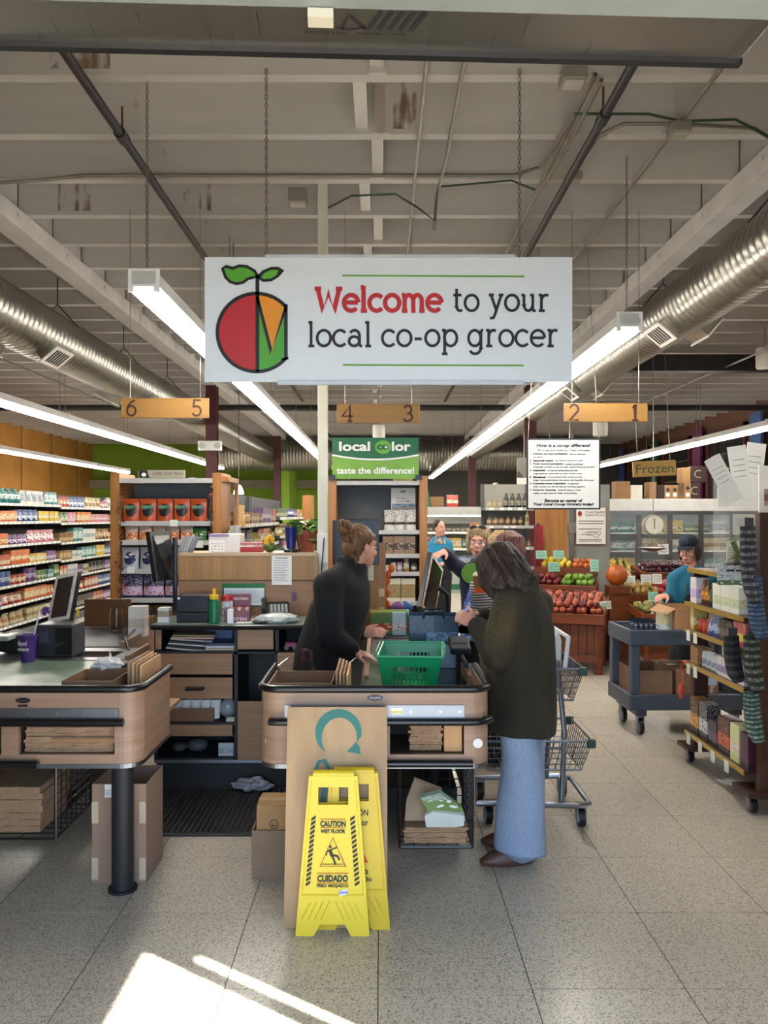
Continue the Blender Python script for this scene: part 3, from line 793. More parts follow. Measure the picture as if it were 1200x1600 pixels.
def counter(name, label, x0, x1, sides, openings, yb):
    yf = 3.5
    o = thing(name, label, 'counter', ((x0 + x1) / 2, yf, 0)); g = o.location.copy()
    path = rounded(x0, x1, yf, yb, .085, sides)
    zo0, zo1 = .655, .795
    w = wallstrip(path, zo1, ZT, .022); w2 = wallstrip(path, ZB + .012, zo0, .022)
    w.v += w2.v; w.f += [tuple(i + len(w.v) - len(w2.v) for i in f) for f in w2.f]
    # band between: piers only where there is no opening
    xs = sorted(openings); cur = path[0] if sides in ('both', 'left') else path[0]
    left = [p for p in path if p[0] <= xs[0][0] + 1e-6] + [(xs[0][0], yf)]
    right = [(xs[-1][1], yf)] + [p for p in path if p[0] >= xs[-1][1] - 1e-6]
    for seg in (left, right):
        if len(seg) > 1 and (Vector(seg[0]) - Vector(seg[-1])).length > .01:
            q = wallstrip(seg, zo0, zo1, .022); n0 = len(w.v); w.v += q.v; w.f += [tuple(i + n0 for i in f) for f in q.f]
    for i in range(len(xs) - 1): w.box(xs[i][1], xs[i + 1][0], yf, yf + .022, zo0, zo1)
    w.build('body_panel', M_LAM, o, org=g, smooth='auto')
    for (a, b) in xs:
        m = MB(); m.box(a - .01, b + .01, yf + .022, yf + .34, zo0 - .01, zo0).box(a - .01, b + .01, yf + .33, yf + .34, zo0, zo1).box(a - .01, a, yf + .022, yf + .33, zo0, zo1).box(b, b + .01, yf + .022, yf + .33, zo0, zo1)
        m.build('cubby', flat('#30231b', .7), o, org=g)
    MB().tube([(p[0], p[1], ZT + .004) for p in path], .017, 10).build('rim_bumper', M_RUBBER, o, org=g, smooth='auto')
    wallstrip([(p[0], p[1] - .003) for p in path], ZB - .005, ZB + .014, .026).build('base_trim', M_STEEL, o, org=g, smooth='auto')
    return o, g, path
mx0, mx1 = -.532, .478
co, cg, cpath = counter('checkout_counter', 'checkout counter with curved wood-grain end, plywood sign leaning on it', mx0, mx1, 'both', [(-.40, -.02), (.04, .365)], 4.05)
# bumper rails, plate, badge on the middle counter
def railpts(path, z, off): 
    out = []
    for i, p in enumerate(path):
        a = Vector(path[max(i - 1, 0)]); b = Vector(path[min(i + 1, len(path) - 1)]); d = (b - a).normalized(); q = Vector(p) - Vector((-d.y, d.x)) * off; out.append((q.x, q.y, z))
    return out
rp = [p for p in railpts(cpath, .802, .018) if p[1] < 3.56]
MB().tube(rp[4:], .016, 10).build('bumper_rail', M_RUBBER, co, org=cg, smooth='auto')
MB().tube([(-.40, 3.478, .622), (.40, 3.478, .622)], .016, 10).build('bumper_rail', M_RUBBER, co, org=cg, smooth='auto')
for a, b in ((-.42, .365),): MB().box(a, b, 3.494, 3.5, .815, .872).build('scuff_plate', M_STEEL, co, org=cg)
for x in (.13, .26, .345): MB().cyl((x, 3.494, .845), (x, 3.491, .845), .006, n=8).build('screw', M_CHROME, co, org=cg)
MB().box(.045, .095, 3.4925, 3.494, .835, .862).build('sticker', pack('#e8e8e8', '#d8c62b', '#4a6ea8', (.1, .5)), co, org=cg)
MB().lathe([(.035, 0), (.035, .004)], (-.025, 3.5, .905), 20, Matrix.Rotation(PI / 2, 3, 'X') @ Matrix.Diagonal((1, .38, 1)).to_3x3()).build('maker_badge', M_BLACK, co, org=cg)
m = MB(); text(m, 'KILLION', (-.025, 3.4945, .905), RX, UZ, width=.048, height=.009, bold=.02); m.build('lettering', M_STEEL, co, org=cg)
MB().lathe([(.022, 0), (.02, .002)], (.425, 3.5, .705), 14, Matrix.Rotation(PI / 2, 3, 'X')).build('glue_mark', flat('#d9d5d2', .8), co, org=cg)
# bagging well floor, platform, scanner, conveyor
MB().box(mx0 + .022, -.10, 3.522, 4.2, .70, .72).build('bag_well_floor', M_LAMD, co, org=cg)
MB().box(-.10, .12, 3.522, 5.1, ZP - .03, ZP).build('bagging_platform', M_GREENLAM, co, org=cg)
MB().box(.12, mx1 - .022, 3.522, 4.7, ZP - .03, ZP - .004).build('bag_tray', flat('#15161a', .25), co, org=cg)
MB().box(-.10, -.085, 3.53, 4.9, .70, ZP + .012).build('well_divider', M_STEEL, co, org=cg)
MB().box(-.06, .40, 5.1, 5.55, ZP - .05, ZP + .005).build('scanner_plate', M_STEEL, co, org=cg, bevel=.004)
MB().box(-.02, .42, 5.55, 7.0, ZP - .05, ZP + .01).build('conveyor_belt', M_BELT, co, org=cg, bevel=.01)
m = MB(); m.box(-.09, -.065, 4.2, 7.0, .2, ZP + .02).box(.44, mx1, 4.05, 7.0, .2, ZP + .05); m.build('side_panel', M_LAM, co, org=cg)
MB().tube([(mx1 - .02, 4.05, ZT), (mx1 - .02, 4.3, ZP + .06), (mx1 - .02, 7.0, ZP + .06)], .016, 8).build('side_bumper', M_RUBBER, co, org=cg, smooth='auto')
MB().box(-.05, .42, 4.4, 7.0, .08, .2).build('plinth', M_BLACKM, co, org=cg)
for x in (-.2,): 
    MB().cyl((x, 3.66, 0), (x, 3.66, ZB), .05, n=18).build('support_post', M_BLACKM, co, org=cg, smooth='auto')
MB().cyl((-.2, 3.66, 0), (-.2, 3.66, .012), .09, n=18).build('post_foot', M_BLACKM, co, org=cg, smooth='auto')
MB().cyl((.3, 4.5, 0), (.3, 4.5, ZB), .05, n=18).build('support_post', M_BLACKM, co, org=cg, smooth='auto')

lx0, lx1 = -2.55, -1.055
lo, lg, lpath = counter('checkout_counter', 'checkout counter with curved wood-grain end and stacked paper bags, beside the drawer unit', lx0, lx1, 'right', [(-2.3, -1.66), (-1.585, -1.165)], 4.0)
for a, b in ((lx0, -1.145),): MB().box(a, b, 3.494, 3.5, .805, .858).build('scuff_plate', M_STEEL, lo, org=lg)
for x in (-1.55, -1.42, -1.29, -1.165): MB().cyl((x, 3.494, .835), (x, 3.491, .835), .005, n=8).build('screw', M_CHROME, lo, org=lg)
MB().tube([(lx0, 3.478, .800), (-1.12, 3.478, .800)], .017, 10).build('bumper_rail', M_RUBBER, lo, org=lg, smooth='auto')
MB().tube([(lx0, 3.478, .618), (-1.49, 3.478, .618)], .017, 10).build('bumper_rail', M_RUBBER, lo, org=lg, smooth='auto')
MB().lathe([(.032, 0), (.032, .004)], (-1.565, 3.5, .893), 20, Matrix.Rotation(PI / 2, 3, 'X') @ Matrix.Diagonal((1, .36, 1)).to_3x3()).build('maker_badge', M_BLACK, lo, org=lg)
m = MB(); text(m, 'KILLION', (-1.565, 3.4945, .893), RX, UZ, width=.044, height=.008, bold=.02); m.build('lettering', M_STEEL, lo, org=lg)
MB().box(-1.585, -1.545, 3.494, 3.5, .866, .874).build('keyhole_plate', M_BLACK, lo, org=lg)
MB().box(-1.45, lx1 - .022, 3.522, 4.3, .70, .72).build('bag_well_floor', M_LAMD, lo, org=lg)
MB().box(lx0, -1.45, 3.522, 4.75, ZP - .03, ZP).build('bagging_platform', M_GREENLAM, lo, org=lg)
MB().tube([(-1.45, 3.6, ZP + .012), (-1.45, 4.75, ZP + .012)], .014, 8).build('platform_bumper', M_RUBBER, lo, org=lg, smooth='auto')
MB().box(lx0, -1.52, 4.75, 5.2, ZP - .05, ZP + .004).build('scanner_plate', M_STEEL, lo, org=lg, bevel=.004)
MB().box(-1.98, -1.62, 4.85, 5.05, ZP + .004, ZP + .006).build('scanner_glass', flat('#0d0d10', .08), lo, org=lg)
MB().box(-2.3, -1.70, 5.2, 6.42, ZP - .05, ZP + .01).build('conveyor_belt', M_BELT, lo, org=lg, bevel=.01)
m = MB(); m.box(-1.46, -1.44, 4.3, 4.75, .62, ZP).box(-1.70, -1.675, 5.2, 6.42, .2, ZP + .04).box(-1.52, -1.50, 4.75, 5.2, .2, ZP + .03); m.build('side_panel', M_LAM, lo, org=lg)
MB().box(lx0, -1.72, 4.4, 6.42, .08, .2).build('plinth', M_BLACKM, lo, org=lg)
MB().cyl((-1.174, 3.64, .0), (-1.174, 3.64, ZB), .049, n=18).build('support_post', M_BLACKM, lo, org=lg, smooth='auto')
MB().cyl((-1.174, 3.64, 0), (-1.174, 3.64, .012), .065, n=18).build('post_foot', M_BLACKM, lo, org=lg, smooth='auto')
MB().tube([(-1.66, 5.4, ZP + .09), (-1.63, 5.1, ZP + .07), (-1.6, 5.0, ZP + .1), (-1.56, 4.95, ZP + .03)], .008, 6).build('lane_chain', M_BLACK, lo, org=lg)

# ---- paper bag stacks: each bundle a folded kraft slab
def bag_mesh(w, d, h, seed):
    r = random.Random(seed); m = MB(); nx = 10
    top = [h * (.93 + .1 * r.random()) for _ in range(nx + 1)]; bot = [h * (.0 + .0 * r.random()) for _ in range(nx + 1)]
    vs = []
    for yy in (0, d):
        for i in range(nx + 1): vs.append(Vector((w * i / nx - w / 2, yy + r.uniform(-.004, .004), bot[i])))
        for i in range(nx + 1): vs.append(Vector((w * i / nx - w / 2, yy + r.uniform(-.004, .004), top[i])))
    n = nx + 1; fs = []
    for i in range(nx):
        fs += [(i, i + 1, n + i + 1, n + i), (2 * n + i, 3 * n + i, 3 * n + i + 1, 2 * n + i + 1), (i, 2 * n + i, 2 * n + i + 1, i + 1), (n + i, n + i + 1, 3 * n + i + 1, 3 * n + i)]
    fs += [(0, n, 3 * n, 2 * n), (nx, 2 * n + nx, 3 * n + nx, n + nx)]
    m._add(vs, fs); return m
def bag_stack(label, x, y, z, w, d, h, k, rot=0, group='stacks of paper bags'):
    o = thing('paper_bag_bundle', label, 'paper bags', (x, y, z), rot, group)
    for i in range(k):
        q = bag_mesh(w * R.uniform(.97, 1.0), d, h / k * .96, i + int(x * 100)).build('folded_bag', M_KRAFT, o); q.location = (R.uniform(-.006, .006), R.uniform(0, .008), i * h / k)
bag_stack('tall stack of flat brown paper bags in the cubby of the left counter', -1.375, 3.53, .656, .40, .26, .125, 9)
bag_stack('dark stack of brown paper bags deep in the cubby at the left edge', -1.98, 3.56, .656, .56, .24, .115, 8)
bag_stack('short stack of flat brown paper bags in the cubby of the middle counter', .20, 3.56, .656, .145, .2, .125, 10)
carton('divider_box', 'pale brown cardboard block at the right end of the middle counter cubby', (.28, 3.54, .656), (.36, 3.7, .79), M_CARDL, tape=False)
# ---- wire bag racks under the counters
def wire_rack(label, x0, x1, y0, y1, z0, z1):
    o = thing('wire_bag_rack', label, 'wire rack', ((x0 + x1) / 2, y0, z0), 0, 'wire bag racks'); g = o.location.copy()
    m = MB()
    for z in (z0, z1 - .02):
        m.tube([(x0, y0, z), (x1, y0, z), (x1, y1, z), (x0, y1, z)], .006, 6, closed=True)
    for x, y in ((x0, y0), (x1, y0), (x1, y1), (x0, y1)): m.cyl((x, y, z0), (x, y, z1), .007, n=6)
    m.build('rack_frame', M_BLACK, o, org=g)
    m = MB(); n = 9
    for i in range(1, n):
        z = z0 + (z1 - z0) * i / n
        m.cyl((x0, y1, z), (x1, y1, z), .003, n=5)
        for x in (x0, x1): m.cyl((x, y0, z), (x, y1, z), .003, n=5)
    for i in range(1, 5):
        x = x0 + (x1 - x0) * i / 5; m.cyl((x, y1, z0), (x, y1, z1), .003, n=5); m.cyl((x, y0, z0), (x, y1, z0), .003, n=5)
    for i in range(1, 7):
        y = y0 + (y1 - y0) * i / 7
        for x in (x0, x1): m.cyl((x, y, z0), (x, y, z1), .003, n=5)
        m.cyl((x0, y, z0), (x1, y, z0), .003, n=5)
    m.build('wire_grid', M_BLACK, o, org=g); return o
wire_rack('black wire bag rack under the right side of the middle counter', .085, .415, 3.62, 4.05, .20, .58)
wire_rack('black wire bag rack hanging under the left counter', -2.3, -1.47, 3.62, 4.05, .24, .59)
bag_stack('slumped pile of brown paper bags in the rack under the left counter', -1.80, 3.66, .25, .50, .32, .21, 7)
bag_stack('flat brown paper bags at the bottom of the rack under the middle counter', .25, 3.64, .21, .29, .3, .07, 6)
def sheet(name, label, pts, mat, cat='bag', th=.012):
    o = tag(MB(), label, cat) if False else None
    m = MB(); n = len(pts); c = sum((Vector(p) for p in pts), Vector()) / n
    vs = [Vector(p) for p in pts] + [Vector(p) + Vector((0, th, th * .5)) for p in pts]
    m._add(vs, [tuple(range(n)), tuple(range(2 * n - 1, n - 1, -1))] + [(i, n + i, n + (i + 1) % n, (i + 1) % n) for i in range(n)])
    return tag(m.build(name, mat), label, cat)
sheet('paper_bag', 'crumpled tan paper bag stuffed upright in the wire rack', [(.11, 3.70, .29), (.30, 3.70, .29), (.29, 3.80, .40), (.16, 3.80, .45), (.12, 3.74, .37)], flat('#9f866b', .8, vs=20, bump=.5, bs=25))
sheet('produce_bag', 'green and white printed produce bag on top of the wire rack', [(.18, 3.66, .41), (.27, 3.66, .43), (.37, 3.67, .36), (.39, 3.67, .30), (.24, 3.66, .30)], pack('#8f9a8c', '#5d7a38', '#cfd6d2', (.3, .7)), th=.02)
sheet('produce_bag', 'clear white plastic bag drooping over the wire rack front', [(.20, 3.65, .33), (.24, 3.65, .35), (.38, 3.65, .33), (.38, 3.65, .285), (.27, 3.65, .27), (.21, 3.65, .25)], flat('#b9bfb8', .3, bump=.6, bs=20), th=.015)

# ---- boxes round the counters
carton('cardboard_box', 'tall taped cardboard box behind the black counter post', (-1.335, 3.70, 0), (-1.085, 3.98, .46), flat('#8f7461', .85), open_top=True)
bx = W(150, 1290, 3.69); MB().box(-1.275, -1.23, 3.694, 3.699, .40, .46).build('shipping_label', pack('#e4e2dc', '#cfcdc8', '#1d1d1d', (.1, .6), sc=14), bpy.data.objects['cardboard_box'], org=(-1.21, 3.84, 0))
for zz in ((.28, .38), (.02, .12)):
    MB().box(-1.335, -1.305, 3.694, 3.699, *zz).box(-1.115, -1.085, 3.694, 3.699, *zz).build('packing_tape', flat('#b7a58d', .3), bpy.data.objects['cardboard_box'], org=(-1.21, 3.84, 0))
carton('cardboard_box', 'lower cardboard box beside the plywood board', (-.605, 3.75, 0), (-.44, 3.98, .225), flat('#86705c', .85), open_top=True)
b2 = carton('cardboard_box', 'small cardboard box with round logo standing in the lower box beside the plywood', (-.585, 3.765, .19), (-.44, 3.95, .335), flat('#a27f55', .85), tape=True)
m = MB(); m.ribbon(arc(0, 0, .02, .02, 0, 360)[:-1], .004, lambda u, v: Vector((.01 + u, -.0945, .06 + v)), closed=True); m.ribbon([(-.008, .006), (-.008, -.008), (.008, -.008), (.008, .006)], .004, lambda u, v: Vector((.01 + u, -.0945, .06 + v))); m.build('logo_mark', M_INK, b2)

# ---- plywood "Ca" board
pb = thing('plywood_sign', 'pale plywood board with sideways green lettering leaning on the middle counter', 'sign', (-.187, 3.30, 0))
tilt = math.atan2(.145, .88)
PM = Matrix.Rotation(-tilt, 4, 'X'); hh = .888
pb_b = MB().box(-.214, .214, 0, .018, 0, hh, PM).build('board', wood('#94734c', '#ad8c60', (14, 14, 1.2), .5), pb)
def pbf(px, py):     # pixel -> board-local (u, v)
    u = (px - 525) / 363.0; v = (1447 - py) / 345.0 * hh; return PM @ Vector((u, -.002, v))
M_TEAL = flat('#10675c', .5)
m = MB()
outer = [(527 - 36 * math.cos(a), 1143 - 38 * math.sin(a)) for a in [math.radians(x) for x in range(-42, 196, 8)]]
inner = [(528.5 - 27.5 * math.cos(a), 1152.5 - 33.5 * math.sin(a)) for a in [math.radians(x) for x in range(-42, 196, 8)]]
vs = [pbf(*p) for p in outer] + [pbf(*p) for p in inner]; n = len(outer)
m._add(vs, [(i, i + 1, n + i + 1, n + i) for i in range(n - 1)])
m.quad(pbf(540, 1174), pbf(562, 1178), pbf(560, 1166), pbf(555, 1158))
m.build('letter_c', M_TEAL, pb)
m = MB(); m.ribbon([(495, 1228), (491, 1206), (497, 1190), (506, 1188), (512, 1200), (512, 1222), (516, 1228), (523, 1224), (521, 1200)], 5, pbf); m.ribbon([(507, 1232), (503, 1262)], 8, pbf); m.build('letter_a', M_TEAL, pb)

# ---- wet floor signs
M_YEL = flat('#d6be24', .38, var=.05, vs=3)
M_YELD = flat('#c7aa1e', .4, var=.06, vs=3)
def wet_sign(label, x, y, mat, tilt, rz, spanish_small=False, front=True):
    o = thing('wet_floor_sign', label, 'sign', (x, y, 0), rz, 'folded wet floor signs'); H = .63
    fn = lambda off: (lambda u, v: Matrix.Rotation(-tilt, 4, 'X') @ Vector((u, off, v)))
    wb, wt = .150, .100
    hw = lambda v: wb + (wt - wb) * v / H
    for off, nm in ((0, 'front_panel'), (.034, 'rear_panel')):
        T_ = Matrix.Rotation(-tilt, 4, 'X')
        P = lambda u, v, w: T_ @ Vector((u, off + w, v))
        m = MB(); th = .012
        # outline split in convex pieces around handle hole and foot notch
        def piece(q): m.prism(q, 0, th, P)
        piece([(-hw(0), 0), (-.075, 0), (-.05, .045), (-hw(.045), .045)]); piece([(.075, 0), (hw(0), 0), (hw(.045), .045), (.05, .045)])
        piece([(-hw(.045), .045), (hw(.045), .045), (hw(.515), .515), (-hw(.515), .515)])
        piece([(-hw(.515), .515), (-.062, .515), (-.062, .585), (-hw(.585), .585)]); piece([(.062, .515), (hw(.515), .515), (hw(.585), .585), (.062, .585)])
        piece([(-hw(.585), .585), (hw(.585), .585), (hw(H), H), (-hw(H), H)])
        if off == 0:   # moulded ribs and raised frame
            for s in (-1, 1):
                for k in range(5):
                    a = P(s * (.012 + k * .026), .135 - k * .002, -.001); b = P(s * (.045 + k * .026), .065, -.001)
                    if k * .026 + .045 < .135: m.tube([a, b], .0032, 5)
                m.tube([P(s * (hw(.17) - .012), .165, -.001), P(s * (hw(.6) - .012), .61, -.001)], .003, 5)
            m.tube([P(-hw(.16) + .012, .16, -.001), P(hw(.16) - .012, .16, -.001)], .003, 5)
        m.build(nm, mat, o, smooth='auto')
    m = MB(); m.cyl(fn(.02)(-.085, H + .003), fn(.02)(.085, H + .003), .019, n=12); m.build('hinge_bar', mat, o, smooth='auto')
    d = lambda u, v: fn(-.0035)(u, v); RU = (1, 0, 0); UP = fn(0)(0, 1)
    m = MB()
    if front:
        text(m, 'CAUTION', d(0, .440), RU, UP, width=.105, height=.024, bold=.045); text(m, 'WET FLOOR', d(0, .410), RU, UP, width=.102, height=.016, bold=.045)
        text(m, 'CUIDADO', d(0, .225), RU, UP, width=.125, height=.027, bold=.045); text(m, 'PISO MOJADO', d(0, .195), RU, UP, width=.128, height=.016, bold=.035)
    else:
        text(m, 'CAUTION', d(0, .47), RU, UP, width=.12, height=.026, bold=.02); text(m, 'Wet Floor', d(0, .43), RU, UP, width=.12, height=.026, bold=.02)
        text(m, 'Cuidado', d(0, .235), RU, UP, width=.12, height=.028, bold=.02); text(m, 'Piso Mojado', d(0, .2), RU, UP, width=.15, height=.026, bold=.02)
    m.build('lettering', M_INK, o)
    if front:
        m = MB()
        for s in (-1, 1):
            for k in range(15):
                v = .20 + k * .0183; u = s * (hw(v) - .034); sk = .006
                m.quad(d(u - .0095, v - sk), d(u + .0095, v + sk), d(u + .0095, v + sk + .0115), d(u - .0095, v - sk + .0115))
        m.build('hazard_stripe', M_INK, o)
    m = MB()
    if front:
        for v, w in ((.458, .052), (.424, .052), (.245, .064), (.207, .064)): m.ribbon([(-w, v), (w, v)], .0025, d)
    m.ribbon([(-.052, .272), (.052, .272), (0, .385)], .003 if front else .008, d, closed=True)
    m.build('red_outline', flat('#b3321f', .5), o)
    m = MB()
    m.quad(*[d(-.010 + .0055 * math.cos(a), .349 + .0055 * math.sin(a)) for a in [PI / 4 * k for k in range(8)]])
    m.ribbon([(-.012, .339), (-.004, .312)], .013, d); m.ribbon([(-.006, .338), (.018, .347)], .005, d); m.ribbon([(-.016, .337), (-.025, .327), (-.026, .315)], .005, d)
    m.ribbon([(-.003, .314), (.006, .294), (.012, .279)], .008, d); m.ribbon([(0, .316), (.018, .313), (.028, .297)], .0075, d)
    m.ribbon([(-.045 + .006 * k, .279 + (.003 if k % 2 else 0)) for k in range(16)], .002, d)
    m.build('slip_pictogram', M_INK, o)
    if front:
        m = MB(); m.quad(d(.028, .155), d(.062, .163), d(.06, .185), d(.026, .177)); m.build('price_sticker', pack('#dfe0ea', '#5a6aa8', '#dfe0ea', (.3, .7)), o)
    return o
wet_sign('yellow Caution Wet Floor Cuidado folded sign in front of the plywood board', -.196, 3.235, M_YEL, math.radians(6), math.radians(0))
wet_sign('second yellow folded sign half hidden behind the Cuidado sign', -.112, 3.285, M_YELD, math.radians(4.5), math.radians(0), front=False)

# ---- goods in the bagging wells, basket, reusable bag
carton('bag_box', 'flat open cardboard tray of bags in the bagging well of the middle counter', (-.50, 3.56, .72), (-.215, 3.85, .955), M_CARDD, open_top=True)
for k in range(4):
    tag(MB().box(-.205 + k * .016, -.194 + k * .016, 3.6, 3.95, .722, 1.0 - k * .006, Matrix.Rotation(0, 4, 'X')).build('paper_sack', M_CARDL if k % 2 else M_KRAFT, bevel=.003), 'folded paper sack beside the middle well divider, %s from left' % ORD[k], 'paper bag', 'upright sacks in the middle bagging well')
carton('bag_box', 'open cardboard tray in the bagging well of the left counter', (-1.42, 3.56, .72), (-1.19, 3.85, .965), M_CARDD, open_top=True)
for k in range(4):
    tag(MB().box(-1.16 + k * .018, -1.146 + k * .018, 3.66, 3.98, .722, 1.03 - k * .005).build('paper_sack', M_CARDL if k % 2 else M_KRAFT, bevel=.003), 'folded paper sack in the left bagging well, %s from left' % ORD[k], 'paper bag', 'upright sacks in the left bagging well')
crumple('cloth_rag', 'crumpled white rag on top of the left bagging well', 'rag', (-1.335, 3.9, .95), (.06, .05, .03), flat('#c9c9c6', .9), .5, 3)
for x in (-.5, -.17, -1.41): 
    tag(MB().tube([(x, 3.9, .70), (x, 3.9, .97), (x + .05, 3.95, 1.0)], .004, 6).build('bag_hook', M_CHROME), {-.5: 'chrome bag hook at the left of the middle bagging well', -.17: 'chrome bag hook beside the well divider', -1.41: 'chrome bag hook in the left bagging well'}[x], 'hook')

def basket():
    o = thing('shopping_basket', 'green plastic hand basket with slotted sides on the middle counter', 'basket', (.155, 4.10, ZP), math.radians(-4))
    g = flat('#0f8a52', .35, var=.06)
    wt, wb, dt, db, h = .158, .128, .225, .185, .175
    m = MB(); m.box(-wb, wb, -db, db, 0, .006)
    def P(side, s, z):   # side param: s in [-1,1]
        k = z / h; w = wb + (wt - wb) * k; d = db + (dt - db) * k
        return {'f': Vector((s * w, -d, z)), 'b': Vector((s * w, d, z)), 'l': Vector((-w, s * d, z)), 'r': Vector((w, s * d, z))}[side]
    nrm = {'f': Vector((0, 1, 0)), 'b': Vector((0, -1, 0)), 'l': Vector((1, 0, 0)), 'r': Vector((-1, 0, 0))}
    def panel(side, s0, s1, z0, z1):
        a = [P(side, s0, z0), P(side, s1, z0), P(side, s1, z1), P(side, s0, z1)]; b = [p + nrm[side] * .004 for p in a]
        m._add(a + b, [(0, 1, 2, 3), (4, 7, 6, 5), (0, 4, 5, 1), (2, 6, 7, 3), (0, 3, 7, 4), (1, 5, 6, 2)])
    for sd, k in (('f', 9), ('b', 9), ('l', 13), ('r', 13)):
        panel(sd, -1, 1, 0, .025); panel(sd, -1, 1, h - .05, h); panel(sd, -1, -.62, .025, h - .05); panel(sd, .62, 1, .025, h - .05)
        for i in range(k):
            c = -.56 + 1.12 * i / (k - 1); panel(sd, c - .022, c + .022, .025, h - .05)
        for z in (.058, .092): panel(sd, -.62, .62, z, z + .006)
    m.build('basket_body', g, o)
    MB().tube([Vector((x, y, h)) for x, y in ((-wt, -dt), (wt, -dt), (wt, dt), (-wt, dt))], .009, 8, closed=True).build('basket_rim', g, o)
    for s in (-1, 1): MB().tube([(s * (wt + .006), -dt * .7, h + .004), (s * (wt + .012), -dt * .66, h + .012), (s * (wt + .012), dt * .66, h + .012), (s * (wt + .006), dt * .7, h + .004)], .005, 6).build('basket_handle', flat('#35a56f', .4), o, smooth='auto')
basket()
def tote():
    o = thing('reusable_bag', 'dark blue printed reusable shopping bag standing behind the green basket', 'bag', (.30, 4.62, ZP - .004))
    t = NT('tote_print'); x = t.sep(t.coord('Generated')); 
    inb = t.math('MULTIPLY', t.math('GREATER_THAN', x[0], .35), t.math('LESS_THAN', x[2], .68))
    nz = t.noise(t.coord('Generated', (9, 9, 9)), 1.5, 3)
    col = t.mix(inb, t.ramp(nz, [(.35, '#0c2338'), (.65, '#1b3f58')]), t.ramp(nz, [(.35, '#2a5570'), (.65, '#7fa3bd')]))
    inw = t.math('MULTIPLY', t.math('GREATER_THAN', x[0], .55), t.math('LESS_THAN', x[2], .45)); col = t.mix(t.math('MULTIPLY', inw, .7), col, '#a9c0d4')
    t.col(col); mt = t.set(.4)
    m = MB(); w, d, h = .135, .09, .30
    rings = []
    for z, kx, ky in ((0, .92, .95), (.1, 1, 1), (.2, 1.04, .98), (h, 1.08, .8)):
        rings.append([(-w * kx, -d * ky, z), (0, -d * ky * 1.12, z), (w * kx, -d * ky, z - (.012 if z == h else 0)), (w * kx, d * ky, z), (0, d * ky, z), (-w * kx, d * ky, z)])
    vs = [Vector(p) for r_ in rings for p in r_]
    fs = [tuple(range(6))[::-1]] + [(i * 6 + k, i * 6 + (k + 1) % 6, i * 6 + 6 + (k + 1) % 6, i * 6 + 6 + k) for i in range(3) for k in range(6)]
    n0 = len(vs); vs += [Vector((p.x * .95, p.y * .9, p.z)) for p in vs[18:24]] + [Vector((p.x * .95, p.y * .9, p.z - .08)) for p in vs[18:24]]
    fs += [(18 + k, 18 + (k + 1) % 6, n0 + (k + 1) % 6, n0 + k) for k in range(6)] + [(n0 + k, n0 + (k + 1) % 6, n0 + 6 + (k + 1) % 6, n0 + 6 + k) for k in range(6)] + [tuple(n0 + 6 + k for k in range(6))]
    m._add(vs, fs).build('bag_body', mt, o, bevel=.004)
    for s in (-1, 1): MB().tube([(-.06, s * .075, h - .02), (-.05, s * .08, h + .015), (.05, s * .08, h + .02), (.06, s * .075, h - .02)], .008, 6).build('bag_handle', flat('#0d2234', .5), o, smooth='auto')
    m = MB()
    for k in range(6): m.bar((.155 + k * .008, -.03, .19), (.165 + k * .01, -.03, .285), .05, .003, (0, 1, 0))
    m.build('receipt_paper', M_PAPER, o)
tote()
# ================================================================== drawer unit between the lanes
dz = 4.95
def cxy(px): return (px - CX) * dz / F
def czz(py): return CH + (CY - py) * dz / F
du = thing('drawer_unit', 'wood-grain drawer and cubby unit with dark green top behind the cashier', 'cabinet', (-.9, dz, 0)); g = du.location.copy()
X0, X1 = cxy(241), -.36; yb = dz + .42
m = MB(); m.box(X0, X1, yb - .012, yb, .18, 1.0)
for px in (241, 366, 430): x = cxy(px); m.box(x, x + .022, dz, yb, .18, 1.0)
m.box(X1 - .02, X1, dz, yb, .18, 1.0).box(X0, X1, dz, yb, .18, .2).box(X0, cxy(430), dz, yb, .845, .86).box(X0, cxy(366), dz, yb, .405, .42).box(cxy(430), X1, dz, yb, .845, .86).box(X0, cxy(366), dz, yb, .335, .345)
m.box(X0, X1, dz + .05, yb, 0, .18)
m.build('carcass', M_BLACKM, du, org=g)
MB().box(X0, X1, dz - .002, dz + .01, .172, .19).build('base_trim', M_STEEL, du, org=g)
MB().box(X0 - .015, X1 + .01, dz - .02, yb, 1.0, 1.03).build('worktop', M_GREENLAM, du, org=g)
MB().tube([(X0 - .015, dz - .02, 1.012), (X1 + .01, dz - .02, 1.012)], .016, 8).build('worktop_edge', M_RUBBER, du, org=g)
def front(px0, px1, py0, py1, nm='drawer', knob=None):
    o_ = MB().box(cxy(px0), cxy(px1), dz - .018, dz, czz(py1), czz(py0)).build(nm, M_LAMD, du, org=g, bevel=.002)
    if knob == 'pull': 
        cx_, cz_ = cxy((px0 + px1) / 2), czz((py0 + py1) / 2)
        MB().tube([(cx_ - .05, dz - .018, cz_), (cx_ - .05, dz - .04, cz_), (cx_ + .05, dz - .04, cz_), (cx_ + .05, dz - .018, cz_)], .011, 8).build('handle', M_BLACK, o_, org=g, smooth='auto')
    if knob == 'lock':
        MB().cyl((cxy(304), dz - .018, czz(1027)), (cxy(304), dz - .024, czz(1027)), .011, n=12).build('lock', M_STEEL, o_, org=g)
front(247, 364, 1021, 1053, knob='lock'); front(247, 364, 1058, 1091, knob='pull'); front(247, 364, 1132, 1149, 'shelf_fascia')
front(372, 428, 983, 1014); front(372, 428, 1095, 1186, 'door'); front(434, 480, 1019, 1055); front(434, 480, 1060, 1186, 'door')
front(244, 253, 982, 1014, 'cubby_stile')
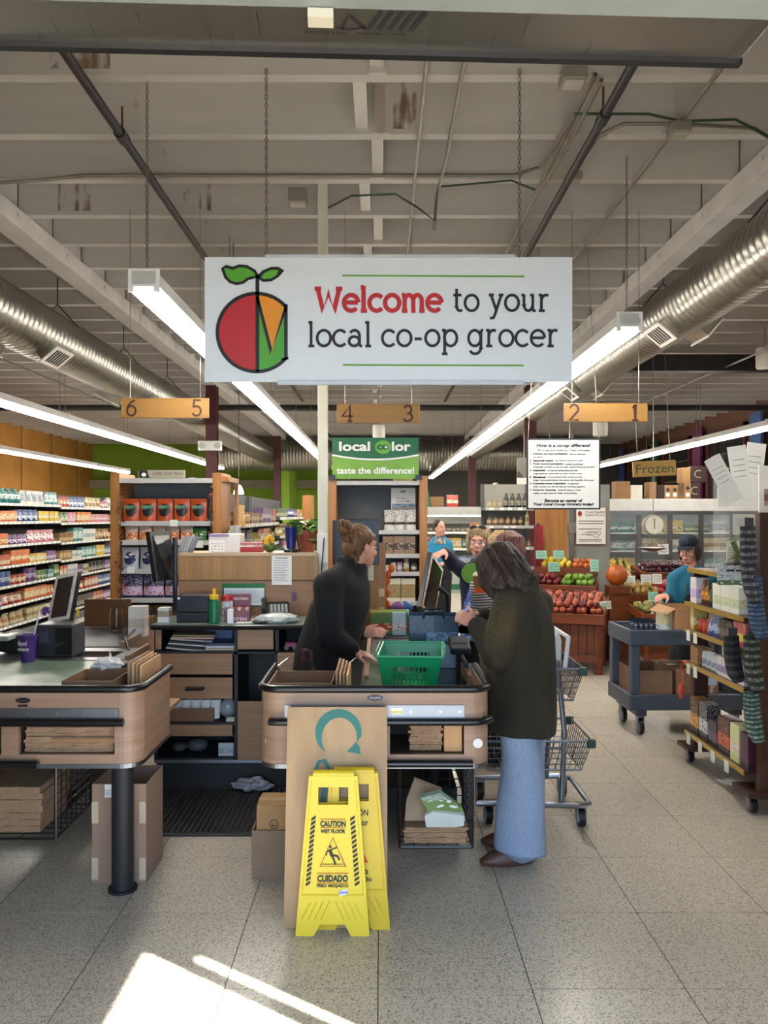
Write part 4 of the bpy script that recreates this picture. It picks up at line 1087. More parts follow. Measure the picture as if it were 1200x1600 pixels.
# back panel with ledge
bpn = thing('counter_backboard', 'two-tone wooden backboard rising behind the drawer unit', 'panel', (-.9, 5.4, 0)); g2 = bpn.location.copy()
xb0, xb1 = (280 - CX) * 5.4 / F, (497 - CX) * 5.4 / F
MB().box(xb0, xb1, 5.385, 5.42, 0, 1.265).build('lower_board', wood('#8a5f3c', '#a57a52', (1.2, 1.2, 45)), bpn, org=g2)
MB().box(xb0, xb1, 5.375, 5.44, 1.27, 1.43).build('upper_board', wood('#8a6337', '#ab8049', (40, 40, 1.5)), bpn, org=g2)
MB().box(xb0, xb1, 5.37, 5.75, 1.43, 1.45).build('ledge', flat('#b39a7a', .5), bpn, org=g2)
MB().box(xb0, xb1, 5.72, 5.75, 0, 1.43).build('rear_board', M_LAMD, bpn, org=g2)

def S(name, label, cat, px, py, d, **kw):   # thing whose base stands at pixel (px,py) at depth d
    return thing(name, label, cat, W(px, py, d), **kw)
def boxthing(name, label, cat, x0, x1, y0, y1, d, dep, mat, z0=None, bevel=.003, rot=0):
    a = W(x0, y1, d); b = W(x1, y0, d); zb = a.z if z0 is None else z0
    o = MB().box(-(b.x - a.x) / 2, (b.x - a.x) / 2, 0, dep, 0, b.z - zb).build(name, mat, bevel=bevel)
    o.location = ((a.x + b.x) / 2, d, zb); o.rotation_euler = (0, 0, rot); return tag(o, label, cat)
TOP = 1.03
# ---- on the worktop
pr = thing('receipt_printer', 'black boxy receipt printer on the drawer unit top', 'printer', (cxy(297), 5.02, TOP))
MB().box(-.105, .105, 0, .24, .06, .17).build('printer_cover', flat('#1b1e26', .35), pr, bevel=.01)
MB().box(-.10, .10, -.01, .23, 0, .06).build('printer_base', M_BLACKM, pr, bevel=.005)
MB().box(-.06, .05, -.012, -.008, .025, .05).build('paper_slot', M_BLACK, pr)
MB().box(-.095, -.08, -.002, .0, .145, .16).build('sticker', M_WHITE, pr)
def bottle(name, label, cat, loc, prof, mat, cap=None, capmat=None, n=16, group=None):
    o = thing(name, label, cat, loc, 0, group)
    MB().lathe(prof, n=n).build('bottle_body', mat, o, smooth='auto')
    if cap: MB().lathe(cap, n=n).build('cap', capmat, o, smooth='auto')
    return o
bottle('sport_bottle', 'green squeeze bottle with yellow cap on the drawer unit', 'bottle', (cxy(332), 5.0, TOP), [(.034, 0), (.036, .01), (.036, .11), (.034, .135), (.028, .15)], flat('#0f6b45', .4), [(.03, .15), (.03, .175), (.012, .18), (.01, .2), (.013, .205), (.011, .215)], flat('#dcb313', .4))
bottle('supplement_tub', 'clear tub with red lid beside the green squeeze bottle', 'container', (cxy(347), 5.12, TOP), [(.035, 0), (.037, .02), (.037, .12), (.03, .13)], pack('#b8b6bd', '#7a7a88', '#d8d8dc', (.2, .7)), [(.037, .13), (.037, .16)], flat('#b01f2a', .4))
db = thing('protein_box', 'maroon protein bar display box on the drawer unit', 'box', (cxy(366), 5.05, TOP), .1)
M_MAR = flat('#6a1427', .4)
m = MB(); m.box(-.08, .08, 0, .004, 0, .07).box(-.08, -.076, 0, .12, 0, .07).box(.076, .08, 0, .12, 0, .07).box(-.08, .08, .116, .12, 0, .165).box(-.08, .08, 0, .12, 0, .004); m.build('display_tray', M_MAR, db)
m = MB(); text(m, 'PROTEIN', (0, -.001, .018), RX, UZ, width=.12, height=.02, bold=.02); m.build('lettering', flat('#e0c9c9', .5), db); m = MB(); text(m, 'PROTEIN', (.01, .1145, .135), RX, UZ, width=.1, height=.016, bold=.02); m.build('lettering', flat('#e0c9c9', .5), db)
for k in range(6): MB().box(-.07 + k * .024, -.05 + k * .024, .02, .1, .006, .085).build('protein_bar', flat('#c9a58a' if k % 2 else '#7d2336', .35), db)
boxthing('small_carton', 'slim white carton in front of the protein box', 'box', 355, 364, 952, 975, 4.97, .03, M_WHITE, z0=TOP)
tag(MB().box(cxy(366), cxy(410), 5.0, 5.2, TOP, TOP + .002).build('paper_sheet', M_PAPER), 'white paper sheet lying under the protein box', 'paper')
ph = thing('desk_phone', 'black desk telephone with grey keypad beside the packet', 'telephone', (cxy(424), 5.16, TOP), .15)
MB()._add([Vector(p) for p in ((-.09, 0, 0), (.09, 0, 0), (.09, .18, 0), (-.09, .18, 0), (-.09, 0, .03), (.09, 0, .03), (.09, .18, .1), (-.09, .18, .1))], [(0, 3, 2, 1), (4, 5, 6, 7), (0, 1, 5, 4), (1, 2, 6, 5), (2, 3, 7, 6), (3, 0, 4, 7)]).build('phone_base', M_BLACK, ph, bevel=.006)
for i in range(5):
    for j in range(4): MB().box(-.035 + i * .024, -.018 + i * .024, .03 + j * .028, .05 + j * .028, .04 + j * .011, .053 + j * .011).build('key', flat('#a7aaa2', .5), ph)
MB().tube([(-.075, .01, .06), (-.075, .05, .085), (-.075, .13, .12), (-.075, .17, .11)], [.02, .014, .014, .02], 8).build('handset', M_BLACK, ph, smooth='auto')
crumple('plastic_packet', 'shiny white plastic-wrapped packet lying in front of the telephone', 'packet', (cxy(430), 5.02, TOP), (.125, .07, .033), flat('#b3b7b2', .22, var=.15), .25, 5, 2.6)
pk2 = MB().ell((0, 0, .012), (.07, .04, .012), 14, 6).build('dark_pouch', M_BLACKM, smooth='auto'); pk2.location = (cxy(408), 4.99, TOP); tag(pk2, 'flat dark pouch beside the plastic-wrapped packet', 'pouch')
gf = thing('green_clipboard', 'green folder with white chart fixed on the lower backboard', 'folder', (cxy(362), 5.383, 1.09))
MB().box(-.145, .145, -.008, 0, 0, .155).build('folder_back', flat('#0e6a32', .5), gf)
MB().box(-.13, .14, -.01, -.008, .01, .125).build('chart_sheet', pack('#dfe2e0', '#c9cdd2', '#a9b0bd', (.1, .9), sc=16), gf)
# cubby contents
for k in range(7):
    o_ = MB().box(-.13, .13, 0, .2, 0, .011).build('ring_binder' if k < 5 else 'paper_folder', flat(['#b9b7b4', '#26262a', '#c5c3c0', '#202024', '#a7a5a3', '#c79a8c', '#8b7d5c'][k], .6), bevel=.003)
    o_.location = (cxy(290) + .006 * k, 4.975 + .006 * k, .862 + k * .0135); o_.rotation_euler = (0, math.radians(5 if k < 5 else 2), .03 * k)
    tag(o_, ['white binder at the bottom of the cubby stack', 'black binder second from the bottom of the cubby stack', 'pale binder in the middle of the cubby stack', 'dark binder fourth up in the cubby stack', 'grey binder near the top of the cubby stack', 'pink folder on the cubby stack', 'olive folder topmost on the cubby stack'][k], 'folder')
for k in range(3):
    o_ = MB().box(-.09, .09, 0, .2, 0, .014).build('magazine', flat(['#b7a58d', '#c3c6cc', '#2a3350'][k], .4), bevel=.002); o_.location = (cxy(342), 4.975, .862 + .016 * k)
    tag(o_, ['tan magazine lowest beside the binders', 'pale grey magazine second beside the binders', 'navy magazine on top beside the binders'][k], 'magazine')
boxthing('blue_folder', 'blue folder standing at the back of the binder cubby', 'folder', 318, 364, 983, 1000, 5.2, .01, flat('#5a6b94', .5))
cb = carton('cup_box', 'open cardboard box of foam cups on the lower cubby shelf', (cxy(262), 4.98, .42), (cxy(332), 5.2, .50), M_CARDD, open_top=True)
for k in range(5):
    tag(MB().lathe([(.026, 0), (.034, .11), (.036, .115), (.036, .12), (.032, .118)], (cxy(270) + .062 * k, 5.04, .428), 14).build('foam_cup', M_WHITE, smooth='auto'), 'white foam cup in the lower cubby box, %s from left' % ORD[k], 'cup', 'foam cups in the cubby box')
tag(MB().ell((cxy(350), 5.08, .485), (.06, .05, .065), 14, 8).build('plastic_wrap', flat('#8c9296', .2, bump=.6, bs=30), smooth='auto'), 'crumpled clear plastic beside the box of foam cups', 'plastic bag')
tag(MB().lathe([(.024, 0), (.024, .06), (.026, .062)], (cxy(352), 5.0, .422), 14, Matrix.Rotation(PI / 2, 3, 'Y')).build('paper_roll', flat('#c9c2a6', .7), smooth='auto'), 'small cream paper roll lying on the lower cubby shelf', 'paper roll')
boxthing('card_pad', 'printed white card standing on the bottom shelf of the drawer unit', 'card', 341, 365, 1161, 1176, 4.99, .02, pack('#b7bdbb', '#8f9a9c', '#d0d4d2', (.2, .6)), z0=.201)
for k, (px, s) in enumerate(((272, .05), (300, .07))):
    tag(MB().ell((cxy(px), 5.1, .2 + s * .6), (s, .05, s * .6), 12, 8).build('plastic_wrap', flat('#4d4d50', .5, bump=.6, bs=30), smooth='auto'), ['small crumpled dark bag on the bottom shelf of the drawer unit', 'larger crumpled dark bag on the bottom shelf of the drawer unit'][k], 'plastic bag')
toy = thing('toy_car', 'small pink toy car in the right cubby of the drawer unit', 'toy', (cxy(453), 4.99, .862))
MB().box(-.04, .04, 0, .06, .015, .05).build('car_body', flat('#8a2f58', .4), toy, bevel=.01)
for sx in (-1, 1): MB().cyl((sx * .025, -.004, .015), (sx * .025, .064, .015), .015, n=12).build('wheel', M_BLACK, toy)
# rag on the mat, anti-fatigue mat
mat_o = thing('rubber_mat', 'black ribbed anti-fatigue floor mat behind the counters', 'mat', (-.9, 4.24, 0))
MB().box(-.62, .82, 0, .72, 0, .012).build('mat_base', M_BLACKM, mat_o, bevel=.004)
m = MB()
for i in range(46): m.box(-.6 + i * .03, -.588 + i * .03, .03, .69, .012, .016)
m.build('mat_rib', M_RUBBER, mat_o)
crumple('cloth_rag', 'crumpled grey rag on the floor under the drawer unit', 'rag', (cxy(397), 4.93, .016), (.09, .045, .035), flat('#84868c', .9, var=.4, vs=30), .6, 8, 2.4)
# ---- on the ledge
LZ = 1.45
def on_ledge(px): return ((px - CX) * 5.55 / F, 5.5, LZ)
nb = thing('donation_box', 'white box with handwritten note on the backboard ledge', 'box', on_ledge(353))
MB().box(-.11, .11, 0, .16, 0, .125).build('box_body', flat('#d6d2cc', .6), nb, bevel=.003)
MB().box(-.11, .03, -.002, 0, .105, .125).build('label_strip', flat('#8a7aa0', .6), nb)
m = MB().box(-.095, .01, -.05, -.047, -.075, .085).build('note_sheet', M_PAPER, nb)
q = MB(); rr = random.Random(3)
for i in range(7):
    for j in range(4): q.ribbon([(-.085 + j * .023 + rr.uniform(0, .004) + k * .004, .06 - i * .019 + (rr.uniform(-.004, .006))) for k in range(5)], .0022, lambda u, v: Vector((u, -.0515, v)))
q.build('handwriting', M_INK, nb)
tag(MB().box(-.075, .075, 0, .1, 0, .065).build('red_carton', pack('#a3161d', '#c7c2bb', '#7c1015', (.55, .75))), 'low red carton of sweets on the ledge', 'box').location = on_ledge(394)
cr = thing('card_stack', 'fan of leaflets in a holder at the left end of the ledge', 'leaflets', (-1.345, 5.48, LZ))
for k in range(5): MB().bar((-.03 + k * .018, 0, 0), (-.01 + k * .024, .03, .11), .09, .002, (1, 0, 0)).build('leaflet', flat(['#d7d7d2', '#c9ccd4', '#b7bcc6', '#dedbd3', '#7f8fb0'][k], .5), cr)
sq = thing('gourd', 'yellow and green ornamental gourd on the ledge', 'gourd', on_ledge(423))
MB().ell((0, 0, .035), (.045, .04, .036), 16, 8).build('gourd_base', flat('#4f5a20', .4, var=.4, vs=30), sq, smooth='auto')
MB().tube([(-.012, 0, .05), (-.02, 0, .085), (0, 0, .105), (.02, 0, .085), (.018, 0, .06)], [.028, .02, .02, .017, .01], 8).build('gourd_neck', flat('#d9a519', .4), sq, smooth='auto')
bc = thing('blue_cup', 'tall blue plastic tumbler on a black stand on the ledge', 'cup', on_ledge(456))
MB().lathe([(.03, .02), (.032, .04), (.045, .17), (.046, .172), (.043, .172), (.03, .04)], n=16).build('tumbler', flat('#12246b', .3), bc, smooth='auto')
MB().lathe([(.05, 0), (.05, .02), (.035, .026)], n=16).build('stand', M_BLACK, bc, smooth='auto')
pp = thing('potted_plant', 'leafy vine in a terracotta pot beside the white pole', 'plant', ((480 - CX) * 5.55 / F - .01, 5.58, LZ))
MB().lathe([(.055, 0), (.075, .12), (.085, .12), (.085, .15), (.078, .15), (.07, .12)], n=20).build('pot', flat('#8a3d27', .7), pp, smooth='auto')
MB().lathe([(.07, .125), (.01, .135)], n=12).build('soil', flat('#2b1f17', .9), pp)
leaf = MB(); leaf._add([Vector(p) for p in ((0, 0, 0), (.022, .02, .006), (.02, .045, .0), (0, .065, -.012), (-.02, .045, 0), (-.022, .02, .006), (0, .03, -.004))], [(0, 1, 6), (1, 2, 6), (2, 3, 6), (3, 4, 6), (4, 5, 6), (5, 0, 6)])
lme = leaf.mesh('leaf'); lme.materials.append(flat('#3f6a22', .4, var=.3, vs=20))
rr = random.Random(11)
for k in range(44):
    a = rr.uniform(0, 2 * PI); r_ = rr.uniform(.01, .085); z_ = .155 + rr.uniform(0, .075) * (1 - r_ / .14)
    if k > 34: r_ = .1; z_ = rr.uniform(-.10, .1); a = rr.choice([-1.2, -2.0, -1.7, -.9])
    lf = link('leaf', lme, pp); lf.location = (math.cos(a) * r_, math.sin(a) * r_, z_); lf.rotation_euler = (rr.uniform(-.6, .5), rr.uniform(-.4, .4), a - PI / 2); lf.scale = (1.1,) * 3
MB().tube([(.03, -.07, .15), (.05, -.11, .12), (.055, -.12, -.05), (.04, -.18, -.10)], .003, 5).tube([(-.02, -.07, .15), (-.04, -.11, .11), (-.02, -.115, 0)], .003, 5).build('vine_stem', flat('#5b7030', .6), pp)
nt = thing('notice_sheet', 'white printed notice taped over the edge of the upper backboard', 'notice', (W(440, 913, 5.36).x, 5.368, W(440, 914, 5.36).z))
MB().box(-.067, .067, -.002, 0, 0, .195).build('paper', M_PAPER, nt)
q = MB()
q.box(-.04, .04, -.003, -.0025, .177, .183)
for i in range(13): q.box(-.055, -.055 + rr.uniform(.07, .11), -.003, -.0025, .163 - i * .0115, .1655 - i * .0115)
q.build('lettering', flat('#77777a', .7), nt)
tag(MB().cyl((W(460, 932, 5.38).x, 5.35, 1.13), (W(460, 932, 5.38).x, 5.35, 1.185), .013, n=12).build('purple_tin', flat('#6d4f86', .4)), 'tiny purple tin against the lower backboard', 'tin').location = (0, 0, 0)

# ---- register monitors
def monitor(name, label, c, w, h, yaw, lean, roll=0, mats=(M_BLACK, flat('#141519', .15)), border=None, arm=None):
    o = thing(name, label, 'monitor', c); E = Euler((lean, roll, yaw)).to_matrix().to_4x4()
    MB().box(-w / 2, w / 2, 0, .035, -h / 2, h / 2, E).build('casing', mats[0], o, bevel=.004)
    if border:
        MB().box(-w / 2 + .004, w / 2 - .004, -.003, 0, -h / 2 + .004, h / 2 - .004, E).build('paper_border', border, o)
    MB().box(-w / 2 + .03, w / 2 - .03, -.006, -.002, -h / 2 + .03, h / 2 - .03, E).build('screen', mats[1], o)
    if arm: MB().tube([Vector(p) for p in arm], .016, 8).build('stand_arm', M_BLACK, o, smooth='auto')
    return o
mo = monitor('register_monitor', 'angled register monitor with paper border beside the purple cup', W(98, 933, 5.25), .20, .33, math.radians(-25), math.radians(-22), math.radians(-10), border=pack('#dcdad2', '#c9c7bf', '#e6e4dc', (.2, .8)), mats=(M_BLACK, flat('#3a3431', .2)), arm=[(0, .04, 0), (-.09, .08, -.05), (-.1, .08, -.30)])
MB().box(-.01, .085, -.09, -.085, -.25, -.18).build('price_note', M_PAPER, mo); MB().box(.11, .125, -.05, -.045, -.12, -.07).build('yellow_tag', flat('#d9b62a', .5), mo)
monitor('register_monitor', 'dark monitor turned edge-on above the drawer unit', W(256, 868, 5.3), .24, .33, math.radians(72), math.radians(-10), 0, arm=[(0, 0, -.1), (.06, 0, -.15), (.075, 0, .12), (.075, 0, -.37)])
monitor('register_monitor', 'dark back of the register screen beside the cashier\'s head', W(556, 848, 5.9), .34, .33, math.radians(180), math.radians(4), 0, arm=[(-.02, 0, -.16), (-.02, 0, -.40)])
mm = monitor('customer_display', 'customer display leaning edge-on behind the blue bag', W(676, 918, 5.35), .26, .40, math.radians(66), math.radians(0), math.radians(30), border=pack('#c9c2b5', '#a98a6a', '#d6d2c8', (.2, .5)), arm=[(.04, 0, 0), (.10, 0, -.05), (.10, 0, -.3)])
mp = thing('wood_divider', 'wood-grain divider panel with handwritten note below the register screen', 'panel', ((588 - CX) * 5.95 / F, 5.95, 0))
MB().box(-.085, .07, 0, .03, .80, 1.50).build('divider_board', wood('#8c6032', '#a97a42', (30, 30, 1.4)), mp)
MB().box(-.06, -.02, -.003, 0, 1.22, 1.36).build('note_sheet', flat('#e4e3c9', .7), mp); MB().box(.02, .06, -.003, 0, 1.1, 1.16).build('card_slot', flat('#cdb68c', .5), mp); MB().box(.02, .06, -.003, 0, .98, 1.02).build('card_slot', flat('#cdb68c', .5), mp)
q = MB()
for zz in (1.34, 1.318, 1.25): q.ribbon([(-.053 + k * .005, zz + rr.uniform(-.005, .005)) for k in range(6)], .002, lambda u, v: Vector((u, -.005, v)))
q.build('handwriting', flat('#4a6a9a', .6), mp)
# items at the scanning end of the middle lane
boxthing('magazine_rack', 'green and red magazine cartons at the head of the middle lane', 'box', 578, 640, 957, 975, 5.72, .2, pack('#2f7a35', '#a8321f', '#d3d06a', (.15, .5)), z0=ZP + .011)
boxthing('blue_carton', 'pale blue carton beside the green magazine cartons', 'box', 613, 634, 957, 975, 5.70, .018, pack('#9fb7c4', '#c9cdd0', '#b2452c', (.2, .5)), z0=ZP + .011)
for k, (px, py, c, nm) in enumerate(((622, 925, '#6a3a78', 'purple'), (634, 928, '#2c5f9a', 'blue'), (628, 945, '#2a2f3c', 'dark'), (645, 942, '#8b94a3', 'grey'))):
    p = W(px, py, 6.1); o_ = MB().ell((0, 0, 0), (.06, .05, .05), 12, 8).build('gift_pouch', flat(c, .4, bump=.4), smooth='auto'); o_.location = (p.x, 6.1 + .02 * k, ZP + .06 + (.0 if k > 1 else .1)); tag(o_, '%s gift pouch heaped at the head of the middle lane' % nm, 'pouch')
garl = thing('orange_garland', 'orange leaf garland hanging on the local colour shelf side', 'garland', W(603, 930, 6.0))
for k in range(9): MB().ell((.012 * (-1) ** k + (.03 if k > 6 else 0), 0, -.16 + k * .045), (.022, .012, .034), 8, 6).build('garland_leaf', flat('#c4571a', .6), garl)
# card reader on the middle lane
cr = thing('card_reader', 'dark payment terminal in front of the customer', 'terminal', (.43, 4.42, ZP))
MB().cyl((0, 0, 0), (0, 0, .14), .015, n=10).build('terminal_post', M_BLACK, cr); MB().box(-.055, .055, -.08, .08, .14, .18, Matrix.Rotation(.3, 4, 'X')).build('terminal_body', M_BLACKM, cr, bevel=.008)
MB().box(-.04, .04, -.02, .06, .181, .184, Matrix.Rotation(.3, 4, 'X')).build('terminal_screen', flat('#4a5058', .2), cr)
# ---- left lane goods
bottle('purple_cup', 'purple paper soda cup with straw on the left counter', 'cup', W(53, 1030, 4.8) * 1, [(.038, 0), (.05, .15), (.053, .152), (.053, .16), (.048, .158), (.046, .15)], flat('#4a2a72', .45)).location = (W(53, 1030, 4.8).x, 4.72, ZP)
pc = bpy.data.objects['purple_cup']
MB().lathe([(.045, .148), (.002, .15)], n=14).build('drink_surface', flat('#3a2417', .2), pc); MB().cyl((.01, 0, .05), (.06, .02, .30), .004, n=6).build('straw', flat('#d7cfe0', .4), pc)
q = MB(); text(q, 'food', (-.012, -.0497, .115), RX, UZ, width=.05, height=.028, bold=.02); text(q, 'company', (-.006, -.0475, .075), RX, UZ, width=.066, height=.022, bold=.02); q.build('lettering', M_WHITE, pc)
sf = MB()
for k in range(40): 
    a = rr.uniform(0, 2 * PI); b = rr.uniform(-1, 1); d_ = Vector((math.cos(a) * math.sqrt(1 - b * b), math.sin(a) * math.sqrt(1 - b * b), b)); sf.tube([Vector((0, 0, 0)), d_ * .03], [.005, .003], 5)
o_ = sf.build('pompom_pen', flat('#5b3a86', .8)); o_.location = (W(72, 955, 4.9).x, 4.9, W(72, 955, 4.9).z); tag(o_, 'purple pom-pom pen topper beside the left monitor', 'pen')
sc = thing('scanner_scale', 'dark grey upright scanner housing with glass on the left lane', 'scanner', (W(92, 1030, 4.9).x, 4.82, ZP + .004))
MB().box(-.11, .12, 0, .2, 0, .20).build('scanner_body', flat('#34363a', .35), sc, bevel=.012); MB().box(.01, .11, -.003, .001, .02, .18).build('scanner_window', flat('#14171a', .06), sc); MB().box(-.09, -.03, -.003, .001, .09, .16).build('display_panel', flat('#4c525c', .2), sc)
tag(MB().box(-2.33, -2.13, 4.25, 4.36, ZP, ZP + .002).build('receipt_slip', M_PAPER), 'white receipt slip lying on the green left counter', 'paper')
tag(MB().box(0, .36, 0, .02, 0, .215).build('wood_board', wood('#4a2f1c', '#6a4629', (3, 3, 20)), bevel=.01), 'dark brown wooden board standing on the left conveyor', 'board').location = (W(131, 990, 6.1).x, 6.1, ZP + .011)
gj = thing('glass_jar', 'empty clear glass jar on the left conveyor', 'jar', (W(175, 990, 5.75).x, 5.85, ZP + .011))
MB().lathe([(.048, 0), (.052, .01), (.052, .15), (.045, .17), (.047, .185), (.042, .185), (.04, .17), (.047, .15), (.047, .015), (.01, .012)], n=20).build('jar_body', glassy('#e8efe9'), gj, smooth='auto')
ps = thing('card_terminal', 'black card terminal at the left edge of the left lane', 'terminal', (W(25, 1000, 5.0).x, 4.95, ZP))
MB().box(-.1, .14, 0, .2, .0, .12, Matrix.Rotation(.2, 4, 'Y')).build('terminal_body', M_BLACKM, ps, bevel=.015); MB().box(-.2, .02, -.1, .06, .1, .13).build('terminal_tray', flat('#a9b3aa', .4), ps, bevel=.004)
boxthing('white_carton', 'small white carton with packets left of the printer', 'box', 200, 226, 948, 976, 5.6, .1, pack('#d9d6cf', '#c2b9a6', '#b5b2ab', (.3, .6)), z0=ZP + .011)
boxthing('mug_carton', 'white mug carton left of the printer on the drawer unit', 'box', 246, 264, 950, 975, 5.0, .08, pack('#d6d4cc', '#8b8a84', '#c98a3a', (.4, .8)), z0=TOP)
# ================================================================== shelving and goods
PM_ = {}
def pmesh(kind, w, d, h):
    """shared product meshes, base centre at origin, front faces -y"""
    k = (kind, round(w, 3), round(d, 3), round(h, 3))
    if k in PM_: return PM_[k]
    m = MB()
    if kind == 'box': m.box(-w / 2, w / 2, -d / 2, d / 2, 0, h)
    elif kind == 'pouch':
        rows = [(0, 1, .9), (.12, 1, 1), (.45, .98, .8), (.8, 1, .25), (.88, 1, .05), (1, 1, .04)]; vs = []
        for z, kx, ky in rows:
            for u, s in ((-1, .25), (-.5, .85), (0, 1), (.5, .85), (1, .25), (.5, -.85), (0, -1), (-.5, -.85)):
                vs.append(Vector((u * w / 2 * kx, -s * ky * d / 2 - (d * .12 if z > .8 else 0), z * h)))
        fs = [tuple(range(8))] + [(i * 8 + j, i * 8 + (j + 1) % 8, i * 8 + 8 + (j + 1) % 8, i * 8 + 8 + j) for i in range(5) for j in range(8)] + [tuple(range(47, 39, -1))]
        m._add(vs, fs); m.sm = True
    elif kind == 'bottle':
        r = w / 2; m.lathe([(r * .95, 0), (r, h * .03), (r, h * .6), (r * .75, h * .72), (r * .38, h * .82), (r * .38, h * .9), (r * .45, h * .9), (r * .45, h)], n=10); m.sm = True
    elif kind == 'jar':
        r = w / 2; m.lathe([(r * .95, 0), (r, h * .05), (r, h * .72), (r * .85, h * .8), (r * .9, h * .8), (r * .9, h)], n=10); m.sm = True
    elif kind == 'can': m.lathe([(w / 2, 0), (w / 2, h)], n=12); m.sm = True
    me = m.mesh(kind)
    if m.sm: me.set_sharp_from_angle(angle=math.radians(45))
    PM_[k] = me; return me
PMM = {}
def product(kind, w, d, h, mat, loc, rz, label, cat, group):
    key = (kind, round(w, 3), round(d, 3), round(h, 3), mat.name)
    if key not in PMM:
        me = pmesh(kind, w, d, h).copy(); me.materials.append(mat); PMM[key] = me
    nm = {'box': 'carton', 'pouch': 'snack_pouch', 'bottle': 'bottle', 'jar': 'jar', 'can': 'can'}[kind]
    o = link(nm, PMM[key]); o.location = loc; o.rotation_euler = (0, 0, rz); return tag(o, label, cat, group)
CN = {'red': ('#a3211f', '#d9c6a8', '#6b1414'), 'green': ('#3d6b33', '#d6d2b4', '#1f4a26'), 'yellow': ('#c9a524', '#e2dcbc', '#8a5a14'), 'blue': ('#2c4a86', '#c9d2dc', '#17294f'), 'orange': ('#c05a1c', '#e0cba2', '#7a2c10'),
      'white': ('#d2cfc6', '#9fb0b8', '#7a5c4a'), 'purple': ('#533069', '#cdbdd2', '#2c1a3d'), 'brown': ('#7a5534', '#c9ad80', '#3d2918'), 'pink': ('#b96a7c', '#e3d2cf', '#7a2c4a'), 'teal': ('#2f7a78', '#cde0da', '#174444'), 'cream': ('#c9bd97', '#8f7d4f', '#ab4a28'), 'black': ('#1f1f22', '#8a8378', '#c9bd97')}
CN = {k: tuple(tuple(x * f for x in lin(c)) for c, f in zip(v, (.7, .62, .7))) for k, v in CN.items()}
KN = {'box': 'carton', 'pouch': 'pouch', 'bottle': 'bottle', 'jar': 'jar', 'can': 'can'}
SHN = ['bottom', 'second', 'third', 'fourth', 'fifth', 'sixth', 'seventh', 'eighth', 'ninth']
def stock(root_loc, rz, length, depth, z, hmax, place, kinds, seed, wr=(.09, .16), gap=.012, colours=None, x_start=0.0, fill=1.0, run=(2, 5), dy=.0):
    """runs of alike goods along one shelf; local x runs along the shelf front, front at y=0 facing -y"""
    r = random.Random(seed); M = Matrix.Rotation(rz, 4, 'Z'); x = x_start + .03
    combos = [(c, k) for c in (colours or CN) for k in kinds]; r.shuffle(combos); ci = 0
    while x < length - .08:
        c, k = combos[ci % len(combos)]; cyc = ci // len(combos); ci += 1
        w = r.uniform(*wr) * (.75 if k in ('bottle', 'jar', 'can') else 1); h = hmax * r.uniform(.5, .88)
        if k == 'jar': h = min(h, w * 1.7)
        if k == 'can': h = min(h, w * 1.5)
        dd = min(depth * .5, w * (.95 if k in ('bottle', 'jar', 'can') else .6)); n = r.randint(*run); c1, c2, c3 = CN[c]
        mt = pack(c1, c2, c3, r.choice([(.15, .5), (.3, .6), (.2, .75)]), .35, r.choice([3, 5]))
        sides = '' if cyc == 0 else [' further along', ' near the far end', ' at the far end', ' past the others'][min(cyc - 1, 3)]
        nn = min(n, int((length - .02 - x + gap) / (w + gap))); num = ['no', 'single', 'two', 'three', 'four', 'five', 'six', 'seven', 'eight'][max(nn, 0)]
        grp = ('%s %ss on %s%s' % (c, KN[k], place, sides))
        for i in range(n):
            if x + w > length - .02: break
            if r.random() < fill:
                p = Vector(root_loc) + M @ Vector((x + w / 2, dd / 2 + .02 + dy + r.uniform(0, .01), z))
                lab = ('%s from left of %s %s %ss, %s%s' % (ORD[i], num, c, KN[k], place, sides)) if nn > 1 else 'single %s %s, %s%s' % (c, KN[k], place, sides)
                product(k, w, dd, h, mt, p, rz + r.uniform(-.06, .06), lab, KN[k], grp)
            x += w + gap
        x += gap
M_SHELF = flat('#a7a6a0', .45)
M_SHELFD = flat('#4a4a4a', .5)
M_BACK = flat('#6a6c6c', .6)
M_BACKD = flat('#2c2c2d', .6)
def gondola(name, label, loc, rz, length, depth, heights, top, mat=M_SHELFD, posts=True, back=M_BACKD, tags=True, base=True):
    o = thing(name, label, 'shelving', loc, rz)
    MB().box(0, length, depth - .02, depth, 0, top).build('back_panel', back, o)
    if base: MB().box(0, length, .0, depth - .02, 0, .12).build('base', M_SHELFD, o)
    if posts:
        for x in (0, length - .04): MB().box(x, x + .04, depth - .06, depth - .02, .12, top).build('upright', M_SHELFD, o)
    for h in heights:
        s = MB().box(.005, length - .005, 0, depth - .02, h - .03, h).build('shelf', mat, o)
        MB().box(.005, length - .005, -.006, 0, h - .034, h + .004).build('price_strip', M_SHELF, s)
        if tags:
            m = MB(); r = random.Random(int(h * 1000)); x = .05
            while x < length - .1: m.box(x, x + .055, -.009, -.006, h - .03, h - .002); x += r.uniform(.09, .2)
            t = m.build('price_tags', flat('#dcdad2', .6), s); t['kind'] = 'stuff'
    return o
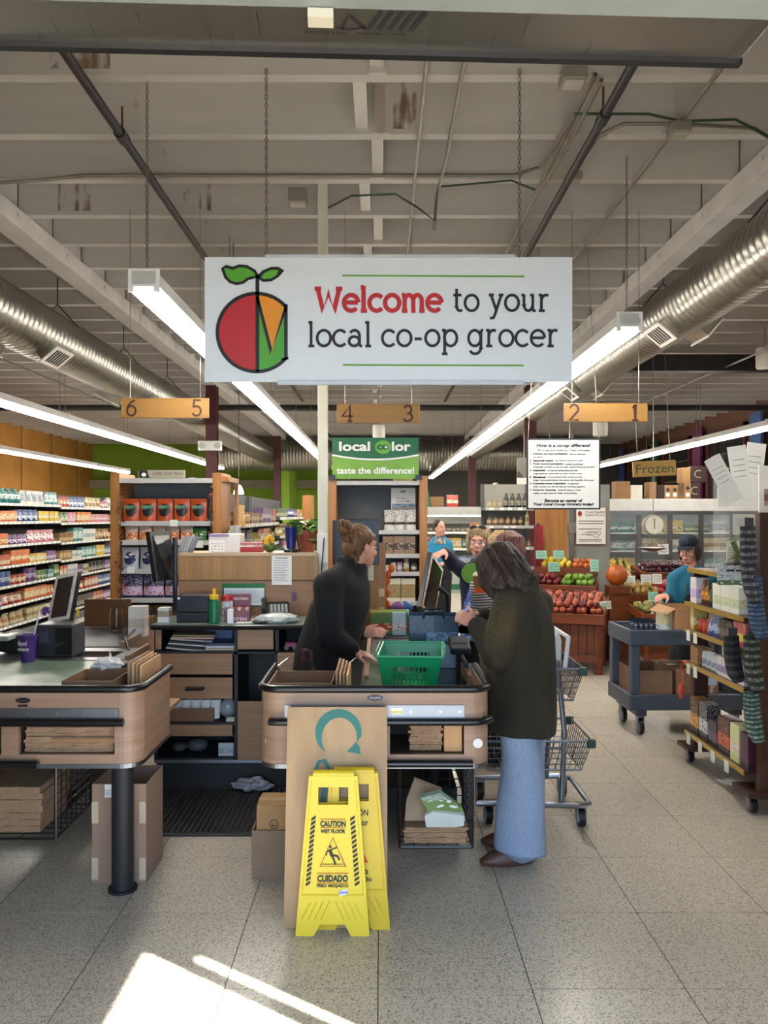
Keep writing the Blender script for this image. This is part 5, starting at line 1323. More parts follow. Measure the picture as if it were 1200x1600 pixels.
# ---- long shelving along the left aisle (faces +x), two bays
HL = [.22, .50, .76, 1.03, 1.31, 1.62, 1.87]
rz = PI / 2
gondola('grocery_shelving', 'long grocery shelving at the left edge, nearer bay', (-5.0, 8.9, 0), rz, 3.6, .45, HL, 2.05)
gondola('grocery_shelving', 'long grocery shelving on the left, farther bay beside the pet display', (-5.0, 12.5, 0), rz, 3.8, .45, [h - .03 for h in HL], 2.05)
kd = [['box', 'pouch'], ['pouch', 'box'], ['box', 'can'], ['box'], ['box', 'pouch'], ['box', 'jar'], ['pouch', 'bottle']]
for bay, y0, L, xs in ((0, 8.9, 3.6, .45), (1, 12.5, 3.8, 0)):
    for i, h in enumerate(HL):
        zt = (HL[i + 1] - h - .05) if i < 6 else .25
        stock((-5.0, y0, 0), rz, L, .45, h - .03 * bay + .001, zt, '%s shelf of the %s left bay' % (SHN[i], ['near', 'far'][bay]), kd[i], 100 + i + 20 * bay, wr=(.13, .24), x_start=xs, run=(2, 4))
# ---- pet treats end cap
ex0, ex1, ed = (172 - CX) * 6.5 / F, (350 - CX) * 6.5 / F, 6.5
def endcap(label, x0, x1, d, top, shelf_px, depth=.42, shelf_x1=None):
    o = thing('end_cap_display', label, 'shelving', (x0, d, 0)); w = x1 - x0; pw = .075
    for x in (0, w - pw): MB().box(x, x + pw, 0, depth, 0, top + .03).build('wooden_post', M_PINE, o, bevel=.004)
    MB().box(pw, w - pw, depth - .02, depth, 0, top).build('back_panel', M_BACK, o)
    for py in shelf_px:
        z = CH + (CY - py) * d / F
        s = MB().box(pw, w - pw, .01, depth - .02, z - .03, z).build('shelf', M_SHELF, o)
        MB().box(pw, w - pw, .0, .01, z - .035, z + .004).build('price_strip', flat('#b9b9b5', .4), s)
    MB().box(pw, w - pw, 0.02, depth - .02, 0, .12).build('base', M_SHELFD, o)
    return o, w, pw
zpx = lambda py, d: CH + (CY - py) * d / F
pe, pw_, ppw = endcap('pet treats end cap with pine posts and grey back', ex0, ex1 - .02, ed, 2.02, [748, 815, 845, 890, 935, 985, 1035])
# leaf garlands on the posts
for gx, nm in ((.085, 'left'), (pw_ - .085, 'right')):
    go = thing('leaf_garland', 'dry autumn leaf garland on the %s post of the pet treats end cap' % nm, 'garland', (ex0 + gx, ed - .005, .9)); rr = random.Random(int(gx * 100))
    MB().cyl((0, 0, 0), (0, 0, 1.05), .005, n=5).build('garland_cord', flat('#5a3a20', .8), go)
    for k in range(46):
        o_ = link('leaf', bpy.data.meshes['leaf'] if False else lme, go); o_.location = (rr.uniform(-.015, .015), rr.uniform(-.02, 0), .02 + k * .0225); o_.rotation_euler = (rr.uniform(0, 3), rr.uniform(0, 3), rr.uniform(0, 6)); o_.scale = (.5, .5, .5)
dry = lme.copy(); dry.materials.clear(); dry.materials.append(flat('#6e3a1a', .8, var=.5, vs=40))
for o_ in list(bpy.data.objects):
    if o_.name.startswith('leaf') and o_.parent and o_.parent.name.startswith('leaf_garland'): o_.data = dry
def row(px0, px1, n, py, d, kind, h, mat, fmt, cat, dep=.09, yo=.06, skip=()):
    z = zpx(py, d) + .001; grp = fmt.split(' from')[0][:50]
    w = (px1 - px0) * d / F / n
    for i in range(n):
        if i in skip: continue
        p = ((px0 + (i + .5) * (px1 - px0) / n - CX) * d / F, d + yo, z)
        lab = fmt % ORD[i] if '%s' in fmt else fmt
        product(kind, w * .94, dep, h, mat, p, R.uniform(-.08, .08), lab, cat, grp)
def pet_mat(c1, cdark, c3):
    t = NT('pet_pouch'); x = t.sep(t.coord('Generated'))
    dx = t.math('MULTIPLY', t.math('SUBTRACT', x[0], .5), 1.5); dz_ = t.math('MULTIPLY', t.math('SUBTRACT', x[2], .5), 1.9)
    r2 = t.math('ADD', t.math('MULTIPLY', dx, dx), t.math('MULTIPLY', dz_, dz_)); inn = t.math('LESS_THAN', r2, .3)
    nz = t.noise(t.coord('Generated', (5, 5, 8)), 1.4, 2)
    col = t.mix(inn, c1, cdark); tx = t.math('MULTIPLY', t.math('GREATER_THAN', nz, .54), t.math('MULTIPLY', inn, t.math('GREATER_THAN', x[2], .5)))
    col = t.mix(tx, col, c3); t.col(col); return t.set(.3)
row(189, 322, 5, 815, ed, 'pouch', .185, pet_mat('#b04a22', '#24211f', '#4a4a44'), 'orange and black pet treat pouch, %s from left on the end cap', 'pouch')
for o_ in [o_ for o_ in bpy.data.objects if o_.get('label', '').startswith('orange and black')]:
    q = MB(); text(q, 'YUMEARTH', (0, -.062, .118), RX, UZ, width=.095, height=.026, bold=.03); q.build('lettering', flat('#6aa88a', .4), o_)
row(192, 300, 5, 845, ed, 'pouch', .115, pack('#c9bba8', '#c46a2c', '#e0d6c6', (.1, .6)), 'small clear and orange treat bag, %s from left on the second shelf of end cap', 'pouch')
row(298, 322, 1, 845, ed, 'pouch', .10, pack('#3f7a35', '#2c5a26', '#c7d0a8', (.2, .6)), 'green treat bag at the right end of the second end cap shelf', 'pouch')
row(187, 300, 4, 890, ed, 'pouch', .18, pet_mat('#a9abb0', '#1d2c55', '#d8d2c2'), 'silver and navy pet food pouch, %s from left on the third shelf of end cap', 'pouch')
row(187, 322, 4, 935, ed, 'pouch', .19, pack('#1b2742', '#b9a7c0', '#c9462c', (.12, .5)), 'dark blue pet food bag, %s from left on fourth end cap shelf', 'pouch')
row(187, 322, 5, 985, ed, 'box', .2, pack('#2b2520', '#8a6a42', '#d0c8b8', (.2, .6)), 'dark pet food carton, %s from left on the low shelf of end cap', 'carton')
tagm = flat('#dfe4dc', .6)
for k, (px, py) in enumerate(((272, 815), (205, 888), (247, 888), (312, 848), (237, 848))):
    MB().box(-.03, .03, -.012, -.008, -.03, .025).build('shelf_talker', tagm, pe).location = ((px - CX) * ed / F - ex0, 0, zpx(py, ed) - .01)
ct = thing('treats_sign', 'small sign reading Coffee, Food, Treats on top of the pet end cap', 'sign', ((250 - CX) * ed / F, ed + .05, zpx(746, ed)))
MB().box(-.19, .19, 0, .012, 0, .062).build('sign_board', flat('#a79f8c', .6), ct)
q = MB(); text(q, 'COFFEE, FOOD, TREATS', (.05, -.002, .03), RX, UZ, width=.25, height=.026); q.build('lettering', M_INK, ct)
MB().prism([(-.185, .0), (-.10, 0), (-.12, .06), (-.185, .06)], -.003, 0, lambda u, v, w: Vector((u, w, v))).build('dog_panel', M_INK, ct)
q = MB(); q.ell((-.145, -.004, .025), (.02, .003, .016), 12, 6); q.build('dog_silhouette', M_WHITE, ct)
# ---- gondola behind the pet end cap, its face along the aisle (faces +x)
HM = [.25, .55, .85, 1.12, 1.38, 1.62]
gondola('aisle_shelving', 'aisle shelving running back from the pet end cap, nearer bay', (-1.30, 6.98, 0), rz, 3.2, .42, HM, 1.95)
gondola('aisle_shelving', 'aisle shelving running back from the pet end cap, farther bay', (-1.30, 10.3, 0), rz, 3.2, .42, [h + .06 for h in HM], 1.95)
for bay, y0 in ((0, 6.98), (1, 10.3)):
    for i, h in enumerate(HM):
        if i < 2: continue
        stock((-1.30, y0, 0), rz, 3.2, .42, h + .06 * bay + .001, .2, '%s shelf, %s bay behind pet end cap' % (SHN[i], ['nearer', 'farther'][bay]), [['jar', 'box'], ['pouch', 'jar'], ['bottle', 'box'], ['jar', 'bottle'], ['pouch', 'bottle']][i % 5], 300 + i + 10 * bay, wr=(.13, .22), run=(2, 5))
for k in range(5):
    product('pouch', .15, .05, .2, pack('#c99a2c', '#d8b45a', '#a5502c', (.3, .7)), (-1.29, 6.98 + .1 + k * .1, 1.60), rz, 'yellow snack bag hanging behind the pet end cap, %s from left' % ORD[k], 'pouch', 'hanging yellow snack bags')
for k in range(4):
    product('pouch', .14, .07, .2, pack('#c9ccc6', '#4f7aa8', '#e0e0da', (.0, .25)), (-1.24, 6.6 + .13 * k, 1.42 - .0), rz, 'white and blue bag at the pet end cap corner, %s from left' % ORD[k], 'pouch', 'white and blue corner bags')
cs = thing('corner_shelf', 'narrow pine corner shelf at the side of the pet end cap', 'shelving', (-1.27, 6.52, 0))
MB().box(-.03, .15, 0, .46, 1.40, 1.418).build('shelf', M_PINE, cs); MB().box(.0, .03, .42, .46, 0, 2.0).build('post', M_PINE, cs); MB().box(-.03, .03, 0.0, .46, 1.98, 2.02).build('top_rail', M_PINE, cs)
MB().box(-.03, .15, 0.43, .46, 0, 1.4).build('side_board', M_PINE, cs)
pe2 = thing('pine_end_post', 'pine end post closing the far bay behind the pet end cap', 'post', (-1.33, 13.55, 0)); MB().box(0, .16, 0, .5, 0, 2.05).build('post_board', M_PINE, pe2)

# ---- local colour end cap
kx0, kx1, kd_ = (513 - CX) * 7.4 / F, (668 - CX) * 7.4 / F, 7.4
le, lw, lpw = endcap('local products end cap with pine posts under the green local color sign', kx0, kx1, kd_, 2.04, [752, 829, 866, 894, 940, 990])
row(600, 651, 3, 829, kd_, 'pouch', .19, pack('#d2d0c8', '#1f1d1c', '#c98a3a', (.28, .42)), 'white printed snack bag, %s from left below the farm brochure', 'pouch')
row(526, 592, 4, 829, kd_, 'box', .11, pack('#241a1c', '#5a3038', '#b9afa8', (.3, .6)), 'small dark tea carton, %s from left on the upper shelf of local end cap', 'carton')
row(524, 545, 2, 866, kd_, 'box', .1, pack('#b0472b', '#d8b49a', '#6a2417', (.3, .6)), 'orange carton, %s from left behind the cashier on the local end cap', 'carton')
row(597, 650, 3, 866, kd_, 'box', .165, pack('#8f6f4c', '#4c3623', '#c9b083', (.25, .6)), 'brown kraft granola box, %s from left on the local end cap', 'carton')
for k, (px, c, h, kk, nm) in enumerate(((604, '#c9c6bd', .06, 'can', 'pale tin'), (615, '#c2b59a', .085, 'jar', 'cream jar'), (625, '#8d76a8', .085, 'jar', 'purple jar'), (635, '#a9762f', .12, 'jar', 'tall honey jar with yellow lid'), (647, '#3a2f2b', .075, 'jar', 'dark jar with pale label'))):
    product(kk, .055, .055, h, pack(c, '#ddd8c8', '#4a3526', (.25, .65)), ((px - CX) * kd_ / F, kd_ + .07, zpx(894, kd_) + .001), 0, '%s on the jar shelf of local end cap' % nm, 'jar', 'preserve jars on the local end cap')
row(603, 650, 2, 940, kd_, 'box', .21, pack('#cfc9b8', '#8d8a5c', '#b4502c', (.15, .75), sc=7), 'white boxed jam set, %s from left on the low shelf of local end cap', 'carton')
br = thing('farm_poster', 'printed card headed Our Farm to Your Table on the local end cap', 'poster', ((631 - CX) * kd_ / F, kd_ + .2, zpx(829, kd_) + .001))
MB().box(-.115, .115, 0, .006, 0, .40).build('card', M_PAPER, br)
q = MB(); text(q, 'NEW', (0, -.002, .365), RX, UZ, width=.05, height=.025, bold=.03); text(q, 'Our Farm\nto Your Table', (0, -.002, .29), RX, UZ, width=.13, height=.05); q.build('lettering', M_INK, br)
MB().box(-.11, .11, -.002, 0, .18, .25).build('photo_print', pack('#9a7f68', '#6d8a9c', '#3d2a20', (.55, .95), sc=4), br)
# green sign
sd_ = 7.38; a = W(519, 748, sd_); b = W(654, 684, sd_)
ls = thing('local_color_sign', 'green sign reading local color taste the difference on the middle end cap', 'sign', ((a.x + b.x) / 2, sd_, a.z)); wd = b.x - a.x; ht = b.z - a.z
MB().box(-wd / 2, wd / 2, 0, .015, 0, ht).build('sign_board', flat('#6f9f33', .4), ls)
curve = [(-wd / 2 + wd * i / 16, ht * (.50 + .11 * (2 * i / 16 - 1) ** 2 - .03)) for i in range(17)]
MB().quad(*[Vector((u, -.002, v)) for u, v in curve + [(wd / 2, ht), (-wd / 2, ht)]]).build('dark_field', flat('#0f5d3a', .4), ls)
q = MB(); q.ribbon(curve, .015, lambda u, v: Vector((u, -.003, v))); text(q, 'local', (-wd * .24, -.003, ht * .79), RX, UZ, width=wd * .36, height=.088, bold=.03); text(q, 'lor', (wd * .30, -.003, ht * .79), RX, UZ, width=wd * .22, height=.088, bold=.03)
text(q, 'taste the difference!', (0, -.003, ht * .2), RX, UZ, width=wd * .9, height=.062, bold=.025); q.build('lettering', M_WHITE, ls)
q = MB(); q.quad(*[Vector((wd * .09 + .075 * math.cos(t), -.003, ht * .77 + .062 * math.sin(t))) for t in [2 * PI * k / 24 for k in range(24)]]); q.build('logo_disc', flat('#62a336', .4), ls)
q = MB(); text(q, 'co', (wd * .085, -.004, ht * .77), RX, UZ, width=.11, height=.05, bold=.04); q.build('logo_letters', flat('#0f4d30', .4), ls)
q = MB(); q.box(wd * .125 - .014, wd * .125 + .014, -.005, -.0045, ht * .77 - .004, ht * .77 + .004).box(wd * .125 - .004, wd * .125 + .004, -.005, -.0045, ht * .77 - .014, ht * .77 + .014); q.build('logo_cross', M_WHITE, ls)
for s in (-1, 1): MB().box(s * wd / 2 - .03, s * wd / 2 + .03, -.012, .02, -.01, .035).build('sign_clip', M_BLACK, ls)
for k, (px, c) in enumerate(((530, '#4a4437'), (566, '#5a3a2a'), (630, '#b8a860'))):
    a_ = W(px, 752, 7.5); o_ = MB().box(-.09, .09, 0, .2, 0, .035).build('flat_crate', flat(c, .6)); o_.location = (a_.x, 7.5, zpx(752, 7.4) + .001); tag(o_, ['grey flat tray on top of local end cap', 'brown flat tray on top of local end cap', 'straw coloured flat tray on top of local end cap'][k], 'tray')

# ---- refrigerated cases and goods seen down the middle aisle
def cooler(label, x0, x1, d, hs, top, seed):
    o = thing('refrigerated_case', label, 'cooler', (x0, d, 0)); w = x1 - x0
    MB().box(0, w, .7, .74, 0, top).build('back_panel', flat('#b9bcb8', .5), o); MB().box(0, w, 0, .7, 0, .45).build('base', flat('#9aa59a', .5), o); MB().box(0, w, -.01, 0, .08, .2).build('green_band', flat('#1d5a3a', .5), o)
    MB().box(0, w, 0, .74, top, top + .18).build('canopy', flat('#a8a8a2', .5), o); MB().cyl((.05, .06, top - .02), (w - .05, .06, top - .02), .02, n=8).build('case_light', emis('#fff6e4', 5), o)
    for h in hs: s = MB().box(0, w, .1, .7, h - .03, h).build('shelf', M_SHELF, o); MB().box(0, w, .09, .1, h - .04, h + .01).build('price_strip', M_WHITE, s)
    for i, h in enumerate(hs): stock((x0, d + .1, 0), 0, w, .6, h + .001, .26, '%s shelf of the %s' % (SHN[i], label.split(',')[0]), ['bottle', 'box', 'pouch'], seed + i, wr=(.1, .2), run=(2, 5))
cooler('open dairy case, lit, far down the middle aisle', .95, 2.3, 17.6, [.62, .98, 1.34], 1.72, 500)
cooler('open drinks case, lit, behind the jar shelving', 2.45, 4.0, 17.6, [.62, .98, 1.34], 1.72, 520)
for k, (x, w, h, c, nm) in enumerate(((1.25, .3, .22, '#7a5a38', 'small wooden crate'), (1.6, .25, .26, '#a92c24', 'red and white carton'), (3.0, .7, .35, '#6b4a2c', 'large brown crate'))):
    o_ = MB().box(-w / 2, w / 2, 0, .3, 0, h).build('storage_crate', pack(c, '#c9bba2', c, (.3, .6)) if k == 1 else flat(c, .8), bevel=.01); o_.location = (x, 17.8, 1.901); tag(o_, '%s on top of the far cases' % nm, 'crate')
tag(MB().lathe([(.12, 0), (.09, .1), (.07, .2), (.02, .42)], n=10).build('green_cone', flat('#17502f', .6)), 'green cone ornament on top of the dairy case', 'ornament').location = (1.02, 17.8, 1.901)
# jar shelving right of the aisle
gondola('jar_shelving', 'shelving of bottles and jars behind the two women', (1.27, 9.75, 0), 0, .60, .42, [.5, .8, 1.08, 1.32, 1.58, 1.80], 2.1, back=flat('#8d8a80', .6))
for i, h in enumerate([1.08, 1.32, 1.58, 1.80]): stock((1.27, 9.75, 0), 0, .60, .42, h + .001, .2, '%s row of the jar shelving' % ['lowest', 'second', 'third', 'top'][i], ['bottle', 'jar'], 560 + i, wr=(.06, .09), run=(3, 6), colours=['white', 'cream', 'yellow', 'brown', 'orange', 'black'])
wp = thing('wood_end_panel', 'tall pine end panel behind the lemons', 'panel', (1.98, 10.2, 0)); MB().box(0, .40, 0, .05, 0, 2.0).build('panel_board', M_PINE, wp); MB().box(.0, .04, -.05, 0, .9, 1.6).build('spice_rack', M_BLACKM, wp)
rb = MB().box(0, .10, 0, .03, -1.2, .38).build('red_sign', flat('#8f1c22', .5), bevel=.002); rb.location = (1.95, 10.1, 1.2); tag(rb, 'red upright placard beside the pine end panel', 'sign')
# two crates high on a shelf unit behind jar shelving
rk = thing('back_shelf', 'open shelf unit with two brown cartons beside the right maroon column', 'shelving', (1.9, 13.2, 0))
for x in (0, .78): MB().box(x, x + .03, 0, .4, 0, 2.25).build('upright', flat('#a9865a', .6), rk)
for h in (.5, .9, 1.3, 1.65, 1.95): MB().box(.03, .78, 0, .4, h - .03, h).build('shelf', M_SHELF, rk)
for k in range(2):
    carton('shelf_carton', ['brown carton on the top shelf beside the right maroon column', 'second brown carton behind it on the top shelf near the maroon column'][k], (1.97 + k * .33, 13.25, 1.951), (2.26 + k * .36, 13.5, 2.15), M_CARD)
for i, h in enumerate((.9, 1.3, 1.65)): stock((1.93, 13.2, 0), 0, .72, .4, h + .001, .26, '%s tier of open shelf unit' % ['low', 'middle', 'upper'][i], ['jar', 'can'], 590 + i, wr=(.08, .12), run=(2, 4), colours=['white', 'brown', 'cream', 'black'])
# sandwich board of pictures on the column
tag(MB().box(0, .55, 0, .02, 0, .5).cyl((.1, .01, .5), (.1, .01, 2.22), .004, n=5).cyl((.45, .01, .5), (.45, .01, 2.22), .004, n=5).build('picture_board', pack('#c9c6bd', '#6b6a62', '#3a3833', (.1, .9), sc=6)), 'pale picture board hanging behind the co-op poster', 'picture').location = (W(808, 770, 11).x, 11, W(808, 772, 11).z)
# ================================================================== right side: marketplace post, produce, freezers
gp = thing('grey_post_panel', 'grey boxed post with conduit carrying the Chatham Marketplace sign', 'post', (2.38, 10.2, 0))
MB().box(0, .54, 0, .3, 0, 2.1).build('post_casing', flat('#8b8b84', .5), gp); MB().box(.02, .07, -.04, 0, 0, 2.9).build('post_conduit', M_COND, gp); MB().box(.0, .1, -.05, 0, 1.48, 1.62).build('switch_box', M_GALV, gp)
a = W(901, 850, 10.15); b = W(947, 793, 10.15)
cm = thing('marketplace_sign', 'white Chatham Marketplace sign with local state outline on the grey post', 'sign', ((a.x + b.x) / 2, 10.17, a.z)); wd = b.x - a.x; ht = b.z - a.z
MB().box(-wd / 2 - .01, wd / 2 + .01, 0, .02, -.01, ht + .01).build('sign_frame', flat('#8a5a3c', .5), cm); MB().box(-wd / 2, wd / 2, -.003, 0, 0, ht).build('sign_sheet', M_PAPER, cm)
fn = lambda u, v: Vector((u, -.005, v))
q = MB(); text(q, 'CHATHAM', (.05, -.005, ht * .87), RX, UZ, width=wd * .66, height=.03); text(q, 'MARKETPLACE', (.05, -.005, ht * .79), RX, UZ, width=wd * .66, height=.022); text(q, 'LOCAL', (.02, -.005, ht * .29), RX, UZ, width=wd * .4, height=.035)
q.ribbon([(-.125, ht * .25), (-.05, ht * .335), (.12, ht * .335), (.12, ht * .28), (.07, ht * .16), (.03, ht * .22), (-.04, ht * .25)], .006, fn, closed=True)
for i, zz in enumerate((.62, .55, .4, .11, .07)): q.box(-wd * .42, wd * (.42 if i < 2 else .36), -.005, -.0048, ht * zz, ht * zz + .008)
q.build('lettering', M_INK, cm)
q = MB(); q.quad(*[fn(-wd * .38 + .027 * math.cos(t), ht * .83 + .035 * math.sin(t)) for t in [2 * PI * k / 16 for k in range(16)]]); q.build('emblem', flat('#a02a2c', .5), cm)

def fruit_mesh(name, prof, mat, n=12):
    m = MB(); m.lathe(prof, n=n); m.sm = True; me = m.mesh(name); me.materials.append(mat); return me
def apple_mat(c1, c2):
    t = NT('apple_skin'); oi = t.n('ShaderNodeObjectInfo'); nz = t.noise(t.coord(scale=(20, 20, 8)), 1.2, 3)
    f = t.math('ADD', t.math('MULTIPLY', oi.outputs['Random'], .45), t.math('MULTIPLY', nz, .6)); t.col(t.ramp(f, [(.3, c1), (.75, c2)])); return t.set(.28)
def apple(r): return [(r * .25, r * .12), (r * .7, 0), (r * .98, r * .55), (r, r * 1.05), (r * .8, r * 1.6), (r * .4, r * 1.75), (r * .08, r * 1.55)]
AP = fruit_mesh('apple', apple(.037), apple_mat('#5a1018', '#a8502f'))
AG = fruit_mesh('apple', apple(.038), apple_mat('#48701c', '#759a35'))
AD = fruit_mesh('apple', apple(.037), apple_mat('#4a1018', '#842028'))
OR = fruit_mesh('orange', apple(.038), apple_mat('#a84a14', '#c46a26'))
LE = fruit_mesh('lemon', [(.004, 0), (.012, .008), (.028, .025), (.032, .045), (.026, .068), (.01, .085), (.004, .09)], apple_mat('#c9a820', '#d9c544'))
PO = fruit_mesh('pomegranate', apple(.044), apple_mat('#8f1626', '#b02a38'))
KI = fruit_mesh('pear', [(.01, 0), (.034, .012), (.04, .04), (.028, .07), (.016, .09), (.005, .096)], apple_mat('#8a7a2c', '#a8803a'))
GN = fruit_mesh('melon', apple(.05), apple_mat('#4a5220', '#8a8038'))
stem_me = MB().cyl((0, 0, 0), (.004, 0, .018), .0022, n=5).mesh('stem'); stem_me.materials.append(flat('#4a3018', .8))
def heap(me, label, cat, M, x0, x1, y0, y1, z, nx, ny, slope, group, seed, jig=.013, layers=1, stem=True, tz=0):
    r = random.Random(seed)
    for L in range(layers):
        for j in range(ny - L):
            for i in range(nx - L):
                x = x0 + (x1 - x0) * (i + .5 + .5 * L) / nx + r.uniform(-jig, jig); y = y0 + (y1 - y0) * (j + .5 + .5 * L) / ny + r.uniform(-jig, jig)
                p = M @ Vector((x, y, z + slope * (y - y0) + L * .052 + r.uniform(0, .004)))
                o = link(me.name.split('.')[0], me); o.location = p; o.rotation_euler = (r.uniform(-.35, .35), r.uniform(-.35, .35), r.uniform(0, 6)); tag(o, label, cat, group)
                if stem and i % 2 == 0:
                    s = link('stem', stem_me, o); s.location = (0, 0, .058)
def price_card(label, px, py, d, w=.13, h=.10, col='#8fc4ae', rot=0):
    o = thing('price_card', label, 'price card', W(px, py, d), rot, 'hand-lettered price cards')
    MB().box(-w / 2, w / 2, 0, .004, 0, h, Matrix.Rotation(-.15, 4, 'X')).build('card', flat(col, .5), o)
    q = MB(); rr = random.Random(px)
    for i in range(3): q.ribbon([(-w * .36 + k * w * .12, h * (.75 - .25 * i) + rr.uniform(-.008, .008)) for k in range(7)], .004, lambda u, v: Matrix.Rotation(-.15, 4, 'X') @ Vector((u, -.003, v)))
    q.build('handwriting', flat('#2f4a3c', .6), o); MB().cyl((0, .01, -.07), (0, .01, .01), .004, n=5).build('clip_stem', M_CHROME, o)

# ---- low apple table (turned towards the aisle), its corner leg nearest
ta = math.radians(-20); TL = Vector((2.36, 8.50, 0)); TM = Matrix.Translation(TL) @ Matrix.Rotation(ta, 4, 'Z')
tb = thing('produce_table', 'low red-brown wooden produce table heaped with apples', 'table', TL, ta)
def table(root, x0, x1, y0, y1, zt, slope=.22, legr=.045):
    zb = lambda y: zt + slope * (y - y0)
    for x in (x0 + .05, x1 - .05):
        for y in (y0 + .05, y1 - .05): MB().lathe([(legr, 0), (legr, .06), (legr * .85, .08), (legr * .85, zt * .55), (legr * 1.05, zt * .6), (legr * .9, zt * .66), (legr, zt * .7), (legr, zb(y) - .04)], (x, y, 0), 10).build('leg', M_CHERRY, root, smooth='auto')
    w = (x1 - x0) / 9
    for k in range(9): MB().box(x0 + k * w + .004, x0 + (k + 1) * w - .004, y0 + .06, y0 + .08, .14, zt - .1).build('plank', M_CHERRY, root)
    w = (y1 - y0) / 7
    for k in range(7):
        for xx in (x0 + .06, x1 - .08): MB().box(xx, xx + .02, y0 + k * w + .004, y0 + (k + 1) * w - .004, .14, zt - .1).build('plank', M_CHERRY, root)
    MB().box(x0 + .06, x1 - .06, y0 + .05, y0 + .09, .12, .2).build('bottom_rail', M_CHERRY, root)
    m = MB(); m._add([Vector(p) for p in ((x0, y0, zt - .05), (x1, y0, zt - .05), (x1, y1, zb(y1) - .05), (x0, y1, zb(y1) - .05), (x0, y0, zt - .02), (x1, y0, zt - .02), (x1, y1, zb(y1) - .02), (x0, y1, zb(y1) - .02))], [(0, 3, 2, 1), (4, 5, 6, 7), (0, 1, 5, 4), (1, 2, 6, 5), (2, 3, 7, 6), (3, 0, 4, 7)]); m.build('table_top', M_CHERRY, root)
    MB().box(x0 - .02, x1 + .02, y0 - .03, y0, zt - .08, zt + .03).build('front_lip', M_CHERRY, root, bevel=.006)
    for x in (x0 - .02, x1): MB().bar((x + .01, y0, zt - .01), (x + .01, y1, zb(y1) - .01), .02, .09).build('side_lip', M_CHERRY, root)
table(tb, -.78, .0, 0, .66, .62)
heap(AP, 'red and yellow apple heaped on the low produce table', 'apple', TM, -.77, -.0, .03, .50, .635, 10, 6, .22, 'apples on the low table', 1, layers=2)
# teal pulp baskets of apples on the back of the low table
bk_me = MB(); bk_me._add([Vector(p) for p in ((-.055, -.055, 0), (.055, -.055, 0), (.055, .055, 0), (-.055, .055, 0), (-.075, -.075, .085), (.075, -.075, .085), (.075, .075, .085), (-.075, .075, .085), (-.065, -.065, .085), (.065, -.065, .085), (.065, .065, .085), (-.065, .065, .085), (-.05, -.05, .01), (.05, -.05, .01), (.05, .05, .01), (-.05, .05, .01))],
    [(0, 3, 2, 1), (0, 1, 5, 4), (1, 2, 6, 5), (2, 3, 7, 6), (3, 0, 4, 7), (4, 5, 9, 8), (5, 6, 10, 9), (6, 7, 11, 10), (7, 4, 8, 11), (8, 9, 13, 12), (9, 10, 14, 13), (10, 11, 15, 14), (11, 8, 12, 15), (12, 13, 14, 15)])
bkm = bk_me.mesh('pulp_basket'); bkm.materials.append(flat('#4d8f92', .7, var=.12, vs=40))
for k in range(4):
    p = TM @ Vector((-.68 + k * .19, .575, .735)); o = link('pulp_basket', bkm); o.location = p; o.rotation_euler = (0, 0, ta); tag(o, 'teal pulp basket of red apples, %s from left on the low produce table' % ORD[k], 'basket', 'teal apple baskets')
    heap(AP if k % 2 else AD, 'red apple in a teal pulp basket on the low produce table', 'apple', Matrix.Translation(p) @ Matrix.Rotation(ta, 4, 'Z'), -.072, .072, -.072, .072, .045, 2, 2, 0, 'apples in teal baskets', 40 + k, .003, stem=False)
# ---- tall stepped stand behind, with green and dark red apples and lemons
ts = thing('produce_stand', 'tall red-brown wooden stepped stand with green apples and lemons', 'stand', (1.80, 9.50, 0), math.radians(-20)); SM = Matrix.Translation((1.80, 9.50, 0)) @ Matrix.Rotation(math.radians(-20), 4, 'Z')
table(ts, 0, .72, 0, .28, .86, .12, .04)
MB().box(.0, .72, .29, .50, 1.03, 1.06).build('upper_tier', M_CHERRY, ts); MB().box(-.01, .73, .275, .29, .98, 1.08).build('upper_lip', M_CHERRY, ts); MB().box(.02, .70, .30, .49, 0, 1.03).build('upper_riser', M_CHERRY, ts)
heap(AD, 'dark red apple on the left of the tall produce stand', 'apple', SM, .0, .32, .02, .26, .88, 4, 3, .12, 'dark apples on the tall stand', 2, layers=2)
heap(AG, 'green apple on the tall produce stand', 'apple', SM, .33, .71, .02, .26, .88, 5, 3, .12, 'green apples on the tall stand', 3, layers=2)
heap(LE, 'yellow lemon on the top tier of the produce stand', 'lemon', SM, .06, .40, .30, .48, 1.065, 5, 3, 0, 'lemons on the top tier', 4, layers=2, stem=False)
heap(OR, 'orange on the top tier of the produce stand', 'orange', SM, .42, .70, .30, .48, 1.065, 4, 2, 0, 'oranges on the top tier', 5, layers=2, stem=False)
price_card('mint green price card among the apples of the tall stand', 866, 893, 9.38, .15, .11, rot=.3); price_card('mint green price card standing before the lemons', 846, 873, 9.7); price_card('mint green price card behind the oranges', 873, 873, 9.7)
price_card('mint green price card beside the pumpkin', 929, 893, 9.35, .1, .14); price_card('white and green price card on the low apple heap', 947, 952, 8.7, .15, .09, '#cdd8c0', .4)
price_card('white price card among the pears', 985, 916, 9.85, .13, .13, '#d6dad2'); price_card('white price card above the pomegranates', 1010, 914, 9.85, .13, .13, '#d6dad2'); price_card('white price card at the right of the pomegranates', 1027, 912, 9.85, .12, .12, '#d6dad2'); price_card('mint green price card by the worker\'s hand', 1021, 940, 8.95, .11, .11); price_card('mint green price card below the worker\'s hand', 1040, 950, 8.95, .14, .11)
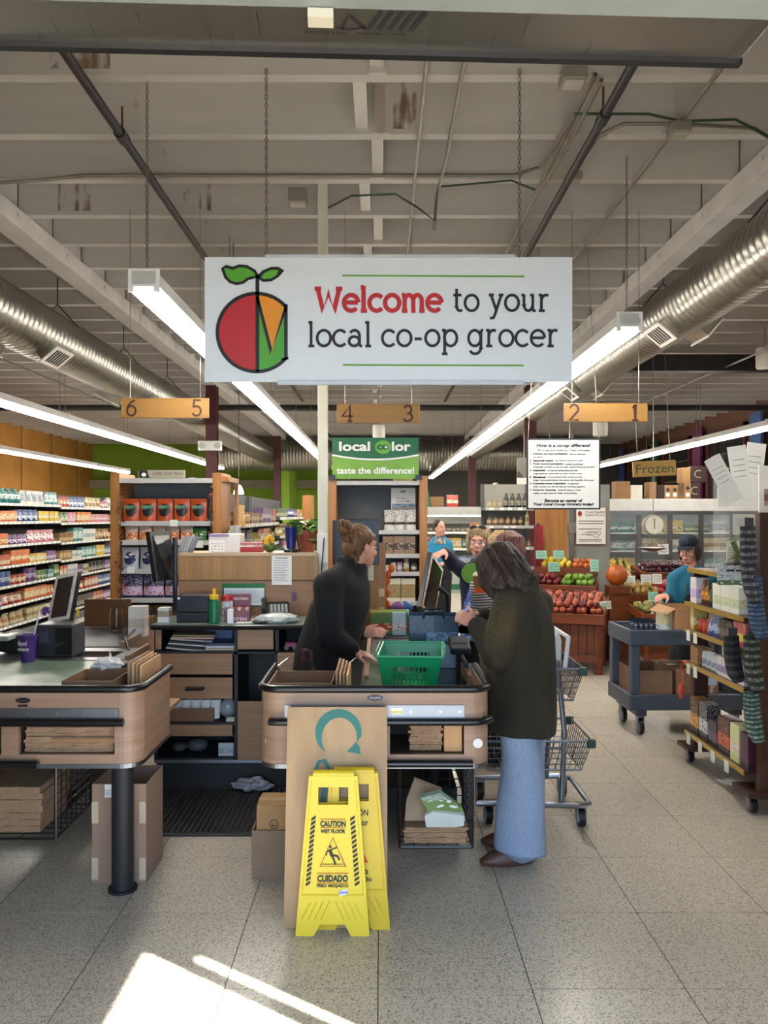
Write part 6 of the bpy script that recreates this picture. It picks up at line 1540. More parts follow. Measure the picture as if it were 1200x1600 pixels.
# ---- middle produce island: pumpkin, squash, pears, pomegranates
ti = thing('produce_island', 'red-brown wooden produce island with pears and pomegranates', 'table', (2.94, 9.72, 0)); IM = Matrix.Translation((2.94, 9.72, 0))
table(ti, 0, 1.0, 0, .8, .72, .1)
heap(KI, 'brown-yellow pear on the produce island', 'pear', IM, .0, .45, .02, .4, .73, 6, 4, .1, 'pears on the island', 6, layers=2, stem=False)
heap(PO, 'red pomegranate on the produce island', 'pomegranate', IM, .46, .75, .05, .5, .73, 3, 4, .1, 'pomegranates on the island', 7, layers=2)
heap(OR, 'orange heaped at the right of the produce island', 'orange', IM, .77, .98, .05, .4, .73, 3, 4, .1, 'oranges on the island', 8, layers=2, stem=False)
tm = thing('produce_table', 'wooden produce table with melons and lemons beside the worker', 'table', (2.88, 8.75, 0)); table(tm, 0, .75, 0, .55, .60, .1)
heap(GN, 'small green and brown melon on the table beside the worker', 'melon', Matrix.Translation((2.88, 8.75, 0)), .0, .4, .02, .4, .615, 4, 3, .1, 'melons beside the worker', 9, stem=True)
heap(LE, 'yellow lemon on the table beside the worker', 'lemon', Matrix.Translation((2.88, 8.75, 0)), .42, .74, .02, .4, .615, 4, 4, .1, 'lemons beside the worker', 10, stem=False)
def ribbed(name, label, cat, c, r, h, mat, ribs=10, stemc='#4a5a2a'):
    o = thing(name, label, cat, c); m = MB(); n = 40; vs = []; K = 10
    for i in range(K + 1):
        t = PI * i / K; rr_ = r * max(.02, math.sin(t)) ; z = h / 2 - h / 2 * math.cos(t)
        for k in range(n):
            a_ = 2 * PI * k / n; q_ = 1 - .07 * abs(math.sin(a_ * ribs / 2)) * math.sin(t); q_ = 1 - .09 * (1 - abs(math.sin(a_ * ribs / 2))) ; vs.append(Vector((rr_ * q_ * math.cos(a_), rr_ * q_ * math.sin(a_), z)))
    m._add(vs, [(i * n + k, i * n + (k + 1) % n, i * n + n + (k + 1) % n, i * n + n + k) for i in range(K) for k in range(n)]).build(cat + '_body', mat, o, smooth='auto')
    MB().tube([(0, 0, h * .96), (.005, 0, h + .04), (-.02, 0, h + .10)], [.028, .016, .018], 8).build('stem', flat(stemc, .8), o, smooth='auto')
ribbed('pumpkin', 'large orange pumpkin with dark stem behind the green apples', 'pumpkin', (2.78, 9.42, .88), .125, .25, flat('#a8500f', .45, var=.12))
st = thing('pumpkin_stand', 'wooden crate stand under the orange pumpkin', 'stand', (2.78, 9.42, 0)); MB().box(-.11, .11, -.1, .12, 0, .88).build('crate_box', M_CHERRY, st); MB().box(-.12, .12, -.13, -.1, .8, .88).build('crate_lip', M_CHERRY, st)
ribbed('pale_squash', 'pale cream squash right of the pumpkin', 'squash', (3.03, 9.95, .86), .085, .18, flat('#b9ac80', .5))
# ---- rear banana and plum tables
tbn = thing('produce_table', 'rear wooden produce table of bananas', 'table', (2.98, 10.9, 0)); table(tbn, 0, .50, 0, .6, .92, .1)
ban = MB(); pts = [Vector((.10 * math.cos(t), 0, .10 * math.sin(t))) for t in [math.radians(x) for x in range(200, 345, 18)]]; ban.tube(pts, [.006, .013, .016, .017, .017, .016, .013, .009, .004][:len(pts)], 7); bme = ban.mesh('banana'); bme.materials.append(flat('#c9a825', .45, var=.15, vs=20)); bme.shade_smooth()
rr = random.Random(5)
for k in range(12):
    o = thing('banana_bunch', 'bunch of yellow bananas, %s row, %s from left' % (['front', 'middle', 'rear'][k // 4], ORD[k % 4]), 'bananas', Vector((3.05 + (k % 4) * .112, 10.97 + (k // 4) * .19, 1.04 + (k // 4) * .03)), rr.uniform(-.3, .3), 'banana bunches')
    for j in range(5):
        b_ = link('banana', bme, o); b_.location = (0, .03 * j - .06, .0); b_.rotation_euler = (rr.uniform(-.1, .1) + (j - 2) * .15, rr.uniform(-.2, .2), PI / 2 + rr.uniform(-.2, .2))
tpl = thing('produce_table', 'rear wooden produce table of dark plums', 'table', (3.52, 10.6, 0)); table(tpl, 0, .75, 0, .6, .92, .1)
PLM = fruit_mesh('plum', apple(.036), apple_mat('#2a0f1c', '#5a1f30'))
heap(PLM, 'dark plum on the rear produce table', 'plum', Matrix.Translation((3.52, 10.6, 0)), .0, .75, .02, .5, .935, 9, 5, .1, 'plums on the rear table', 12, layers=2, stem=False)
price_card('white price card above the plums', 1037, 866, 10.72, .14, .14, '#d6dad2')
# hanging scale
hs = thing('hanging_scale', 'round white-faced hanging produce scale', 'scale', W(1019, 820, 10.2))
MB().lathe([(.13, 0), (.13, .08)], n=28, M=Matrix.Rotation(PI / 2, 3, 'X')).build('scale_case', flat('#9a988c', .4), hs, smooth='auto'); MB().lathe([(.115, .081), (.115, .084)], n=28, M=Matrix.Rotation(PI / 2, 3, 'X')).build('dial_face', flat('#d9d6c6', .5), hs)
q = MB(); q.box(-.005, .005, -.088, -.086, -.05, .08); q.build('needle', M_BLACK, hs); MB().cyl((0, -.04, .12), (0, -.04, ZJ - hs.location.z), .005, n=6).build('hanging_rod', M_COND, hs); MB().lathe([(.05, -.34), (.16, -.30), (.17, -.29)], n=20).tube([(-.15, 0, -.29), (0, 0, -.13), (.15, 0, -.29)], .005, 6).build('weigh_pan', M_STEEL, hs, smooth='auto')
# ---- glass door freezers with goods and boxes on top
FZ, fd = thing('glass_freezer', 'row of upright glass-door freezers with white canopy', 'freezer', (3.72, 13.2, 0)), 13.2
MB().box(0, 2.6, .7, .75, 0, 1.95).build('back_panel', flat('#b3b8b6', .5), FZ); MB().box(0, 2.6, 0, .75, 1.78, 1.98).build('canopy', flat('#cfcfca', .45), FZ, bevel=.01); MB().box(0, 2.6, .0, .7, 0, .2).build('base', M_SHELFD, FZ)
for x in (0, 2.56): MB().box(x, x + .04, 0, .7, .2, 1.78).build('side_panel', flat('#9aa09e', .4), FZ)
for h in (.5, .82, 1.12, 1.42): MB().box(.04, 2.56, .12, .7, h - .02, h).build('shelf', M_WHITE, FZ)
for k in range(5):
    x = .02 + k * .512
    m = MB(); m.box(x, x + .04, -.03, 0, .2, 1.78).box(x + .472, x + .512, -.03, 0, .2, 1.78).box(x + .04, x + .472, -.03, 0, .2, .26).box(x + .04, x + .472, -.03, 0, 1.72, 1.78)
    dr = m.build('door', M_STEEL, FZ); MB().box(x + .04, x + .472, -.02, -.014, .26, 1.72).build('pane', glassy('#dfe8e6', .03, .06), dr); MB().cyl((x + .44, -.06, .8), (x + .44, -.06, 1.3), .01, n=6).build('handle', M_CHROME, dr)
MB().cyl((.1, .08, 1.74), (2.5, .08, 1.74), .018, n=8).build('case_light', emis('#f4f8ff', 2.5), FZ)
for i, h in enumerate((.5, .82, 1.12, 1.42)): stock((3.76, 13.32, 0), 0, 2.5, .5, h + .001, .25, '%s shelf inside the glass freezers' % ['lowest', 'second', 'third', 'top'][i], ['box', 'pouch'], 640 + i, wr=(.16, .26), run=(2, 4), colours=['white', 'blue', 'teal', 'red', 'yellow', 'green', 'cream'])
bxs = [(985, 1004, 768, 790, 'white tub'), (962, 985, 762, 790, 'brown tray'), (1014, 1026, 763, 790, 'plain brown box'), (1027, 1038, 768, 790, 'black label box'), (1038, 1049, 768, 790, 'brown dotted box'), (1049, 1060, 768, 790, 'second brown dotted box'), (1069, 1080, 764, 790, 'brown box with a window'), (1081, 1092, 764, 790, 'dark box with white script'), (1080, 1104, 738, 763, 'dark box with script lying on the others'), (1066, 1079, 740, 764, 'small brown box on the others')]
for k, (x0, x1, y0, y1, nm) in enumerate(bxs):
    dk = 'dark' in nm or 'black' in nm; z0 = 1.981 + (0 if y1 == 790 else (790 - y1) * 13.3 / F - .006)
    a_ = W(x0, y1, 13.3); b_ = W(x1, y0, 13.3); hgt = b_.z - a_.z
    o = thing('stored_box', '%s on top of the freezers' % nm, 'box', ((a_.x + b_.x) / 2, 13.3, z0), 0, 'boxes on the freezers'); w = (b_.x - a_.x) * .97
    MB().box(-w / 2, w / 2, 0, .25, 0, hgt * .98).build('box_body', flat('#2c1d17' if dk else ('#cfcac0' if 'white' in nm else '#8f6c45'), .8), o, bevel=.004)
    if 'dotted' in nm or 'window' in nm: MB().cyl((0, -.002, hgt * .65), (0, 0, hgt * .65), .03, n=10).build('print_dot', M_INK, o); MB().box(-.03, .03, -.002, 0, .04, .1).build('print_patch', M_PAPER, o)
    if 'script' in nm: q = MB(); q.ribbon(arc(0, hgt * .5, .07, .06, 60, 300, 10) , .014, fn if False else (lambda u, v: Vector((u, -.003, v)))); q.build('script_mark', flat('#9a8f7c', .6), o)

# ---- grey utility cart with cartons
uc = thing('utility_cart', 'grey plastic two-shelf utility cart loaded with cartons', 'cart', (1.92, 6.15, 0), math.radians(2)); M_GREY = flat('#3d4552', .55, var=.1)
cw, cdp = .95, .55
for zt, nm in ((.70, 'upper_tray'), (.20, 'lower_tray')):
    m = MB(); m.box(0, cw, 0, .03, zt, zt + .12).box(0, cw, cdp - .03, cdp, zt, zt + .12).box(0, .03, .03, cdp - .03, zt, zt + .12).box(cw - .03, cw, .03, cdp - .03, zt, zt + .12).box(.03, cw - .03, .03, cdp - .03, zt + .02, zt + .045); m.build(nm, M_GREY, uc, bevel=.008)
for x in (0.01, cw - .08):
    for y in (.01, cdp - .08): MB().box(x, x + .07, y, y + .07, .32, .70).build('corner_post', M_GREY, uc, bevel=.01)
def caster(root, x, y, r=.063, z=0):
    c = MB().cyl((x - .016, y, r), (x + .016, y, r), r, n=20).build('caster', M_RUBBER, root, smooth='auto'); MB().cyl((x - .02, y, r), (x + .02, y, r), r * .6, n=16).build('wheel_hub', flat('#7d8187', .4), c, smooth='auto')
    MB().box(x - .026, x - .02, y - .025, y + .025, r * .6, r * 2.2).box(x + .02, x + .026, y - .025, y + .025, r * .6, r * 2.2).box(x - .026, x + .026, y - .03, y + .03, r * 2.1, r * 2.4).build('fork', M_STEEL, c)
for x in (.1, cw - .1):
    for y in (.08, cdp - .08): caster(uc, x, y)
for x in (.1, cw - .1): MB().box(x - .04, x + .04, .04, cdp - .04, .15, .2).build('caster_mount', M_GREY, uc)
q = MB(); text(q, 'RUBBERMAID', (.42, -.002, .775), RX, UZ, width=.34, height=.03); q.build('lettering', flat('#333a46', .5), uc)
carton('shipping_box', 'large open brown carton on the lower tray of the grey cart', (1.97, 6.20, .247), (2.26, 6.62, .50), M_CARDD, open_top=True)
b3 = carton('shipping_box', 'brown carton printed with orange script on the lower tray of the grey cart', (2.29, 6.20, .247), (2.62, 6.62, .51), M_CARDD)
oc = thing('orange_lanyard', 'bright orange lanyard hanging from the rolling rack shelf', 'lanyard', (2.085, 5.40, .70)); MB().tube([(0, .05, 0), (-.01, .1, .005), (-.012, .12, -.04), (-.012, .12, -.16)], .005, 6).build('cord_loop', flat('#c7432a', .5), oc); MB().lathe([(.012, -.26), (.022, -.2), (.014, -.16)], (-.012, .12, 0), 10).build('cord_knot', flat('#b8402a', .6), oc)
q = MB(); text(q, 'Plain\nnuts', (.09, -.212, .1), (0, 0, -1), (1, 0, 0), width=.16, height=.08, bold=.02); text(q, 'GRAIN FREE GRANOLA', (-.12, -.212, .13), (0, 0, -1), (1, 0, 0), width=.24, height=.02); q.build('print_white', flat('#b7b5b2', .6), b3); MB().box(.06, .15, -.213, -.211, .14, .2).build('shipping_label', flat('#9fb2c9', .5), b3)
b4 = carton('shipping_box', 'open brown carton on the upper tray of the grey cart', (2.28, 6.2, .747), (2.66, 6.58, .98), M_CARD, open_top=True, flaps=True)
dt = carton('snack_tray', 'dark display tray on the upper tray of the grey cart', (1.98, 6.22, .747), (2.16, 6.5, .82), flat('#232a38', .6), open_top=True)
for k in range(8): product('pouch', .062, .05, .13, pack('#161a26', '#2c3446', '#b8bcc2', (.6, .8)), (2.015 + (k % 4) * .04, 6.29 + (k // 4) * .1, .756), 0, 'navy snack packet in the cart tray, %s row, %s from left' % (['front', 'rear'][k // 4], ORD[k % 4]), 'pouch', 'navy packets on the cart')
product('pouch', .13, .07, .2, pack('#c2b27c', '#b9bdb8', '#8a8a84', (.0, .55)), (2.215, 6.26, .747), 0, 'clear bag of nuts beside the dark tray on the grey cart', 'bag', None)

# ---- rolling wooden merchandise rack at the right edge (open face towards the aisle)
rx, ry0, ry1 = 2.10, 4.62, 5.52
M_WAL = wood('#2f1a12', '#46281b', (20, 20, 1.5))
rr_ = thing('rolling_rack', 'dark wooden rolling merchandise rack with gold-edged shelves at the right edge', 'rack', (rx, ry0, 0)); g = rr_.location.copy()
for y, zt in ((ry0 - .06, 1.72), (ry1, 1.32)): MB().box(rx + .06, rx + .16, y, y + .06, .12, zt).build('post', M_WAL, rr_, org=g, bevel=.003)
MB().box(rx + .45, rx + .5, ry0 - .06, ry1 + .06, .12, 1.32).build('back_panel', flat('#2c211c', .6), rr_, org=g)
for z in (.225, .70, .927, 1.11, 1.34):
    xx0 = rx if z < 1.2 else rx + .02
    s = MB().box(xx0, rx + .45, ry0 + (.0 if z < 1.2 else .35), ry1, z - .022, z).build('shelf', M_WAL, rr_, org=g); MB().box(xx0 - .006, xx0, ry0 + (.0 if z < 1.2 else .35), ry1, z - .026, z + .004).build('gold_edge', flat('#a98a34', .3, .6), s, org=g)
    if z < 1.0:
        for k in range(4 if z < .5 else 2):
            y = ry1 - .06 - k * (.2 if z < .5 else .12); MB().box(xx0 - .012, xx0 - .008, y - .05, y + .005, z - .075, z - .005).build('price_tag', flat('#d3d6ce', .6), s, org=g)
MB().box(rx - .02, rx + .5, ry0 - .10, ry0 + .12, .10, .125).build('base_board', M_WAL, rr_, org=g); MB().box(rx - .02, rx + .5, ry1 - .1, ry1 + .1, .10, .125).build('base_board', M_WAL, rr_, org=g)
for y in (ry0 - .03, ry1): caster(rr_, 0.03, y - ry0, .045); caster(rr_, .42, y - ry0, .045)
def rack_stock(z, y0, y1, items, seed, hm):
    r = random.Random(seed); y = y1 - .03
    for (kind, cs, w, h, nm, n) in items:
        for i in range(n):
            if y - w < y0: return
            product(kind, w, .09 if kind != 'bottle' else w, h * hm, pack(*cs), (rx + .07, y - w / 2, z + .001), -PI / 2, (ORD[i] + ' from left ' + nm if n > 1 else nm), KN[kind], nm[:50] if n > 1 else None); y -= w + .006
        y -= .012
B = lambda a, b, c, *k: (a, b, c) + k
rack_stock(1.11, ry0, ry1, [('box', ('#d6d4d2', '#b9a7d0', '#8a76b0'), .10, .17, 'white and lilac carton on the upper shelf of the rolling rack', 1), ('bottle', ('#5a3018', '#c98a3a', '#2c1a10'), .05, .16, 'amber bottle on the upper shelf of the rolling rack', 2), ('bottle', ('#1d2b22', '#4a6a3c', '#b0402c'), .05, .14, 'dark bottle on the upper shelf of the rolling rack', 2), ('box', ('#d9d7d0', '#b8c9a8', '#c98a5a'), .12, .16, 'white multi-flavour carton on the upper shelf of the rolling rack', 3)], 1, 1)
rack_stock(.927, ry0, ry1, [('box', ('#b39a3c', '#d8cfa0', '#3a2c18'), .06, .15, 'gold bag carton on the middle shelf of the rolling rack', 1), ('jar', ('#b83a24', '#c9502c', '#7a1c14'), .07, .08, 'round red tin on the middle shelf of the rolling rack', 2), ('pouch', ('#4a5a8a', '#a9b4cc', '#2c3560'), .10, .14, 'blue pouch on the middle shelf of the rolling rack', 2), ('box', ('#2a2422', '#5a5048', '#8a7a6a'), .09, .13, 'black carton on the middle shelf of the rolling rack', 2), ('box', ('#b8386a', '#d9c23a', '#e0d8c8'), .05, .14, 'pink and yellow carton on the middle shelf of the rolling rack', 3)], 2, 1)
rack_stock(.70, ry0, ry1, [('box', ('#9a7248', '#8a6238', '#b08a5a'), .12, .11, 'brown kraft box on the lower middle shelf of the rolling rack', 1), ('jar', ('#d2d2cf', '#9aa3b8', '#3a4a6a'), .065, .10, 'white lidded jar on the lower middle shelf of the rolling rack', 4), ('box', ('#cfcdc8', '#8a76a8', '#3f7a78'), .07, .12, 'slim white carton on the lower middle shelf of the rolling rack', 5)], 3, 1)
rack_stock(.225, ry0, ry1, [('box', ('#16151a', '#c98a2c', '#2a2420'), .13, .24, 'black candle box with flame picture on the bottom shelf of the rack', 1), ('box', ('#18171b', '#b9bcc4', '#3a3a40'), .13, .24, 'black lamp box with white drop picture on the bottom shelf of the rack', 1), ('box', ('#141318', '#5a4a6a', '#1f1c24'), .13, .16, 'dark purple box on the bottom shelf of the rack', 1), ('box', ('#17161a', '#b8502c', '#2a2020'), .16, .22, 'black box with red glow picture on the bottom shelf of the rack', 1), ('box', ('#c2c98a', '#d8c9b8', '#a8a04a'), .12, .22, 'green and pink cloth box on the bottom shelf of the rack', 1), ('box', ('#3a1830', '#4a2038', '#2a1020'), .10, .2, 'dark plum box at the near end of the bottom shelf of the rack', 1)], 4, 1)
# socks hanging at the near end of the rack
def sock(label, x, y, z, L, c1, c2, hstripe=True):
    t = NT('knit'); s_ = t.sep(t.coord()); f = t.math('GREATER_THAN', t.math('SINE', t.math('MULTIPLY', s_[2], 150 if hstripe else 260)), .2); nz = t.math('GREATER_THAN', t.noise(t.coord(scale=(60, 60, 40)), 1, 2), .52)
    t.col(t.mix(t.math('MULTIPLY', f, t.math('ADD', t.math('MULTIPLY', nz, .5), .25)), c1, c2)); mt = t.set(.9)
    o = thing('sock', label, 'socks', (x, y, z), 0, 'hanging socks'); m = MB()
    for k in (0, 1):
        off = .03 * k; m.tube([(off, .02 * k, 0), (off, .02 * k - .01, -L * .35), (off + .005, .02 * k - .02, -L * .7), (off, -.06 + .02 * k, -L * .88), (off, -.1 + .02 * k, -L)], [.032, .036, .036, .034, .022], 10)
    m.build('knit_tube', mt, o, smooth='auto'); MB().box(-.01, .04, -.012, -.008, -.02, .05).build('card_tag', flat('#3a3a40', .5), o); MB().tube([(.015, -.005, .05), (.015, .06, .06)], .003, 5).build('peg_hook', M_CHROME, o); return o
sock('grey and black striped socks hanging high at the rack end', 2.08, 4.56, 1.64, .42, '#26262c', '#7d7f88'); sock('blue patterned socks hanging below the striped ones', 2.11, 4.54, 1.36, .34, '#27374f', '#5f7c9c', False); sock('dark speckled socks hanging midway on the rack end', 2.10, 4.56, 1.02, .30, '#20241f', '#7f8a78'); sock('teal diamond socks hanging lowest on the rack end', 2.10, 4.56, .70, .26, '#2c4a4a', '#a9b39a', False); sock('black knitted gloves pair hanging beside the speckled socks', 2.03, 4.66, 1.0, .24, '#1a1a1c', '#4a4a4c')
# top of the rack: acrylic leaflet tower, gourd, notice
at = thing('acrylic_leaflet_tower', 'clear acrylic leaflet tower with white brochures on the rolling rack', 'display', (2.30, 5.12, 1.341)); gl = glassy('#eef4f4', .02, .05)
for z0, z1 in ((0, .22), (.22, .42), (.42, .60)):
    for (a0, a1, b0, b1) in ((-.13, .16, -.1, -.096), (-.13, .16, .1, .104), (-.13, -.126, -.1, .1), (.156, .16, -.1, .1)): MB().box(a0, a1, b0, b1, z0, z1 - .005).build('acrylic_panel', gl, at)
    MB().box(-.13, .16, -.1, .104, z0, z0 + .004).build('acrylic_shelf', gl, at)
for k, (x, y, z, w, h, ry, c) in enumerate(((-.04, -.03, .45, .11, .32, -.5, '#c9c8c4'), (.03, .0, .45, .12, .36, -.15, '#dcdbd6'), (.08, .03, .47, .12, .36, .12, '#e3e2dd'), (-.1, .02, .42, .07, .25, 0, '#cfcdc6'), (0, -.06, .24, .14, .13, 0, '#b9b9ae'), (.05, -.05, .05, .12, .15, 0, '#c4bf9a'), (-.07, -.06, .03, .08, .17, 0, '#cfc9b2'), (.02, .0, .02, .1, .17, .1, '#a9a79c'))):
    b_ = MB().box(-w / 2, w / 2, 0, .006, 0, h, Matrix.Rotation(ry, 4, 'Y')).build('brochure', flat(c, .5, var=.04), at); b_.location = (x, y, z)
    q = MB(); M_ = Matrix.Rotation(ry, 4, 'Y')
    for i in range(4): q.box(-w * .35, w * .3, -.001, 0, h * (.45 + .1 * i), h * (.45 + .1 * i) + .004, M_)
    q.build('print_line', flat('#77757a', .7), b_)
tw = thing('white_display_card', 'tall white display card with pictures at the right edge', 'display', (2.36, 4.78, 1.5))
MB().box(-.1, .2, 0, .01, 0, .50).build('card', M_PAPER, tw); MB().box(-.07, .2, -.002, 0, .26, .36).build('photo_print', pack('#b59a86', '#7a5648', '#d8c8b8', (.3, .7), sc=3), tw); MB().box(-.07, .2, -.002, 0, .1, .2).build('photo_print', pack('#4a5472', '#8a90a8', '#2a3048', (.2, .8), sc=9), tw)
ribbed('green_gourd', 'dark green gourd with long stem on the rolling rack top shelf', 'gourd', (2.22, 5.0, 1.341), .075, .10, flat('#30331a', .5, var=.3))
nd = thing('need_card', 'tilted white and blue card leaning on the white carton of the rack', 'card', (2.14, 4.86, 1.28)); MB().box(-.09, .09, 0, .006, 0, .12, Matrix.Rotation(-.2, 4, 'X')).build('card', pack('#b9c0c8', '#4f6a4a', '#b9c0c8', (.0, .25)), nd); q = MB(); q.box(-.055, -.005, -.03, -.0295, .084, .095).box(.005, .06, -.03, -.0295, .084, .095); q.build('lettering', M_INK, nd)

# ---- double-basket shopping cart behind the customer
sc_ = thing('shopping_cart', 'grey wire shopping cart with two baskets behind the customer', 'cart', (.575, 4.36, 0)); M_CARTG = steel('cart_wire', '#8e949c', .35, (2, 2, 2))
m = MB(); m.tube([(-.05, .04, .12), (.50, .0, .12), (.57, .04, .12), (.57, .46, .12), (.50, .5, .12), (-.05, .46, .12)], .016, 8); m.build('base_frame', M_CARTG, sc_, smooth='auto')
m = MB(); m.tube([(.42, .04, .12), (.44, .06, .5), (.40, .06, .90)], .015, 8).tube([(.42, .46, .12), (.44, .44, .5), (.40, .44, .90)], .015, 8); m.build('upright', M_CARTG, sc_, smooth='auto')
def wire_basket(nm, x0, x1, y0, y1, z0, z1, taper):
    m = MB()
    def rect(z, k): return [(x0 + taper * k * .3, y0 + taper * k, z), (x1 - taper * k, y0 + taper * k, z), (x1 - taper * k, y1 - taper * k, z), (x0 + taper * k * .3, y1 - taper * k, z)]
    m.tube(rect(z1, 0), .007, 6, closed=True); m.tube(rect(z0, 1), .006, 6, closed=True)
    for i in range(1, 5): k = 1 - i / 5; m.tube(rect(z0 + (z1 - z0) * i / 5, k), .003, 5, closed=True)
    a = rect(z0, 1); b = rect(z1, 0)
    for e in range(4):
        n_ = 14 if e in (0, 2) else 12
        for i in range(n_ + 1):
            t = i / n_; p = Vector(a[e]).lerp(Vector(a[(e + 1) % 4]), t); q_ = Vector(b[e]).lerp(Vector(b[(e + 1) % 4]), t); m.cyl(p, q_, .0026, n=4)
    for i in range(1, 12): t = i / 12; m.cyl(Vector(a[0]).lerp(Vector(a[1]), t), Vector(a[3]).lerp(Vector(a[2]), t), .0026, n=4)
    o = m.build(nm, M_CARTG, sc_); 
    for yy in (y0, y1): MB().box(x1 - .03, x1 + .015, yy - .015, yy + .015, z1 - .035, z1 + .012).build('corner_bumper', flat('#12332a', .5), o, bevel=.006)
wire_basket('upper_basket', .02, .54, .02, .48, .68, .86, .05); wire_basket('lower_basket', .0, .58, .0, .50, .30, .47, .05)
MB().tube([(.44, .05, .86), (.46, .05, 1.03), (.46, .45, 1.03), (.44, .45, .86)], .013, 8).build('push_handle', flat('#c6c8c6', .4), sc_, smooth='auto')
MB().prism([(0, 0), (.09, 0), (.1, .2), (.06, .25), (.02, .22)], .12, .38, lambda u, v, w: Vector((.40 + u * .4, w, .80 + v))).build('child_seat', flat('#c2c6c6', .4), sc_, bevel=.01)
for x, y in ((.52, .02), (.52, .48), (.02, .06), (.02, .44)):
    caster(sc_, x, y, .052)
# ================================================================== people
class Blob:
    """overlapping closed solids, fused by a voxel remesh into one continuous surface"""
    def __init__(s): s.m = MB()
    def cap(s, a, ra, b, rb, n=14):
        a = Vector(a); b = Vector(b); s.m.tube([a, b], [ra, rb], n); s.m.ell(a, (ra,) * 3, n, 8); s.m.ell(b, (rb,) * 3, n, 8); return s
    def chain(s, pts, rs, n=14):
        for i in range(len(pts) - 1): s.cap(pts[i], rs[i], pts[i + 1], rs[i + 1], n)
        return s
    def ell(s, c, r, M=None): s.m.ell(c, r, 18, 12, M); return s
    def loft(s, rings, n=22):
        """rings: (centre, axis_w, axis_d, rw, rd)"""
        vs = []
        for c, aw, ad, rw, rd in rings:
            for k in range(n):
                t = 2 * PI * k / n; vs.append(Vector(c) + Vector(aw) * (math.cos(t) * rw) + Vector(ad) * (math.sin(t) * rd))
        K = len(rings)
        s.m._add(vs, [tuple(range(n))[::-1], tuple((K - 1) * n + k for k in range(n))] + [(i * n + k, i * n + (k + 1) % n, i * n + n + (k + 1) % n, i * n + n + k) for i in range(K - 1) for k in range(n)])
        return s
    def build(s, name, mat, parent, voxel=.01, smooth=6, fold=0, fscale=9, seed=0, vert=1.0):
        me = s.m.mesh(name); o = bpy.data.objects.new('tmp', me); COL.objects.link(o)
        r = o.modifiers.new('r', 'REMESH'); r.mode = 'VOXEL'; r.voxel_size = voxel
        q = o.modifiers.new('s', 'SMOOTH'); q.iterations = smooth; q.factor = .5
        dg = bpy.context.evaluated_depsgraph_get(); dg.update()
        me2 = bpy.data.meshes.new_from_object(o.evaluated_get(dg)); bpy.data.objects.remove(o); bpy.data.meshes.remove(me)
        me2.name = name
        if fold:
            nv = [v.normal.copy() for v in me2.vertices]
            for v, n_ in zip(me2.vertices, nv):
                p = Vector((v.co.x * fscale, v.co.y * fscale, v.co.z * fscale * vert)) + Vector((seed, seed * 2, 0))
                a = mnoise.noise(p); b = 1 - abs(mnoise.noise(p * .7 + Vector((5, 3, 1)))) * 2
                v.co += n_ * fold * (a * .6 + b * .4)
        me2.materials.clear(); me2.materials.append(mat); me2.shade_smooth()
        return link(name, me2, parent)

def skin_mat(c):
    t = NT('skin'); nz = t.noise(t.coord(), 25, 3); h = lin(c); t.col(t.ramp(nz, [(.3, tuple(x * .9 for x in h)), (.7, tuple(min(1, x * 1.08) for x in h))]))
    t.b.inputs['Subsurface Weight'].default_value = .12; t.b.inputs['Subsurface Radius'].default_value = (.012, .005, .003); return t.set(.5)
def hair_mat(c1, c2):
    t = NT('hair_colour'); nz = t.noise(t.coord(scale=(60, 60, 12)), 1.2, 3); t.col(t.ramp(nz, [(.35, c1), (.68, c2)])); t.bump(nz, .6, .01); return t.set(.62)
def cloth_mat(c, sc=140, var=.14, bump=.25, rough=.9):
    t = NT('cloth'); nz = t.noise(t.coord(), sc, 3); h = lin(c); t.col(t.ramp(nz, [(.3, tuple(x * (1 - var) for x in h)), (.7, tuple(x * (1 + var) for x in h))])); t.bump(nz, bump, .004)
    return t.set(rough)
def cord_mat():
    t = NT('corduroy'); x = t.sep(t.coord()); nz = t.noise(t.coord(scale=(3, 3, 1)), 1.6, 4)
    a = t.math('ADD', x[0], t.math('MULTIPLY', x[1], .9)); w = t.math('SINE', t.math('MULTIPLY', a, 560))
    f = t.math('ADD', t.math('MULTIPLY', w, .03), nz); t.col(t.ramp(f, [(.3, '#16130b'), (.55, '#2b2516'), (.8, '#50452b')])); t.bump(w, .1, .002); return t.set(.95)
def stripe_mat(c1, c2, k=260):
    t = NT('striped_knit'); x = t.sep(t.coord()); w = t.math('GREATER_THAN', t.math('SINE', t.math('ADD', t.math('MULTIPLY', x[2], k), t.math('MULTIPLY', t.noise(t.coord(), 6, 1), 6))), .1); t.col(t.mix(w, c1, c2)); return t.set(.9)
def floral_mat(c1, c2, c3):
    t = NT('floral_print'); nz = t.noise(t.coord(), 26, 4, .65); t.col(t.ramp(nz, [(.36, c1), (.5, c2), (.6, c3)])); return t.set(.7)

def frame(yaw, pitch=0, roll=0): return Euler((pitch, roll, yaw), 'XYZ').to_matrix().to_4x4()   # yaw 0 faces -y (camera)

